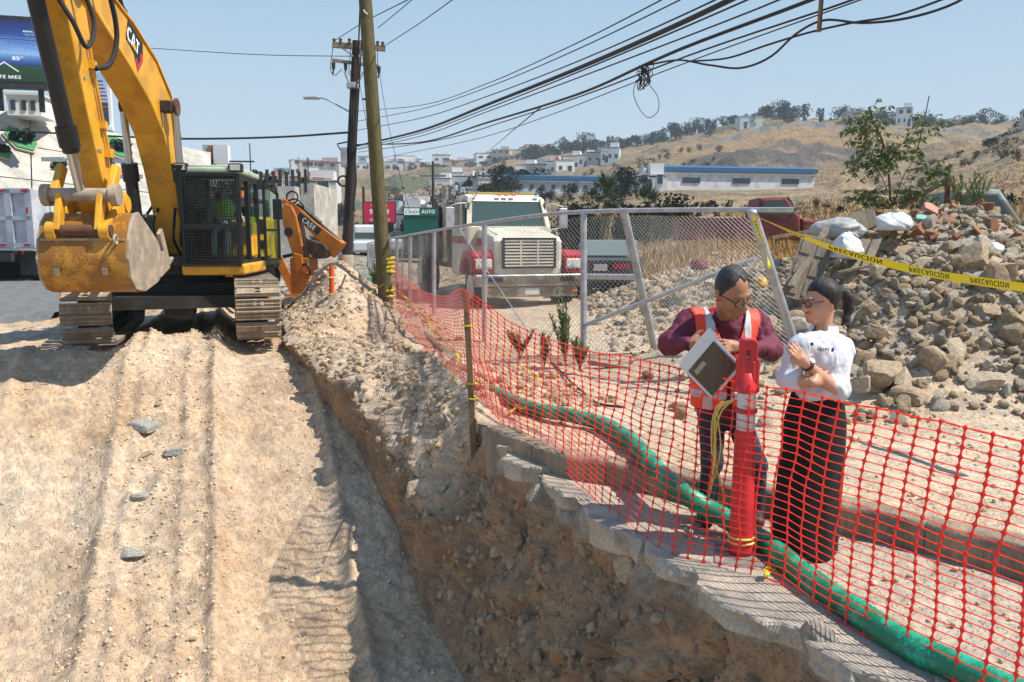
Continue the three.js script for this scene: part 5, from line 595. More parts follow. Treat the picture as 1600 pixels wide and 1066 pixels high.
// near rock heap: big rocks seen one by one
let nr = 0; for (let tries = 0; tries < 9000 && nr < 270; tries++) { const X = 3.1 + RR() * 5, Z = 7.2 + RR() * 4.6, h = gau(X, Z, 5.2, 9.5, 1.75, 1.75) + .8 * gau(X, Z, 8.0, 10.0, 2, 2); if (RR() > h * 1.2 || h < .12) continue; const s = .06 + .2 * RR() ** 2; rock('rock', rockLabel('near rock heap', s, mi = Math.floor(RR() * 5), X, 4.4, 6.2, Z, 8.7, 10), 'rock', 'rocks of the near heap', X, bankY(X, Z) + s * .25, -Z, s, RM[mi]); nr++; }
for (const [px, py, Z, s, l] of [[1495, 520, 8.5, .27, 'large pitted tan boulder in the middle of the rock heap'], [1540, 600, 7.7, .25, 'large smooth tan boulder low in the rock heap'], [1462, 570, 8.0, .22, 'squarish tan boulder leaning in the rock heap'], [1380, 580, 7.9, .22, 'rounded pale boulder left in the rock heap'], [1345, 600, 7.7, .17, 'mottled brown boulder beside the skirt'], [1370, 520, 8.6, .22, 'wide brown boulder behind the white shirt'], [1425, 620, 7.6, .2, 'pale split boulder at the front of the heap'], [1480, 470, 9.2, .2, 'tan boulder at the crest of the rock heap']]) { const q = at(px, py, Z); rock('boulder', l, 'boulder', 'boulders of the near heap', q.x, q.y, q.z, s, RM[Math.floor(RR() * 4)]); }
// debris heap: bricks, slabs, planks
nr = 0; for (let tries = 0; tries < 9000 && nr < 280; tries++) { const X = 2 + RR() * 8, Z = 10.5 + RR() * 5.5, h = gau(X, Z, 6.9, 13.2, 2.6, 2.2) + .5 * gau(X, Z, 3.7, 16.2, 1.8, 1.7); if (RR() > h) continue; const s = .05 + .15 * RR() ** 2; const br = X > 6.2 && RR() < .45; if (br) { const m = mesh('brick_fragment', BRK(RR), MT.brick); m.position.set(X, bankY(X, Z) + .05, -Z); m.rotation.set(RR() * 6, RR() * 6, RR() * 6); tag(m, `orange brick fragment at the ${Z < 12.4 ? 'front' : Z < 13.8 ? 'middle' : 'back'} ${X < 7.4 ? 'left' : 'right'} of the debris heap's brick patch`, 'brick', 'brick fragments on the debris heap'); } else rock('rubble_stone', rockLabel('debris heap', s, mi = Math.floor(RR() * 5), X, 5.6, 7.6, Z, 12.3, 14), 'stone', 'stones on the debris heap', X, bankY(X, Z) + s * .3, -Z, s, RM[mi]); nr++; }
function BRK(r) { const i = Math.floor(r() * 3); return BRICKS[i] ||= M(rbox([.22, .15, .26][i], [.07, .08, .03][i], [.12, .12, .2][i], .012, 0, 0, 0)); }
{
  const list = [[], [], [], []], add = (X, Z, y, s) => list[Math.floor(RR() * 4)].push([X, y, -Z, s]);
  for (let i = 0; i < 26000; i++) { const X = 1.5 + RR() * 11, Z = 7 + RR() * 10.5, h = gau(X, Z, 5.2, 9.5, 2, 1.9) + gau(X, Z, 6.9, 13.4, 3.2, 2.8) + .8 * gau(X, Z, 8.4, 10.2, 2.6, 2.6) + .8 * gau(X, Z, 3.5, 16.2, 2.2, 1.8); if (RR() > h * 1.3) continue; const s = .015 + .075 * RR() ** 2.2; add(X, Z, bankY(X, Z) + s * .4, s); }
  list.forEach((l, i) => scatter('rubble', l, SMALL[i], [MT.rockA, MT.rockC, MT.rockB, MT.rockD][i], 'small loose rubble covering the heaps'));
  const peb = [[], []]; for (let i = 0; i < 90000; i++) { const Z = 2.4 + RR() ** .8 * 12, X = -9 + RR() * 16, e = edgeX(Z), fl = X < floorX(Z); if (!fl && X < e) continue; const w = X + .35 * (Z - 7), mid = Math.max(sstep(1.2, .5, Math.abs(w + 3.4)), sstep(.5, .2, Math.abs(X - floorX(Z)) ) * .9); const dens = fl ? .08 + .8 * mid : .25 + .75 * sstep(7.3, 8.2, Z) * sstep(1.6, .3, X - e); if (RR() > dens) continue; const s = .003 + .024 * RR() ** 4.5; peb[RR() < .5 ? 0 : 1].push([X, surfY(X, Z) + s * .3, -Z, s]); }
  peb.forEach((l, i) => scatter('pebbles', l, SMALL[i], i ? withTex(lin(.84, .66, .46), T.rock, 2) : withTex(lin(.78, .56, .35), T.rock, 2), 'small pebbles and clods scattered on the ground'));
  const cl = []; for (let i = 0; i < 2200; i++) { const Z = 7.5 + RR() * 4.6, t = .34 + .62 * RR(), q = wallPoint(t, Z), s = .007 + .045 * RR() ** 5; if (Z < 8.1 && RR() < .5) continue; cl.push([q.x, q.y + s * .25, q.z, s]); } for (let i = 0; i < 2200; i++) { const Z = 3 + RR() * 4.3, q = wallPoint(.05 + .8 * RR(), Z), s = .01 + .045 * RR() ** 4; cl.push([q.x, q.y, q.z, s]); } for (let i = 0; i < 4200; i++) { const Z = 8 + RR() * 10, e = edgeX(Z), X = e + (RR() ** 1.5) * (Z > 13 ? 3 : 1.7) - .2; if (X < e) continue; const s = .008 + .055 * RR() ** 4.5; cl.push([X, bankY(X, Z) + s * .2, -Z, s]); } scatter('clods', cl, SMALL[2], withTex(lin(.86, .67, .46), T.rock, 2, T.rockB, .02), 'dry clods of spoil along the far bank');
}
for (const [px, py, w, l] of [[228, 670, .30, 'long grey concrete chunk on the berm between the ruts'], [272, 708, .22, 'flat grey concrete chunk just below the long one'], [205, 868, .19, 'angular grey concrete chunk lower on the berm'], [215, 780, .18, 'half buried pale chunk in the middle of the berm'], [475, 990, .06, 'small grey chip in the right hand rut'], [246, 632, .1, 'brown stone at the upper end of the berm'], [300, 1000, .05, 'small dark chip near the bottom of the berm'], [230, 712, .1, 'round tan stone on the berm']]) { let q = null; for (let Z = 5; Z < 13; Z += .02) { const p = at(px, py, Z); if (p.y < floorY(p.x, Z)) { q = p; break; } q = p; } const m = rock('concrete_chunk', l, 'rubble', null, q.x, q.y + w * .12, q.z, w, l.includes('brown') || l.includes('tan') ? MT.rockA : withTex(lin(.50, .48, .43), T.rock, 2, T.rockB, .01)); m.rotation.set(0, RR() * 3, .1); m.scale.set(w, w * .55, w * .72); }
// ---------- kerb, broken slabs at the edge ----------
{
  const o = thing('kerb', 'old concrete kerb running behind the two people', 'kerb'); const c = new THREE.CatmullRomCurve3(KERB.map(([x, z]) => V(x, 0, -z)), false, 'centripetal'), L = c.getLength(), n = 10;
  for (let i = 0; i < n; i++) { const q = []; const N = 8; for (let k = 0; k <= N; k++) q.push(c.getPointAt(clamp((i + .004 + .992 * k / N) / n, 0, 1))); const g = grid(N + 1, 7, (a, b) => { const p = q[a], t = q[Math.min(N, a + 1)].clone().sub(q[Math.max(0, a - 1)]).normalize(), s = V(-t.z, 0, t.x); const prof = [[-.045, -.25], [-.04, .14], [-.028, .185], [.0, .20], [.13, .2], [.15, .185], [.15, -.2]][b]; const w = .012 * fbm(p.x * 6 + b, b, p.z * 6, 3); return V(p.x - s.x * (prof[0] + w), prof[1] + (b > 0 && b < 6 ? w * 1.6 : 0), p.z - s.z * (prof[0] + w)); }, (a, b, p) => [a * .12 + i, b * .08]); const kg = g; mesh('kerb_stone', kg, withTex(lin(.38, .29, .205), T.rock, 1.1, T.rockB, .012, .9, DS), o); }
}
{
  const jag = (n, fx, fz, seed) => { const r = rngOf(seed), l = []; for (let i = 0; i < n; i++) { const a = i / n * Math.PI * 2, k = .82 + .3 * r(); l.push([Math.cos(a) * fx * k, Math.sin(a) * fz * k]); } return l; };
  const slabs = [[2.75, .24, .6, .33, .0], [4.05, .2, .46, .29, .015], [5.2, .18, .5, .27, -.02], [5.95, .17, .36, .24, .02], [6.5, .13, .34, .22, .0], [3.5, .2, .34, .27, -.015], [4.6, .17, .3, .22, .02]];
  slabs.forEach(([Z, off, l, w, tilt], i) => { const X = edgeX(Z) + off, pts = jag(24, l, w, 70 + i); const s = new THREE.Shape(pts.map(p => new THREE.Vector2(...p))); const g = new THREE.ExtrudeGeometry(s, { depth: [.13, .1, .15, .09, .13, .11, .08][i], bevelEnabled: true, bevelSize: .012, bevelThickness: .012, bevelSegments: 1, steps: 2 }); g.rotateX(-Math.PI / 2); g.translate(0, -[.13, .1, .15, .09, .13, .11, .08][i] - .012, 0); const f = flatten(g), p = f.attributes.position; for (let k = 0; k < p.count; k++) { const x = p.getX(k), y = p.getY(k), z = p.getZ(k), low = y < -.05 ? 1 : .25; p.setXYZ(k, x + .09 * low * fbm(x * 9 + i, y * 9, z * 9, 3), y + .025 * low * fbm(x * 5, y * 5 + i, z * 5, 2), z + .09 * low * fbm(x * 9, y * 9, z * 9 + i, 3)); } f.computeVertexNormals(); const m = mesh('broken_slab', boxUV(f), MT.concrete); m.position.set(X, .012 + (i === 4 ? .05 : 0), -Z); m.rotation.set(tilt, -1.10, tilt); tag(m, ['broken concrete slab at the trench edge nearest the camera', 'broken concrete slab below the red post', 'broken concrete slab left of the red post', 'broken concrete slab under the sagging net', 'cracked concrete slab beside the timber stake', 'short broken slab between the two nearest slabs', 'small thin slab just left of the red post'][i], 'slab', null); });
  for (const [px, py, Z, s, m, l] of [[800, 712, 6.75, .22, 2, 'rounded concrete lump beside the timber stake'], [760, 765, 6.9, .12, 4, 'grey stone stuck in the wall below the stake'], [850, 775, 6.1, .17, 4, 'broken concrete chunk hanging under the slab edge'], [1040, 905, 4.7, .18, 4, 'grey broken chunk under the slab below the net'], [990, 880, 5.0, .16, 2, 'pale broken chunk in the upper wall'], [1130, 985, 4.2, .09, 3, 'dark stone in the wall near the bottom edge'], [1160, 945, 4.2, .14, 2, 'pale clod of soil below the red post'], [645, 815, 8.6, .14, 2, 'pale concrete piece on the lip of the far bank'], [690, 838, 8.1, .12, 2, 'white broken stone at the lowest lip of the bank'], [530, 640, 11, .16, 0, 'tan clod at the start of the drop'], [690, 660, 7.9, .10, 4, 'grey stone on the bank left of the stake'], [1280, 1010, 3.6, .2, 4, 'large grey lump at the lower right of the wall'], [612, 760, 8.9, .12, 4, 'grey stone on the far bank slope']]) { const q = at(px, py, Z); rock('wall_stone', l, 'stone', null, q.x, q.y, q.z, s, RM[m]); }
}
// ---------- debris: door, planks, sheets ----------
{ const q = at(1262, 420, 11.6), o = thing('old_door', 'weathered grey panelled door lying on the debris heap', 'door', q); o.rotation.set(-.5, -.25, -.42); mesh('leaf', M(rbox(.46, 1.05, .04, .006, 0, 0, 0)), MT.greyWood, o); for (const y of [-.33, 0, .33]) for (const x of [-.11, .11]) mesh('panel', M(rbox(.15, .25, .03, .01, x, y, .022)), MT.greyWood, o); }
for (const [a, b, w, t, l] of [[[1236, 448, 11.2], [1300, 345, 12.4], .10, .04, 'long pale plank standing on the debris heap'], [[1330, 420, 11.5], [1352, 375, 12.3], .16, .03, 'upright grey plank leaning on the debris heap'], [[1350, 424, 11.6], [1372, 372, 12.4], .12, .03, 'second grey plank leaning beside the white bag'], [[1205, 372, 13], [1275, 360, 13.5], .06, .05, 'brown timber lying on top of the left debris'], [[1290, 476, 10.5], [1470, 432, 11.5], .035, .035, 'thin grey pipe lying across the debris heap'], [[1310, 426, 11], [1375, 412, 11], .08, .03, 'short pale board below the door'], [[1150, 440, 12.5], [1190, 400, 13], .07, .03, 'pale board beside the leaning post'], [[1420, 402, 11.8], [1450, 430, 11.5], .14, .03, 'dark board in the debris heap'], [[920, 566, 10.2], [1070, 592, 9.4], .06, .05, 'grey timber lying along the foot of the fence'], [[1010, 575, 9.8], [1100, 560, 9.7], .04, .04, 'thin stick on the ground behind the man']]) { const p = at(...a), q = at(...b), c = p.clone().lerp(q, .5); const m = mesh('plank', M(bar(p.clone().sub(c), q.clone().sub(c), w, t)), l.includes('brown') ? MT.wood : MT.greyWood); m.position.copy(c); tag(m, l, 'plank'); }
{ const q = at(1392, 456, 10.6), m = mesh('foam_slab', M(rbox(.62, .10, .3, .03, 0, 0, 0)), std(lin(.72, .71, .68), .8)); m.position.copy(at(1380, 492, 10)); m.rotation.set(.1, .1, .03); tag(m, 'white foam slab lying at the foot of the debris heap', 'slab'); }
function sheetBag(label, px, py, Z, w, h, d, mat, seed) { let g = new THREE.SphereGeometry(1, 40, 28); const p = g.attributes.position; for (let i = 0; i < p.count; i++) { const x = p.getX(i), y = p.getY(i), z = p.getZ(i), k = 1 + .35 * fbm(x * 1.7 + seed, y * 1.7, z * 1.7, 4) + .08 * Math.abs(fbm(x * 6, y * 6 + seed, z * 6, 3)); p.setXYZ(i, x * w * k, Math.max(-.4, y) * h * k, z * d * k); } g.computeVertexNormals(); const m = mesh('plastic_bag', g, mat); m.position.copy(at(px, py, Z)); m.rotation.y = seed; return tag(m, label, 'bag'); }
const PLAST = std(lin(.62, .63, .63), .35), PLASTG = std(lin(.36, .36, .33), .5);
sheetBag('white plastic sack bulging from the debris heap', 1322, 392, 11.6, .26, .24, .2, PLAST, 1); sheetBag('crumpled clear plastic sheet on the debris heap', 1310, 362, 12.4, .4, .2, .3, PLASTG, 2); sheetBag('white plastic sheet on the right of the debris heap', 1525, 392, 11.6, .38, .13, .25, PLAST, 3); sheetBag('pale torn sack near the top of the debris heap', 1395, 352, 12.6, .32, .2, .25, PLAST, 4); sheetBag('small maroon rag on the left debris', 1092, 416, 14.5, .2, .14, .15, std(lin(.16, .02, .04), .9), 5); sheetBag('yellow can in the debris behind the leaning post', 1190, 445, 11.6, .09, .11, .09, std(lin(.55, .30, .03), .5), 6);
for (const [px, py, Z, w, d, m, l] of [[1465, 356, 12.6, .42, .3, MT.concrete, 'flat pale tile slab near the top of the debris heap'], [1345, 345, 13, .5, .4, MT.greyWood, 'grey corrugated sheet at the top of the debris heap'], [1440, 340, 12.9, .16, .14, std(lin(.2, .4, .36), .6), 'turquoise tile fragment on the debris heap'], [1455, 325, 13.1, .26, .2, std(lin(.5, .22, .18), .8), 'pink tile slab at the top of the debris heap'], [1490, 415, 11.4, .22, .2, MT.concrete, 'pale slab fragment below the tape'], [1450, 352, 12.7, .4, .2, MT.brick, 'long orange brick slab on the debris heap'], [1480, 395, 11.7, .3, .16, MT.brick, 'orange hollow brick in the debris heap']]) { const g = M(prism([[-w / 2, -d / 2], [w * .4, -d * .55], [w / 2, d * .3], [-.1 * w, d / 2], [-w * .52, d * .2]], .05, 0, .008)); const o = mesh('slab_fragment', g, m); o.position.copy(at(px, py, Z)); o.rotation.set(-1.0 + .4 * RR(), RR() - .5, RR() - .5); tag(o, l, 'fragment'); }
// ---------- timber stake, post, hose ----------
{ const b = at(743, 692, 7.5), t = at(728, 456, 7.5), o = thing('timber_stake', 'upright square timber stake holding the orange net at the trench edge', 'stake', b), d = t.clone().sub(b); const g = flatten(bar(V(0, -.5, 0), d, .075, .055)); mesh('shaft', boxUV(g), withTex(lin(.29, .20, .125), T.wood, 2, T.woodB, .006), o); for (const k of [.78, .4, .3]) mesh('tape_tie', M(ring(.047, .008, 'y', d.x * k, d.y * k, d.z * k, 12)), std(lin(.62, .50, .03), .5), o); }
{ // red delineator post
  const b = onY(1157, 870, .0), o = thing('delineator_post', 'red plastic delineator post with silver bands and a loop handle', 'post', V(b.x, 0, b.z), -.25); const RP = withTex(lin(.68, .03, .035), T.paint, 3, null, 0, .45), lat = l => new THREE.LatheGeometry(l.map(p => new THREE.Vector2(...p)), 28);
  mesh('tube', M(lat([[0, .02], [.07, .02], [.072, .05], [.060, .76], [.056, .775], [.056, .78]])), RP, o); const bands = mesh('reflective_band', M(lat([[.054, .77], [.052, 1.0], [.054, 1.0]])), std(lin(.55, .57, .60), .3, { metalness: .3 }), o); mesh('collar', M(lat([[.057, .88], [.064, .885], [.064, .905], [.057, .91]])), RP, o);
  mesh('neck', M(lat([[.056, 1.0], [.07, 1.01], [.07, 1.04], [.05, 1.07], [.042, 1.12], [0, 1.13]])), RP, o);
  const sh = new THREE.Shape([[-.055, 0], [.055, 0], [.06, .14], [.045, .17], [.045, .25], [.03, .27], [-.03, .27], [-.045, .25], [-.045, .17], [-.06, .14]].map(p => new THREE.Vector2(...p))), ho = new THREE.Path([[-.016, .15], [.016, .15], [.016, .22], [-.016, .22]].map(p => new THREE.Vector2(...p))); sh.holes.push(ho); const g = new THREE.ExtrudeGeometry(sh, { depth: .05, bevelEnabled: true, bevelSize: .008, bevelThickness: .008, bevelSegments: 2 }); g.translate(0, 1.04, -.025); mesh('handle', M(g, rbox(.026, .12, .075, .01, -.03, 1.13, 0), rbox(.026, .12, .075, .01, .03, 1.13, 0)), RP, o);
  const TP = std(lin(.62, .50, .12), .5, DS), r = rngOf(3); for (let k = 0; k < 7; k++) mesh('tape_tail', M(tube([V(-.07, .96, .03), V(-.12 - r() * .06, .93 - r() * .05, .05), V(-.13 - r() * .08, .8 - r() * .2, .06 * r()), V(-.1 - r() * .12, .62 - r() * .3, .05 * r())], .0025 + .003 * r(), 14, 4)), TP, o); mesh('tape_knot', M(...[.1, .13].map(y => ring(.073, .008, 'y', 0, y, 0, 18))), TP, o);
  const base = mesh('base_plate', M(rbox(.36, .05, .30, .02, .02, .0, .02)), withTex(lin(.30, .27, .24), T.rock, 2, T.rockB, .01), o);
}
{ const pts = [[618, 500, .2], [640, 512, .2], [672, 532, .18], [705, 560, .2], [742, 592, .22], [790, 621, .24], [840, 640, .26], [895, 650, .27], [945, 664, .26], [990, 694, .26], [1030, 738, .25], [1070, 772, .22], [1110, 797, .14], [1150, 820, .09], [1200, 852, .07], [1260, 902, .07], [1330, 950, .07], [1420, 1008, .07], [1520, 1054, .07], [1640, 1110, .07], [1800, 1180, .07]].map(p => onY(...p)); const c = new THREE.CatmullRomCurve3(pts, false, 'centripetal'), L = c.getLength(), n = Math.round(L / .018), g = new THREE.TubeGeometry(c, n, .066, 18, false), p = g.attributes.position, q = V();
  for (let i = 0; i <= n; i++) { const C = c.getPointAt(i / n); for (let k = 0; k <= 18; k++) { const j = i * 19 + k; q.fromBufferAttribute(p, j).sub(C); const s = 1 + .055 * Math.sin(i * .018 / .036 * Math.PI * 2 + k / 18 * Math.PI * 2); p.setXYZ(j, C.x + q.x * s, C.y + q.y * s, C.z + q.z * s); } } g.computeVertexNormals(); const h = mesh('suction_hose', g, std(lin(.02, .42, .26), .42, { map: withRepeat(T.grime, 40, 1) })); tag(h, 'thick green ribbed hose lying along the kerb under the net', 'hose'); }
// ---------- orange safety net ----------
{
  const TOP = [[612, 402, 16.35], [644, 443, 12], [673, 460, 10], [700, 463, 8.6], [728, 454, 7.46], [762, 478, 7.1], [800, 506, 6.75], [850, 528, 6.35], [910, 546, 5.95], [1000, 562, 5.4], [1080, 579, 4.98], [1165, 601, 4.52], [1235, 608, 4.2], [1330, 632, 3.85], [1450, 656, 3.45], [1600, 693, 3.08], [1760, 730, 2.8]];
  const BOT = [[617, 500, 16.3], [648, 526, 12.2], [682, 560, 10], [712, 586, 8.6], [742, 612, 7.6], [776, 652, 7.2], [808, 684, 6.9], [846, 704, 6.5], [900, 752, 5.9], [965, 812, 5.2], [1050, 878, 4.55], [1146, 897, 4.32], [1205, 908, 4.2], [1285, 958, 3.82], [1395, 1016, 3.42], [1530, 1080, 3.05], [1680, 1150, 2.75]];
  const ct = new THREE.CatmullRomCurve3(TOP.map(p => at(...p)), false, 'centripetal'), cb = new THREE.CatmullRomCurve3(BOT.map(p => at(...p)), false, 'centripetal'), nc = 172, nrw = 25;
  const tp = Array.from({ length: nc + 1 }, (_, i) => ct.getPoint(lerp(0, 1, i / nc))), bp = Array.from({ length: nc + 1 }, (_, i) => cb.getPoint(i / nc));
  // spread columns evenly in metres
  const acc = [0]; for (let i = 1; i <= nc; i++) acc.push(acc[i - 1] + (tp[i].distanceTo(tp[i - 1]) + bp[i].distanceTo(bp[i - 1])) / 2); const at_ = s => { let k = 1; while (k < nc && acc[k] < s) k++; return (k - 1 + (s - acc[k - 1]) / (acc[k] - acc[k - 1])) / nc; };
  const cols = Math.round(acc[nc] / .116), node = []; const dir = V(1, 0, 0);
  for (let i = 0; i <= cols; i++) { const u = at_(acc[nc] * i / cols), a = ct.getPoint(u), b = cb.getPoint(u), row = [], tng = ct.getTangent(u), out = V(-tng.z, 0, tng.x).normalize(); for (let k = 0; k <= nrw; k++) { const v = k / nrw, q = a.clone().lerp(b, v), sag = Math.sin(v * Math.PI); const near = sstep(8, 6.5, -q.z); q.addScaledVector(out, (.05 * fbm(i * .12, v * 2, 3, 3) + .018 * fbm(i * .7, v * 6, 8, 2)) * (sag + .15)); q.addScaledVector(tng, .02 * fbm(i * .2, v * 4, 20, 2) + .04 * sag * fbm(i * .05, 4, 9, 2)); q.y += .012 * fbm(i * .5, v * 3, 30, 2); row.push(q); } node.push(row); }
  const pos = [], TH = .0016; const rib = (pts, ws, out) => { for (let i = 1; i < pts.length; i++) { const a = pts[i - 1], b = pts[i], d = b.clone().sub(a).normalize(), s = d.clone().cross(out).normalize(), o2 = out.clone().multiplyScalar(TH), c = [a.clone().addScaledVector(s, -ws[i - 1]), a.clone().addScaledVector(s, ws[i - 1]), b.clone().addScaledVector(s, ws[i]), b.clone().addScaledVector(s, -ws[i])]; for (const sg of [1, -1]) for (const k of sg > 0 ? [0, 1, 2, 0, 2, 3] : [0, 2, 1, 0, 3, 2]) { const q = c[k]; pos.push(q.x + o2.x * sg, q.y + o2.y * sg, q.z + o2.z * sg); } } };
  const mid = (a, b, t) => a.clone().lerp(b, t);
  for (let i = 0; i <= cols; i++) for (let k = 0; k <= nrw; k++) { const a = node[i][k], R = node[Math.min(cols, i + 1)][k], L = node[Math.max(0, i - 1)][k], tn = R.clone().sub(L), out = V(-tn.z, tn.y * .0, tn.x).normalize();
    if (k < nrw) { const b = node[i][k + 1]; rib([a, mid(a, b, .22), mid(a, b, .5), mid(a, b, .78), b], [.0145, .006, .0032, .006, .0145], out); }
    if (i < cols) { const b = node[i + 1][k]; rib([a, mid(a, b, .10), mid(a, b, .5), mid(a, b, .90), b], [.0135, .003, k % nrw === 0 ? .005 : .0017, .003, .0135], out); } }
  const g = new THREE.BufferGeometry(); g.setAttribute('position', new THREE.Float32BufferAttribute(pos, 3)); g.computeVertexNormals();
  const m = mesh('safety_net', g, new THREE.MeshPhysicalMaterial({ color: lin(.95, .07, .04), roughness: 1, transmission: .42, thickness: 0, side: THREE.DoubleSide })); tag(m, 'sagging orange plastic safety net strung along the trench edge', 'net');
}
// ---------- caution tape ----------
const TAPE = canvasTex(2048, 64, (x, w, h) => { x.fillStyle = '#e8d81a'; x.fillRect(0, 0, w, h); x.fillStyle = '#15140c'; x.font = 'bold 54px sans-serif'; x.save();  for (let k = 0; k < 4; k++) x.fillText('PRECAUCION', 40 + k * 512, 52); x.restore(); });
function tape(label, pts, w, twist, rep) { const c = new THREE.CatmullRomCurve3(pts, false, 'centripetal'), n = 120, L = c.getLength(); const g = grid(2, n + 1, (i, j) => { const u = j / n, p = c.getPoint(u), t = c.getTangent(u), s = V(0, 1, 0).addScaledVector(t, -t.y).normalize(), o = t.clone().cross(s), a = twist(u); return p.addScaledVector(s, (i - .5) * w * Math.cos(a)).addScaledVector(o, (i - .5) * w * Math.sin(a)); }, (i, j) => [j / n * rep, 1 - i]); const m = mesh('caution_tape', g, std(lin(1, 1, 1), .4, { map: TAPE, side: THREE.DoubleSide })); m.material.map.wrapS = THREE.RepeatWrapping; return tag(m, label, 'tape'); }
tape('yellow printed caution tape stretched across the debris heap', [at(1176, 336, 8.7), at(1290, 384, 8.2), at(1420, 420, 7.4), at(1520, 438, 6.6), at(1620, 452, 6), at(1760, 470, 5.4)], .075, u => .25 + 1.1 * sstep(.34, .0, u) + .5 * sstep(.7, .95, u), 1.3);
tape('yellow tape hanging down the leaning fence post', [at(1178, 338, 8.75), at(1188, 370, 8.85), at(1200, 405, 8.9), at(1203, 420, 8.9)], .035, u => 1 + u * 2, .3);
const YT = std(lin(.60, .48, .03), .45, DS);
function ribbon(label, pts, w) { const c = new THREE.CatmullRomCurve3(pts, false, 'centripetal'), n = 50, g = grid(2, n + 1, (i, j) => { const u = j / n, p = c.getPoint(u), t = c.getTangent(u), a = Math.sin(u * 9 + p.x * 5) * 1.4, s = V(0, 1, 0).applyAxisAngle(t, a); return p.addScaledVector(s, (i - .5) * w); }); const m = mesh('tape_strip', g, YT); return tag(m, label, 'tape'); }
{ const o = thing('tape_wrap', 'yellow caution tape wound round the green timber pole', 'tape'); for (const py of [405, 412, 418, 425, 453, 460, 481, 487]) { const c = at(598 + py * .013 + .6, py, 16.5); mesh('turn', M(tf(new THREE.TorusGeometry(.165, .024, 5, 22).scale(1, 1, 1.4).rotateX(Math.PI / 2), c.x, c.y, c.z, .18 * Math.sin(py), 0, .15 * Math.cos(py * 2))), YT, o); } }
ribbon('twisted yellow tape hanging beside the net near the stake', [at(722, 540, 7.6), at(718, 560, 7.6), at(710, 585, 7.65), at(704, 600, 7.7)], .04); ribbon('yellow tape strip running under the net towards the stake', [at(622, 455, 15), at(650, 480, 12), at(682, 520, 10), at(712, 552, 8.4), at(722, 566, 7.8)], .035); ribbon('yellow tape lying on the dirt by the hose', [onY(815, 570, .28), onY(842, 596, .2), onY(822, 610, .2), onY(838, 640, .22)], .04); ribbon('crumpled yellow tape against the hose', [onY(795, 650, .2), onY(806, 636, .24), onY(822, 638, .26), onY(838, 645, .24)], .05); ribbon('yellow tape strung between the orange posts and the green pole', [at(520, 478, 15.2), at(548, 474, 15.3), at(566, 464, 15.6), at(600, 444, 16.3)], .035); ribbon('yellow and black tape end under the net by the red post', [onY(1190, 905, .03), onY(1196, 896, .06), onY(1203, 890, .05), onY(1215, 893, .03)], .04);
for (const [px, t, b, Z, l] of [[518, 415, 490, 15.2, 'nearer orange marker post by the spoil mound'], [537, 405, 442, 18, 'farther orange marker post by the dark pole']]) { const B = at(px, b, Z), Tt = at(px, t, Z), o = thing('marker_post', l, 'post', B); mesh('tube', M(cyl(V(0, -.3, 0), Tt.clone().sub(B), .05, .045, 14)), std(lin(.66, .10, .02), .4), o); mesh('tape_tie', M(ring(.056, .016, 'y', 0, (Tt.y - B.y) * .75, 0, 14), ring(.056, .014, 'y', 0, (Tt.y - B.y) * .4, 0, 14)), YT, o); }
{ const p = at(514, 498, 14.6), q = at(540, 430, 15.4), m = mesh('stick', M(cyl(V(0, 0, 0), q.clone().sub(p), .022, .02, 8)), MT.rust); m.position.copy(p); tag(m, 'rusty rod leaning against the orange marker post', 'rod'); }
{ const m = mesh('plastic_scrap', M(rbox(.16, .05, .1, .02, 0, 0, 0)), std(lin(.02, .3, .14), .4)); m.position.copy(onY(575, 484, .25)); m.position.y = bankY(m.position.x, -m.position.z) + .03; tag(m, 'small green plastic scrap on the dirt by the green pole', 'scrap'); }
{ const p = onY(905, 610, .2), m = mesh('black_cable', tube([onY(862, 566, .2), onY(905, 608, .2), onY(940, 632, .2), onY(976, 636, .2)], .012, 40, 6), CABLE); m.position.y = -.0; tag(m, 'black cable lying on the dirt behind the net', 'cable'); }
{ const g = leafCloud([[0, .35, 0, .55, .35], [.3, .3, .2, .4, .3]], 46, .22, 71), l = []; for (let i = 0; i < 6000; i++) { const Z = 45 * Math.pow(8, RR()), px = 560 + RR() * 1100, q = farGround(px, Z); if (fbm(q.x * .05, 4, q.z * .05, 3) + .5 * fbm(q.x * .2, 9, q.z * .2, 2) < .12 || l.length > 2200 || (px > 1040 && px < 1400 && Z > 125 && Z < 290)) continue; l.push([q.x, q.y, q.z, .35 + .9 * RR() ** 2]); } scatter('scrub', l, boxUV(flatten(g)), std(lin(.16, .135, .06), .9, DS), 'low dry scrub scattered over the hillsides'); }
// ---------- grasses and weeds ----------
function blades(list, h, w, mat, name, label, seed) { const r = rngOf(seed), pos = []; for (const [x, y, z, s] of list) { const n = 5 + Math.floor(r() * 5); for (let k = 0; k < n; k++) { const a = r() * 6.28, L = h * s * (.5 + .7 * r()), b = V(x + (r() - .5) * .14, y - .03, z + (r() - .5) * .14), t = b.clone().add(V(Math.cos(a) * L * .45, L, Math.sin(a) * L * .45)), m = b.clone().lerp(t, .5).add(V(0, L * .12, 0)), sd = V(-Math.sin(a), 0, Math.cos(a)).multiplyScalar(w * s); const q = [b.clone().sub(sd), b.clone().add(sd), m.clone().add(sd), m.clone().sub(sd)]; for (const i of [0, 1, 2, 0, 2, 3]) pos.push(q[i].x, q[i].y, q[i].z); for (const v of [q[3], q[2], t]) pos.push(v.x, v.y, v.z); } } const g = new THREE.BufferGeometry(); g.setAttribute('position', new THREE.Float32BufferAttribute(pos, 3)); g.computeVertexNormals(); const m = mesh(name, g, mat); m.userData = { kind: 'stuff', label }; return m; }
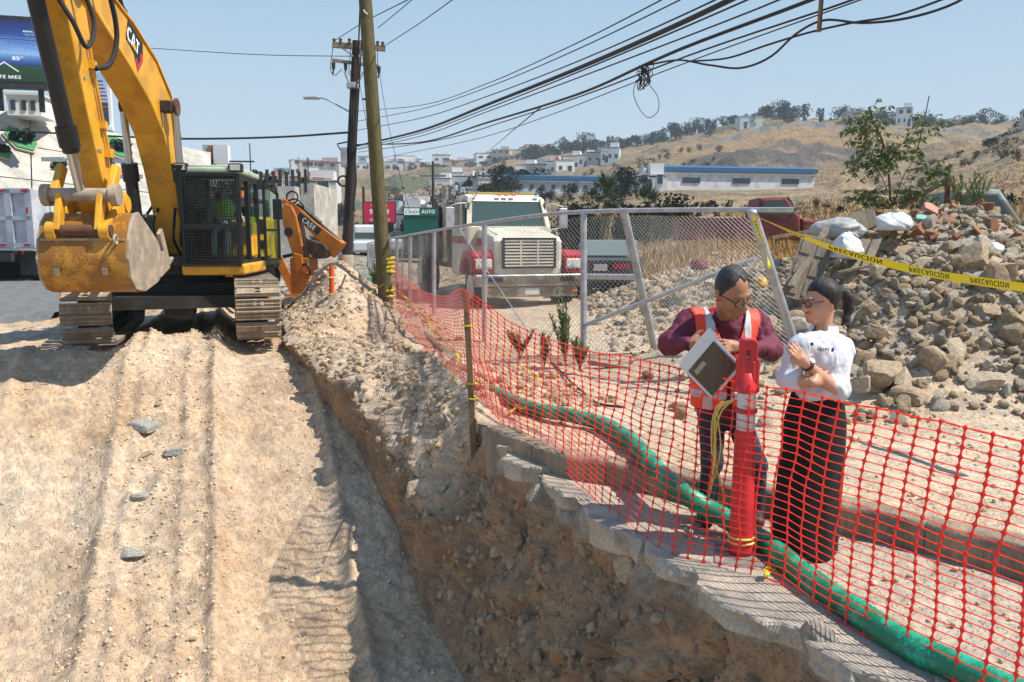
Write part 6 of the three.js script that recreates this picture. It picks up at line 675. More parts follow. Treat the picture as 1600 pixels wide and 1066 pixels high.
{ const r = rngOf(90), l = []; for (let i = 0; i < 2600; i++) { const X = 3 + r() * 10, Z = 16.2 + r() * 7.5, d = sstep(16.2, 18, Z) * sstep(2.5, 4, X); if (r() > d * (.5 + .8 * fbm(X, 3, Z, 3) + .3)) continue; l.push([X, Z < 21 ? bankY(X, Z) : farGround(800 + F * X / Z, Z).y, -Z, .6 + .8 * r()]); } blades(l, .34, .008, std(lin(.40, .24, .085), .9, DS), 'dry_grass', 'tall dry golden grass on the slope behind the fence', 5); const l2 = []; for (let i = 0; i < 2200; i++) { const Z = 24 + r() * 50, px = 930 + r() * 700, q = farGround(px, Z); l2.push([q.x, q.y, q.z, 1 + r()]); } blades(l2, .26, .014, std(lin(.38, .25, .10), .9, DS), 'dry_grass', 'sparse dry grass on the hill behind the lot', 6); }
function weed(label, px, py, Z, h, n, spread, mat) { const b = at(px, py, Z), o = thing('weed_plant', label, 'plant', b), r = rngOf(px), st = [], lf = []; for (let k = 0; k < n; k++) { const a = r() * 6.28, H = h * (.6 + .4 * r()), e = V(Math.cos(a) * spread * r(), H, Math.sin(a) * spread * r()); st.push(tube([V(0, -.05, 0), e.clone().multiplyScalar(.5).add(V(.02, .05, 0)), e], .006, 8, 4)); for (let j = 0; j < 60; j++) { const t = .15 + .85 * r(), c = e.clone().multiplyScalar(t), d = V(r() - .5, .3 + .5 * r(), r() - .5).normalize(), L = (.05 + .07 * r()) * (1.2 - t * .5); lf.push(bar(c, c.clone().addScaledVector(d, L), .011, .002)); } } mesh('stem', M(st), leafMat(.14, .14, .06), o); mesh('leaves', M(lf), mat, o); return o; }
weed('tall feathery green weed growing at the fence post', 884, 566, 10.3, .95, 8, .22, leafMat(.09, .13, .045)); weed('low grey green weed beside the tall one', 850, 570, 10.3, .45, 5, .25, leafMat(.13, .14, .06)); weed('low weed by the foot of the fence', 812, 556, 10.8, .35, 6, .35, leafMat(.13, .14, .06)); weed('small green weed under the net', 905, 575, 9.9, .4, 5, .25, leafMat(.12, .13, .05)); weed('green weed at the foot of the fence left of the green pole', 586, 452, 20, .7, 8, .4, leafMat(.08, .14, .03)); weed('leafy green shoot in front of the pale blue pickup', 1528, 338, 14.2, .75, 7, .35, leafMat(.10, .17, .04)); weed('yellow green weed beside the pale blue pickup', 1500, 325, 14.8, .7, 8, .5, leafMat(.16, .17, .05));
{ // slender tree on the heap
  const b = at(1392, 318, 14.2), o = thing('sapling', 'slender leafy tree standing on top of the debris heap', 'tree', b), r = rngOf(17), L = (px, py, dz = 0) => at(px, py, 14.2 + dz).sub(b); const stems = [[[1392, 322], [1388, 270], [1380, 225], [1366, 190], [1358, 168]], [[1396, 322], [1410, 280], [1432, 240], [1440, 205], [1447, 175], [1452, 150]], [[1388, 300], [1370, 262], [1352, 235], [1342, 215]], [[1386, 262], [1400, 236], [1412, 222]], [[1378, 222], [1350, 200], [1336, 190]], [[1432, 240], [1448, 258], [1458, 280]], [[1408, 285], [1425, 300], [1440, 308]], [[1388, 290], [1360, 300], [1340, 305]], [[1384, 240], [1362, 250], [1345, 262]]]; const tw = [], lf = [];
  for (const s of stems) { const p = s.map((q, i) => L(q[0], q[1], (r() - .5) * .7 * i / 3)), c = new THREE.CatmullRomCurve3(p); tw.push(new THREE.TubeGeometry(c, 16, s === stems[0] ? .02 : s === stems[1] ? .009 : .008, 5)); const top = s === stems[1]; for (let k = 0; k < 26; k++) { const u = .32 + .68 * r(); if (top && u > .8 && r() < .8) continue; const a = c.getPoint(u), d = V(r() - .5, r() * .5 - .3, r() - .5).normalize(), e = a.clone().addScaledVector(d, .22 + .2 * r()); tw.push(cyl(a, e, .004, .003, 4)); for (let j = 0; j < 13; j++) { const q = a.clone().lerp(e, .25 + .8 * r()), dd = V(r() - .5, r() * .6 - .65, r() - .5).normalize(), w = dd.clone().cross(V(r() - .5, r() - .5, r() - .5)).normalize().multiplyScalar(.012 + .009 * r()), t = q.clone().addScaledVector(dd, .07 + .06 * r()), m = q.clone().lerp(t, .45); lf.push(...[q, m.clone().add(w), t, q, t, m.clone().sub(w)].flatMap(v => [v.x, v.y, v.z])); } } }
  mesh('trunk', M(tw), BARK, o); const g = new THREE.BufferGeometry(); g.setAttribute('position', new THREE.Float32BufferAttribute(lf, 3)); g.computeVertexNormals(); mesh('crown', g, std(lin(.13, .17, .045), .7, DS), o);
  const P = thing('fence_post', 'dark rusty steel post standing right of the slender tree', 'post', at(1481, 325, 15)); mesh('shaft', M(bar(V(0, -.5, 0), at(1482, 260, 15).sub(P.position), .07, .07)), MT.rust, P); mesh('rail', M(bar(V(-.9, .0, 0), V(0, .55, 0), .06, .08)), MT.rust, P);
}
// ---------- people: distance fields joined smoothly and meshed ----------
const smin = (a, b, k) => { const h = Math.max(k - Math.abs(a - b), 0) / k; return Math.min(a, b) - h * h * k * .25; };
function coneD(p, a, b, ra, rb) { const bx = b.x - a.x, by = b.y - a.y, bz = b.z - a.z, px = p.x - a.x, py = p.y - a.y, pz = p.z - a.z, t = clamp((px * bx + py * by + pz * bz) / (bx * bx + by * by + bz * bz + 1e-9), 0, 1); return Math.hypot(px - bx * t, py - by * t, pz - bz * t) - lerp(ra, rb, t); }
const ellD = (p, c, r, q) => { let v = V(p.x - c.x, p.y - c.y, p.z - c.z); if (q) v.applyQuaternion(q); const k0 = Math.hypot(v.x / r.x, v.y / r.y, v.z / r.z), k1 = Math.hypot(v.x / r.x / r.x, v.y / r.y / r.y, v.z / r.z / r.z); return k1 < 1e-9 ? -Math.min(r.x, r.y, r.z) : k0 * (k0 - 1) / k1; };
// surface nets
function nets(f, lo, hi, h) {
  const nx = Math.ceil((hi.x - lo.x) / h) + 2, ny = Math.ceil((hi.y - lo.y) / h) + 2, nz = Math.ceil((hi.z - lo.z) / h) + 2, D = new Float32Array(nx * ny * nz), id = (i, j, k) => (k * ny + j) * nx + i, p = V();
  for (let k = 0; k < nz; k++) for (let j = 0; j < ny; j++) for (let i = 0; i < nx; i++) { p.set(lo.x + i * h, lo.y + j * h, lo.z + k * h); D[id(i, j, k)] = f(p); }
  const vi = new Int32Array(nx * ny * nz).fill(-1), pos = [], idx = [];
  for (let k = 0; k < nz - 1; k++) for (let j = 0; j < ny - 1; j++) for (let i = 0; i < nx - 1; i++) { let m = 0, sx = 0, sy = 0, sz = 0, n = 0; const c = []; for (let q = 0; q < 8; q++) { const v = D[id(i + (q & 1), j + (q >> 1 & 1), k + (q >> 2))]; c.push(v); if (v < 0) m |= 1 << q; } if (m === 0 || m === 255) continue;
    for (const [a, b] of EDG) { if ((c[a] < 0) === (c[b] < 0)) continue; const t = c[a] / (c[a] - c[b]); sx += lerp(a & 1, b & 1, t); sy += lerp(a >> 1 & 1, b >> 1 & 1, t); sz += lerp(a >> 2, b >> 2, t); n++; } vi[id(i, j, k)] = pos.length / 3; pos.push(lo.x + (i + sx / n) * h, lo.y + (j + sy / n) * h, lo.z + (k + sz / n) * h); }
  for (let k = 1; k < nz - 1; k++) for (let j = 1; j < ny - 1; j++) for (let i = 1; i < nx - 1; i++) { const d = D[id(i, j, k)] < 0; for (let ax = 0; ax < 3; ax++) { const e = D[id(i + (ax === 0), j + (ax === 1), k + (ax === 2))] < 0; if (d === e) continue; const q = ax === 0 ? [vi[id(i, j - 1, k - 1)], vi[id(i, j, k - 1)], vi[id(i, j, k)], vi[id(i, j - 1, k)]] : ax === 1 ? [vi[id(i - 1, j, k - 1)], vi[id(i - 1, j, k)], vi[id(i, j, k)], vi[id(i, j, k - 1)]] : [vi[id(i - 1, j - 1, k)], vi[id(i, j - 1, k)], vi[id(i, j, k)], vi[id(i - 1, j, k)]]; if (q.some(v => v < 0)) continue; if (d) idx.push(q[0], q[1], q[2], q[0], q[2], q[3]); else idx.push(q[0], q[2], q[1], q[0], q[3], q[2]); } }
  const g = new THREE.BufferGeometry(); g.setAttribute('position', new THREE.Float32BufferAttribute(pos, 3)); g.setIndex(idx); g.computeVertexNormals(); const uv = new Float32Array(pos.length / 3 * 2); for (let i = 0; i < uv.length / 2; i++) { uv[2 * i] = pos[3 * i] + pos[3 * i + 2]; uv[2 * i + 1] = pos[3 * i + 1]; } g.setAttribute('uv', new THREE.BufferAttribute(uv, 2)); return g;
}
const EDG = [[0, 1], [2, 3], [4, 5], [6, 7], [0, 2], [1, 3], [4, 6], [5, 7], [0, 4], [1, 5], [2, 6], [3, 7]];
// a shape = list of bones [a, b, ra, rb] with smooth join k; add noise for folds
function solid(bones, k, h, o = {}) {
  const lo = V(1e9, 1e9, 1e9), hi = V(-1e9, -1e9, -1e9); for (const b of bones) { const r = b.e ? Math.max(b.e.x, b.e.y, b.e.z) : Math.max(b[2], b[3]); for (const p of b.e ? [b.c] : [b[0], b[1]]) { lo.min(p.clone().subScalar(r + .03)); hi.max(p.clone().addScalar(r + .03)); } } if (o.lo) lo.max(o.lo); if (o.hi) hi.min(o.hi);
  return nets(p => { let d = 1e9; for (const b of bones) { const e = b.e ? ellD(p, b.c, b.e, b.q) : coneD(p, b[0], b[1], b[2], b[3]); d = d > 1e8 ? e : smin(d, e, b.k || k); } if (o.fold) d += o.fold * (fbm(p.x * 14, p.y * 9, p.z * 14, 3) + .6 * fbm(p.x * 34, p.y * 22, p.z * 34, 2)); if (o.mod) d = o.mod(d, p); return d; }, lo, hi, h);
}
// the surface is cut open where mod() returns a positive value
function hand(wrist, dir, side, palmN, s, curl, spread = .18) { // list of bones for a hand: palm and five fingers
  const d = dir.clone().normalize(), sd = side.clone().addScaledVector(d, -side.dot(d)).normalize(), n = palmN.clone(), P = (f, w, t) => wrist.clone().addScaledVector(d, f * s).addScaledVector(sd, w * s).addScaledVector(n, t * s), b = [[P(-.02, 0, 0), P(.03, 0, 0), .026 * s, .028 * s]];
  for (const w of [-.03, -.01, .01, .03]) b.push([P(.01, w * .7, 0), P(.085, w, 0), .016 * s, .012 * s]);
  [[.033, .066, 0], [.011, .076, 0], [-.011, .07, 0], [-.032, .056, 0]].forEach(([w, L, z], i) => { const c = curl[i], k1 = P(.09, w, 0), s1 = w * spread * 6; const a1 = c * .7, a2 = c * 1.7, f1 = L * .55, f2 = L * .5; const k2 = P(.09 + Math.cos(a1) * f1, w + s1 * f1, Math.sin(a1) * f1), k3 = P(.09 + Math.cos(a1) * f1 + Math.cos(a2) * f2, w + s1 * (f1 + f2), Math.sin(a1) * f1 + Math.sin(a2) * f2); b.push(Object.assign([k1, k2, .0105 * s, .0092 * s], { k: .008 }), Object.assign([k2, k3, .0092 * s, .0075 * s], { k: .006 })); });
  b.push(Object.assign([P(.02, .03, .004), P(.055, .058, .018), .0145 * s, .012 * s], { k: .014 }), Object.assign([P(.055, .058, .018), P(.088, .058, .032), .0115 * s, .0085 * s], { k: .007 })); return b;
}
const SKIN_M = std(lin(.37, .17, .088), .48), SKIN_W = std(lin(.53, .27, .165), .5);
const fabric = (c, rough = .85, o = {}) => std(c, rough, { bumpMap: withRepeat(T.cloth, 6), bumpScale: .0006, ...o });
function headParts(o, H, f, up, s, skinBones) { // adds bones for a head: H centre, f facing, up
  const r = f.clone().cross(up).normalize(), P = (x, y, z) => H.clone().addScaledVector(r, x * s).addScaledVector(up, y * s).addScaledVector(f, z * s); const q = new THREE.Quaternion().setFromRotationMatrix(new THREE.Matrix4().makeBasis(r, up, f.clone())).invert();
  skinBones.push({ c: P(0, .035, -.012), e: V(.074, .092, .094).multiplyScalar(s), q, k: .03 }, { c: P(0, -.035, .022), e: V(.058, .072, .066).multiplyScalar(s), q, k: .04 }, Object.assign([P(-.024, -.088, .05), P(.024, -.088, .05), .022 * s, .022 * s], { k: .03 }), Object.assign([P(0, .012, .083), P(0, -.026, .106), .010 * s, .0155 * s], { k: .014 }), Object.assign([P(-.013, -.03, .096), P(.013, -.03, .096), .009 * s, .009 * s], { k: .01 }), Object.assign([P(-.03, .028, .079), P(.03, .028, .079), .012 * s, .012 * s], { k: .014 }), Object.assign([P(-.018, -.06, .083), P(.018, -.06, .083), .008 * s, .008 * s], { k: .009 }), Object.assign([P(-.017, -.073, .081), P(.017, -.073, .081), .0085 * s, .0085 * s], { k: .009 }));
  for (const e of [-1, 1]) skinBones.push(Object.assign([P(e * .045, -.028, .062), P(e * .04, -.02, .07), .02 * s, .018 * s], { k: .03 }), Object.assign([P(e * .076, .018, -.012), P(e * .08, -.022, -.006), .014 * s, .009 * s], { k: .008 }), Object.assign([P(e * .084, .024, -.02), P(e * .082, .0, -.018), .008 * s, .008 * s], { k: .006 })); return P;
}
function glasses(o, P, s, m) { const g = []; for (const e of [-1, 1]) { const c = P(e * .033, .004, .104), pts = []; for (let k = 0; k < 20; k++) { const a = k / 20 * 6.283; pts.push(P(e * .033 + Math.cos(a) * .027, .004 + Math.sin(a) * .019, .104 - Math.abs(Math.cos(a)) * .003)); } g.push(tube(pts, .0028 * s, 40, 6, true), cyl(P(e * .06, .01, .1), P(e * .084, .014, .0), .0026 * s, .0022 * s, 6), cyl(P(e * .084, .014, 0), P(e * .086, -.002, -.022), .0022 * s, .002 * s, 6)); } g.push(cyl(P(-.008, .008, .107), P(.008, .008, .107), .0026 * s, .0026 * s, 6)); const f = mesh('glasses', M(g), m, o); const lens = []; for (const e of [-1, 1]) { const pts = []; for (let k = 0; k < 20; k++) { const a = k / 20 * 6.283; pts.push(P(e * .033 + Math.cos(a) * .026, .004 + Math.sin(a) * .018, .1035)); } const c = P(e * .033, .004, .1035), pos = []; for (let k = 0; k < 20; k++) for (const v of [c, pts[k], pts[(k + 1) % 20]]) pos.push(v.x, v.y, v.z); const lg = new THREE.BufferGeometry(); lg.setAttribute('position', new THREE.Float32BufferAttribute(pos, 3)); lg.computeVertexNormals(); lens.push(lg); } mesh('lens', M(lens), new THREE.MeshPhysicalMaterial({ color: lin(.9, .9, .9), roughness: .03, transmission: 1, thickness: 0, side: THREE.DoubleSide }), f); return f; }
function eyes(o, P, s) { for (const e of [-1, 1]) { const g = sph(.0105 * s, ...P(e * .031, .004, .0735).toArray(), 1, 1, 1, 12); const m = mesh('eye', M(g), std(lin(.55, .52, .5), .2), o); mesh('iris', M(sph(.0052 * s, ...P(e * .031, .001, .0815).toArray(), 1, 1, 1, 10)), std(lin(.02, .012, .01), .15), m); const b = []; for (let k = 0; k < 5; k++) b.push(sph(.0045 * s, ...P(e * (.017 + k * .0075), .024 + (k < 4 ? k * .0015 : .002), .089 - k * .0026).toArray(), 1.3, .8, 1, 7)); mesh('eyebrow', M(b), HAIRM, o); } mesh('mouth', M(cyl(P(-.021, -.066, .0865), P(.021, -.066, .0865), .0028 * s, .0028 * s, 6)), std(lin(.10, .03, .025), .6), o); }
const HAIRM = std(lin(.016, .012, .011), .5), HMAP = tex(256, (i, x, y) => { const v = .45 + 1.1 * (N4[(y >> 5) * 512 + x * 2] - .5) + .5 * (N3[(y >> 4) * 512 + x * 2] - .5); return [v, v * .95, v * .92]; }), HBMP = grey(256, (i, x, y) => N4[(y >> 5) * 512 + x * 2]), HAIRT = c => std(lin(...c), .55, { map: withRepeat(HMAP, 5), bumpMap: withRepeat(HBMP, 5), bumpScale: .004 });
// --- the man
{
  const Z0 = 5.15, J = (px, py, dz = 0) => at(px, py, Z0 - dz), root = thing('person', 'man in maroon shirt and orange reflective vest looking down at papers', 'person', onY(1138, 820, 0)); const B = root.position.clone(), L = p => p.sub(B), j = (px, py, dz) => L(J(px, py, dz));
  const sc = 1.24, f = V(.42, -.40, .80).normalize(), up = V(.05, .92, .44); up.addScaledVector(f, -up.dot(f)).normalize(); const H = j(1144, 459, .25), skin = []; const P = headParts(root, H, f, up, sc, skin);
  const neck = j(1136, 500, .07); skin.push(Object.assign([neck, P(0, -.06, -.035), .062, .06], { k: .03 }));
  const shL = j(1080, 507, .02), shR = j(1182, 509, 0), elL = j(1047, 538, .12), elR = j(1206, 548, .10), wrL = j(1080, 537, .34), wrR = j(1150, 541, .34);
  const hL = hand(wrL, j(1108, 534, .40).sub(wrL), V(-.15, .8, -.5), V(.35, -.15, .9).negate(), 1.06, [.25, .3, .35, .45], .22), hR = hand(wrR, j(1122, 541, .42).sub(wrR), V(.1, .8, -.5), V(-.3, -.1, -.9), 1.06, [.7, .75, .8, .85], .1);
  skin.push([elL, wrL, .042, .027], [elR, wrR, .042, .027], ...hL, ...hR, [neck, shL, .05, .05], [neck, shR, .05, .05], [elL, shL, .044, .05], [elR, shR, .044, .05]);
  mesh('body', solid(skin.slice(0, -6), .012, .0048), SKIN_M, root); eyes(root, P, sc);
  // hair: cap around the back and sides, thin on top
  { const hb = [{ c: P(0, .041, -.014), e: V(.080, .0945, .0975).multiplyScalar(sc), q: new THREE.Quaternion().setFromRotationMatrix(new THREE.Matrix4().makeBasis(f.clone().cross(up).normalize(), up, f.clone())).invert() }]; const r = f.clone().cross(up).normalize(); mesh('hair', solid(hb, .01, .005, { fold: .004, mod: (d, p) => { const q = p.clone().sub(H), x = q.dot(r) / sc, y = q.dot(up) / sc, z = q.dot(f) / sc; const ax = Math.abs(x), hn = .012 * fbm(x * 60, y * 60, z * 20, 2); return Math.max(d + .004 * Math.abs(fbm(x * 90, y * 14, z * 14, 2)), hn + z - .070 + .8 * Math.max(0, .085 - y) + .02 * Math.exp(-(((ax - .03) / .028) ** 2)) , -y + (z > -.03 ? (z > .005 && ax > .06 ? -.02 : .012) : -.06)); } }), HAIRT([.10, .10, .105]), root); }
  glasses(root, P, sc, std(lin(.015, .012, .012), .3));
  // shirt with sleeves
  const hip = j(1130, 628, .0), chest = j(1130, 545, .02), MAR = fabric(lin(.13, .009, .034), .7); const cuffL = wrL.clone().lerp(elL, .1), cuffR = wrR.clone().lerp(elR, .1);
  const torso = [{ c: chest.clone().add(V(0, .02, 0)), e: V(.205, .20, .135) }, { c: hip.clone().add(V(0, .11, .01)), e: V(.190, .22, .145) }, { c: hip.clone().add(V(0, -.02, 0)), e: V(.18, .12, .13) }, [shL, shR, .085, .085], [neck.clone().add(V(0, -.035, -.01)), chest, .085, .12]];
  mesh('shirt', solid([...torso, [shL, elL, .088, .066], [elL, cuffL, .064, .044], [shR, elR, .088, .066], [elR, cuffR, .064, .044], Object.assign([neck.clone().add(V(0, -.02, 0)), neck.clone().add(V(.004, .028, .004)), .08, .074], { k: .02 })], .055, .0075, { fold: .016, mod: (d, p) => Math.max(d, -(coneD(p, neck.clone().add(V(0, .0, .012)), neck.clone().add(V(.01, .12, .04)), .062, .075))) }), MAR, root);
  // vest: inflated torso shell, open at the front and arms
  const FL = fabric(lin(.92, .075, .035), .6), SIL = fabric(lin(.50, .51, .51), .35), cx = chest.x, inV = (p, d) => { const armL = coneD(p, shL.clone().add(V(-.03, .0, 0)), elL, .108, .10), armR = coneD(p, shR.clone().add(V(.03, .0, 0)), elR, .108, .10), x = p.x - cx, y = p.y, vee = p.z > chest.z - .02 ? (.012 + .36 * Math.max(0, y - (chest.y - .05)) - Math.abs(x - .005 - .10 * (chest.y - y) * 0)) : -1, nk = .085 - Math.hypot(p.x - neck.x, (p.z - neck.z)) - (p.y < neck.y - .06 ? 1 : 0), low = hip.y - .025 + .05 * Math.max(0, .07 - Math.abs(Math.abs(x) - .09)) * 0 - p.y + (p.z > hip.z && Math.abs(x) < .06 ? .10 * (1 - Math.abs(x) / .06) : 0); return Math.max(d, -armL, -armR, vee, nk, low, chest.y - .4 - p.y, -(d + .02)); };
  const big = torso.map(b => b.e ? { c: b.c, e: b.e.clone().addScalar(.024) } : [b[0], b[1], b[2] + .024, b[3] + .024]);
  mesh('safety_vest', solid(big, .06, .0065, { fold: .006, mod: (d, p) => inV(p, d) }), FL, root);
  const bigger = torso.map(b => b.e ? { c: b.c, e: b.e.clone().addScalar(.0285) } : [b[0], b[1], b[2] + .0285, b[3] + .0285]);
  for (const s of [-1, 1]) mesh('reflective_strip', solid(bigger, .06, .0055, { fold: .006, mod: (d, p) => { const x = (p.x - cx) * s; return Math.max(inV(p, d), Math.abs(x - .118) - .027); } }), SIL, root);
  mesh('reflective_strip', solid(bigger, .06, .0055, { fold: .006, mod: (d, p) => Math.max(inV(p, d), Math.abs(p.y - hip.y - .075) - .026) }), SIL, root);
  // trousers and shoes
  const kL = j(1112, 722, .05), kR = j(1180, 725, .04), aL = j(1104, 800, .0), aR = j(1182, 812, .0), DEN = fabric(lin(.022, .03, .05), .8); for (const a of [aL, aR]) a.y = Math.max(a.y, .09);
  mesh('trousers', solid([{ c: hip.clone().add(V(0, -.05, 0)), e: V(.165, .11, .115) }, [hip.clone().add(V(-.075, -.07, 0)), kL, .092, .066], [kL, aL, .066, .056], [hip.clone().add(V(.08, -.07, 0)), kR, .092, .066], [kR, aR, .066, .056]], .04, .0085, { fold: .013 }), DEN, root);
  for (const a of [aL, aR]) mesh('shoe', solid([[V(a.x, .055, a.z - .05), V(a.x - .03, .045, a.z + .13), .05, .042], [V(a.x, .1, a.z - .03), V(a.x, .05, a.z - .02), .05, .05]], .04, .007, { mod: (d, p) => Math.max(d, .004 - p.y) }), std(lin(.035, .025, .02), .6), root);
  // papers held in both hands (a thing of its own)
  const pc = at(1112, 572, Z0 - .45), pp = thing('clipboard', 'white sheaf of papers with a dark printed photo held by the man', 'papers', pc), C = [[1110, 523], [1156, 571], [1112, 622], [1067, 574]].map(q => at(q[0], q[1], Z0 - .45 + (q[1] - 572) * .0006).sub(pc)); const U = C[1].clone().sub(C[0]).normalize(), W = C[3].clone().sub(C[0]).normalize(), N = W.clone().cross(U).normalize(), w = C[1].distanceTo(C[0]), h = C[3].distanceTo(C[0]);
  const mk = (x0, x1, y0, y1, t, z) => { const g = new THREE.BoxGeometry(y1 - y0, x1 - x0, t); g.translate((y0 + y1) / 2, (x0 + x1) / 2, z); g.applyMatrix4(new THREE.Matrix4().makeBasis(W, U, N).setPosition(C[0])); return g; };
  mesh('sheets', M(mk(-.02, w, 0, h + .01, .006, -.006), mk(-.03, w - .01, -.01, h, .003, -.012), mk(w - .012, w + .015, .0, h * .75, .012, -.004), mk(-.03, .05, -.025, h, .01, -.003)), std(lin(.74, .74, .77), .6), pp);
  mesh('photo_print', M(mk(.040, w - .004, .012, h - .006, .002, .001)), std(lin(1, 1, 1), .4, { map: withRepeat(tex(256, (i, x, y) => { const k = hash3(x >> 1, y >> 1, 9), v = .20 + .2 * N4[(y * 2 % 512) * 512 + (x * 2 % 512)] * (k > .72 ? 2.2 : .8); return [v * 1.15, v, v * .82]; }), 4) }), pp); mesh('label_strip', M(mk(.07, .10, h * .55, h - .03, .002, .0035)), std(lin(.42, .36, .28), .6), pp); pp.position.z += 0;
}
// --- the woman
{
  const Z0 = 4.62, root = thing('person', 'woman in white shirt and long black skirt with dark ponytail and glasses', 'person', onY(1262, 874, 0)); const B = root.position.clone(), j = (px, py, dz = 0) => at(px, py, Z0 - dz).sub(B);
  const sc = 1.06, f = V(-.96, -.06, .28).normalize(), up = V(-.04, 1, -.02); up.addScaledVector(f, -up.dot(f)).normalize(); const H = j(1282, 473, .0), skin = [], P = headParts(root, H, f, up, sc, skin), neck = j(1285, 522, .0); skin.push(Object.assign([neck, P(0, -.05, -.03), .05, .047], { k: .03 }));
  const shN = j(1252, 543, .12), shF = j(1314, 546, -.05), elN = j(1232, 594, .16), elF = j(1308, 612, .12), wrN = j(1272, 597, .25), wrF = j(1257, 566, .25), frontHand = wrF;
  const hF = hand(wrF, j(1240, 545, .27).sub(wrF), V(-.6, -.3, .3), V(.25, .05, -.9), .92, [.55, .5, .55, .65], .12), hN = hand(wrN, j(1296, 588, .16).sub(wrN), V(0, .9, .1), V(0, 0, -1), .9, [.2, .25, .3, .35], .1);
  skin.push(Object.assign([elF, wrF, .046, .026], { k: .012 }), ...hF, Object.assign([elN, wrN, .044, .027], { k: .012 }), ...hN); mesh('body', solid(skin, .012, .0045), SKIN_W, root); eyes(root, P, sc); glasses(root, P, sc, std(lin(.01, .01, .01), .3));
  // hair with ponytail
  { const q = new THREE.Quaternion().setFromRotationMatrix(new THREE.Matrix4().makeBasis(f.clone().cross(up).normalize(), up, f.clone())).invert(), r = f.clone().cross(up).normalize(); const hb = [{ c: P(0, .043, -.022), e: V(.086, .098, .106).multiplyScalar(sc), q }, { c: P(0, .03, -.105), e: V(.035, .035, .03), q, k: .03 }]; mesh('hair', solid(hb, .03, .0045, { fold: .002, mod: (d, p) => { const v = p.clone().sub(H), y = v.dot(up), z = v.dot(f), x = Math.abs(v.dot(r)); const c = sc, hn = .010 * fbm(x * 50, y * 50, z * 16, 2); return Math.max(d + .003 * Math.abs(fbm(x * 80, y * 80, z * 10, 2)), hn + z / c - .076 + .9 * Math.max(0, .088 - y / c), -y / c - .062 + (z > -.05 ? .05 : 0)); } }), HAIRT([.06, .036, .028]), root); const pt = [P(0, .04, -.115), P(.005, .045, -.15), P(.01, .01, -.185), P(.01, -.05, -.19), P(.0, -.11, -.165), P(0, -.135, -.14)]; const bones = []; const rad = [.018, .024, .028, .027, .019, .007]; for (let i = 1; i < pt.length; i++) bones.push([pt[i - 1], pt[i], rad[i - 1], rad[i]]); mesh('ponytail', solid(bones, .02, .0045, { fold: .007 }), HAIRT([.065, .038, .028]), root); mesh('hair_tie', M(tf(new THREE.TorusGeometry(.022, .007, 8, 18).rotateY(Math.PI / 2), ...P(0, .042, -.122).toArray(), 0, .3, 0)), MT.black, root); }
  const waist = j(1279, 612, .03), chest = j(1284, 560, .04), WH = fabric(lin(.58, .59, .64), .8);
  const slN = elN.clone().lerp(shN, .02), slF = elF.clone().lerp(shF, .05), turn = new THREE.Quaternion().setFromAxisAngle(V(0, 1, 0), -.45);
  const tor = [{ c: chest.clone().add(V(0, .0, -.01)), e: V(.165, .17, .125), q: turn }, { c: waist.clone().add(V(0, .07, -.01)), e: V(.15, .15, .115), q: turn }, { c: waist.clone(), e: V(.150, .06, .115), q: turn }, [shN, shF, .056, .056], [neck.clone().add(V(0, -.02, 0)), chest, .058, .1], [neck.clone().add(V(0, -.018, 0)), shN, .052, .056], [neck.clone().add(V(0, -.018, 0)), shF, .052, .056]];
  mesh('shirt', solid([...tor, [shN, slN, .07, .066], Object.assign([slN, slN.clone().lerp(wrN, .16), .064, .060], { k: .02 }), [shF, slF, .07, .066], Object.assign([slF, slF.clone().lerp(wrF, .14), .064, .06], { k: .02 })], .045, .0068, { fold: .015, mod: (d, p) => Math.max(d, -coneD(p, neck.clone().add(V(-.03, -.03, .035)), neck.clone().add(V(0, .14, .0)), .044, .075)) }), WH, root);
  // collar, buttons, embroidery
  { const cg = new THREE.LatheGeometry([[.088, -.035], [.074, .0], [.064, .032], [.067, .034], [.082, .0], [.098, -.04]].map(p => new THREE.Vector2(...p)), 36, .35, 5.2); cg.scale(1, 1, .9); cg.rotateZ(-.12); cg.rotateY(-.5); cg.scale(1.04, 1.25, 1.04); cg.translate(neck.x + .008, neck.y + .018, neck.z); mesh('collar_band', M(cg), fabric(lin(.66, .67, .72), .8, DS), root); }
  { const c = neck.clone(), r = f.clone().cross(up).normalize(); for (const s of [0, 1]) { const a = s ? [V(.062, .045, -.03), V(.085, -.012, .045), V(.0, -.075, .115), V(-.025, -.015, .075)] : [V(-.07, .02, .03), V(-.105, -.03, .055), V(-.075, -.085, .115), V(-.04, -.025, .085)]; const q = a.map(v => c.clone().add(v)), pos = []; for (const t of [[0, 1, 2], [0, 2, 3]]) for (const k of t) pos.push(q[k].x, q[k].y, q[k].z); const g = new THREE.BufferGeometry(); g.setAttribute('position', new THREE.Float32BufferAttribute(pos, 3)); g.computeVertexNormals(); const back = g.clone().translate(-.002, -.004, -.004); mesh('collar', M(g, back), fabric(lin(.66, .67, .72), .8, DS), root); } }
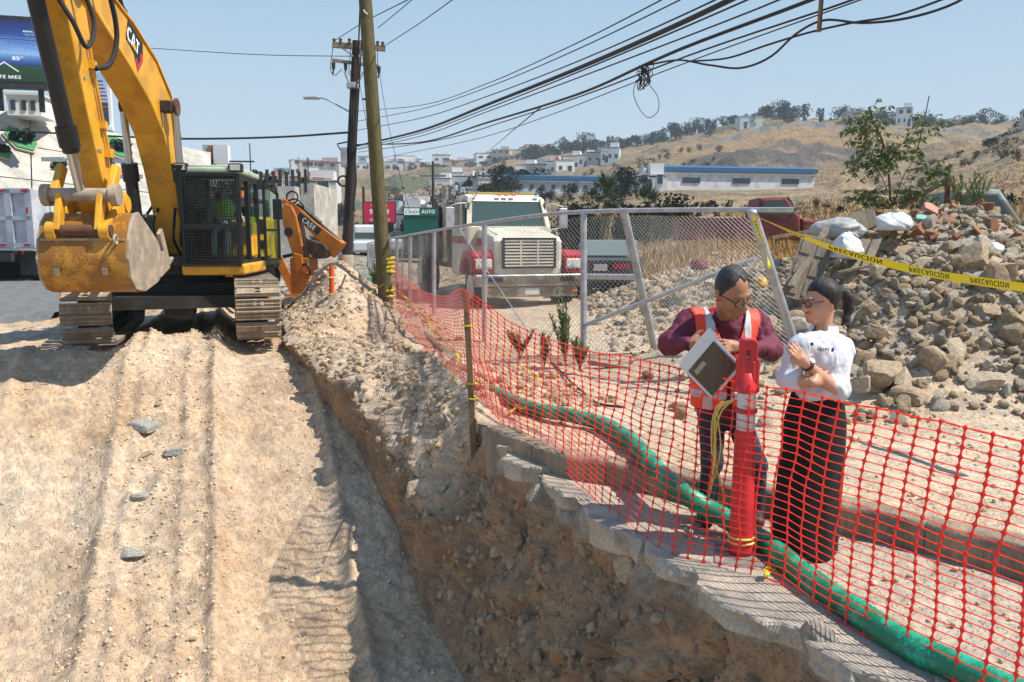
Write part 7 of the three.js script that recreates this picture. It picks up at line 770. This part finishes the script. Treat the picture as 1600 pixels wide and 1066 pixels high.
  { const t = canvasTex(256, 96, (x, w, h) => { x.clearRect(0, 0, w, h); x.fillStyle = '#571438'; x.font = 'bold italic 62px sans-serif'; x.fillText('CESPT', 4, 66); x.fillStyle = '#232a66'; x.beginPath(); x.ellipse(228, 44, 18, 32, .3, 0, 7); x.fill(); }); const p = j(1290, 547, .0); const g = new THREE.PlaneGeometry(.088, .033), rc = new THREE.Raycaster(); const sh = root.children.find(c => c.name === 'shirt'); sh.updateMatrixWorld(true); root.updateMatrixWorld(true); const put = (px, py, w, h, mat, name) => { const d = at(px, py, Z0).sub(camera.position).normalize(); rc.set(camera.position, d); const hit = rc.intersectObject(sh)[0]; if (!hit) return; const n = hit.face.normal.clone(); const smooth = V(-.35, .1, .93).lerp(n, .35).normalize(), q = hit.point.sub(B).addScaledVector(smooth, .013), g = new THREE.PlaneGeometry(w, h, 1, 1), X = V(0, 1, 0).cross(smooth).normalize(), Y = smooth.clone().cross(X); g.applyMatrix4(new THREE.Matrix4().makeBasis(X, Y, smooth).setPosition(q)); mesh(name, g, mat, root); return q; }; put(1289, 547, .10, .038, std(lin(1, 1, 1), .7, { map: t, transparent: true, alphaTest: .4 }), 'embroidered_logo'); put(1253, 541, .05, .024, std(lin(1, 1, 1), .7, { map: canvasTex(128, 64, (x, w, h) => { x.fillStyle = '#7a2a52'; x.font = 'bold 26px sans-serif'; x.fillText('Baja', 8, 28); x.fillText('Calif.', 8, 56); }), transparent: true, alphaTest: .4 }), 'embroidery'); put(1268, 538, .016, .018, std(lin(.02, .02, .04), .4), 'button'); }
  mesh('watch', M(tf(new THREE.TorusGeometry(.031, .007, 8, 22).scale(1, 1, 1.8), 0, 0, 0)), std(lin(.06, .025, .015), .6), root); { const w = root.children[root.children.length - 1], d = elF.clone().sub(wrF).normalize(); w.position.copy(wrF.clone().addScaledVector(d, .035)); w.quaternion.setFromUnitVectors(V(0, 0, 1), d); const face = mesh('watch_face', M(cyl(V(0, 0, 0), V(0, 0, .01), .019, .018, 20)), std(lin(.7, .7, .68), .15), w); face.position.copy(V(.4, .75, .5).normalize().applyQuaternion(w.quaternion.clone().invert()).multiplyScalar(.032)); face.quaternion.setFromUnitVectors(V(0, 0, 1), face.position.clone().normalize()); }
  mesh('bracelet', M(tf(new THREE.TorusGeometry(.030, .003, 6, 20), 0, 0, 0)), MT.dark, root); { const w = root.children[root.children.length - 1], d = wrN.clone().sub(elN).normalize(); w.position.copy(wrN.clone().addScaledVector(d, -.02)); w.quaternion.setFromUnitVectors(V(0, 0, 1), d); }
  { // skirt with soft vertical folds
    const hem = j(1253, 866, .02); hem.y = .05; const n = 90, m = 40, rows = [[0, .140, .105], [.06, .150, .115], [.2, .175, .135], [.4, .18, .145], [.7, .185, .16], [1, .19, .175]]; const rad = v => { let i = 1; while (i < rows.length - 1 && v > rows[i][0]) i++; const t = (v - rows[i - 1][0]) / (rows[i][0] - rows[i - 1][0]); return [lerp(rows[i - 1][1], rows[i][1], t), lerp(rows[i - 1][2], rows[i][2], t)]; }; const top = waist.clone().add(V(0, .025, -.01)); const g = grid(n + 1, m + 1, (i, k) => { const v = k / m, a = (i % n) / n * 6.283, [rx, rz] = rad(v), c = top.clone().lerp(V(hem.x, hem.y, hem.z), v), fo = 1 + (.016 * Math.sin(a * 8 + v * 1.2) + .03 * Math.sin(a * 3 + 2)) * sstep(.08, .6, v) + .02 * fbm(Math.cos(a) * 2, v * 3, Math.sin(a) * 2, 2); const x = Math.cos(a) * rx * fo, z = Math.sin(a) * rz * fo; return V(c.x + x * .95 - z * .3, c.y - .02 * Math.sin(a * 2) * v, c.z + z * .95 + x * .3); }); mesh('skirt', g, fabric(lin(.008, .008, .009), 1, DS), root);
    for (const [dx, dz] of [[.06, .06], [-.02, .02]]) mesh('shoe', solid([[V(hem.x + dx, .045, hem.z + dz), V(hem.x + dx - .11, .028, hem.z + dz + .06), .036, .026]], .03, .006, { mod: (d, p) => Math.max(d, .004 - p.y) }), std(lin(.10, .06, .04), .5), root);
  }
}
// --- operator in the cab
{
  const o = thing('person', 'machine operator in yellow vest and cap seated in the excavator cab', 'person', V(0, 0, 0)), r = -83.4 * Math.PI / 180, S = .935, C = (x, y, z) => V(x, y, z).multiplyScalar(S).applyAxisAngle(V(0, 1, 0), r).add(V(-5.95, .2, -14.4)); const hip = C(.32, 2.0, -.92), ch = C(.28, 2.3, -.92), hd = C(.36, 2.62, -.92), f = C(1, 0, -.92).sub(C(0, 0, -.92)).normalize();
  const skin = [], P = headParts(o, hd, f, V(0, 1, 0), .95, skin); skin.push([ch, P(0, -.05, -.03), .05, .05], [C(.55, 2.05, -.62), C(.7, 2.12, -.64), .035, .03], [C(.55, 2.05, -1.22), C(.7, 2.12, -1.2), .035, .03]); for (const z of [-.64, -1.2]) skin.push(...hand(C(.7, 2.12, z), f, V(0, 0, 1), V(0, -1, 0), .95, [.8, .8, .8, .9], .05)); mesh('body', solid(skin, .015, .009), SKIN_M, o);
  mesh('shirt', solid([{ c: ch, e: V(.2, .24, .15) }, { c: hip, e: V(.18, .16, .18) }, [C(.3, 2.42, -.72), C(.42, 2.12, -.62), .07, .055], [C(.42, 2.12, -.62), C(.62, 2.1, -.63), .055, .045], [C(.3, 2.42, -1.12), C(.42, 2.12, -1.22), .07, .055], [C(.42, 2.12, -1.22), C(.62, 2.1, -1.21), .055, .045]], .06, .015), fabric(lin(.35, .36, .42)), o);
  mesh('safety_vest', solid([{ c: ch.clone().addScaledVector(f, .012), e: V(.205, .235, .16) }], .05, .013), fabric(lin(.55, .75, .04), .6), o); mesh('trousers', solid([[hip, C(.75, 1.95, -.8), .09, .075], [C(.75, 1.95, -.8), C(.85, 1.5, -.8), .07, .06], [hip, C(.75, 1.95, -1.04), .09, .075], [C(.75, 1.95, -1.04), C(.85, 1.5, -1.04), .07, .06]], .05, .015), fabric(lin(.03, .035, .05)), o); mesh('cap', solid([{ c: P(0, .07, -.01), e: V(.09, .06, .1) }, [P(-.03, .06, .09), P(.03, .06, .09), .02, .02]], .03, .008, { mod: (d, p) => Math.max(d, P(0, .05, 0).y - p.y) }), fabric(lin(.2, .14, .08)), o);
}
scene.traverse(o => { if (o.isMesh) { o.castShadow = true; o.receiveShadow = true; } });
renderer.render(scene, camera);
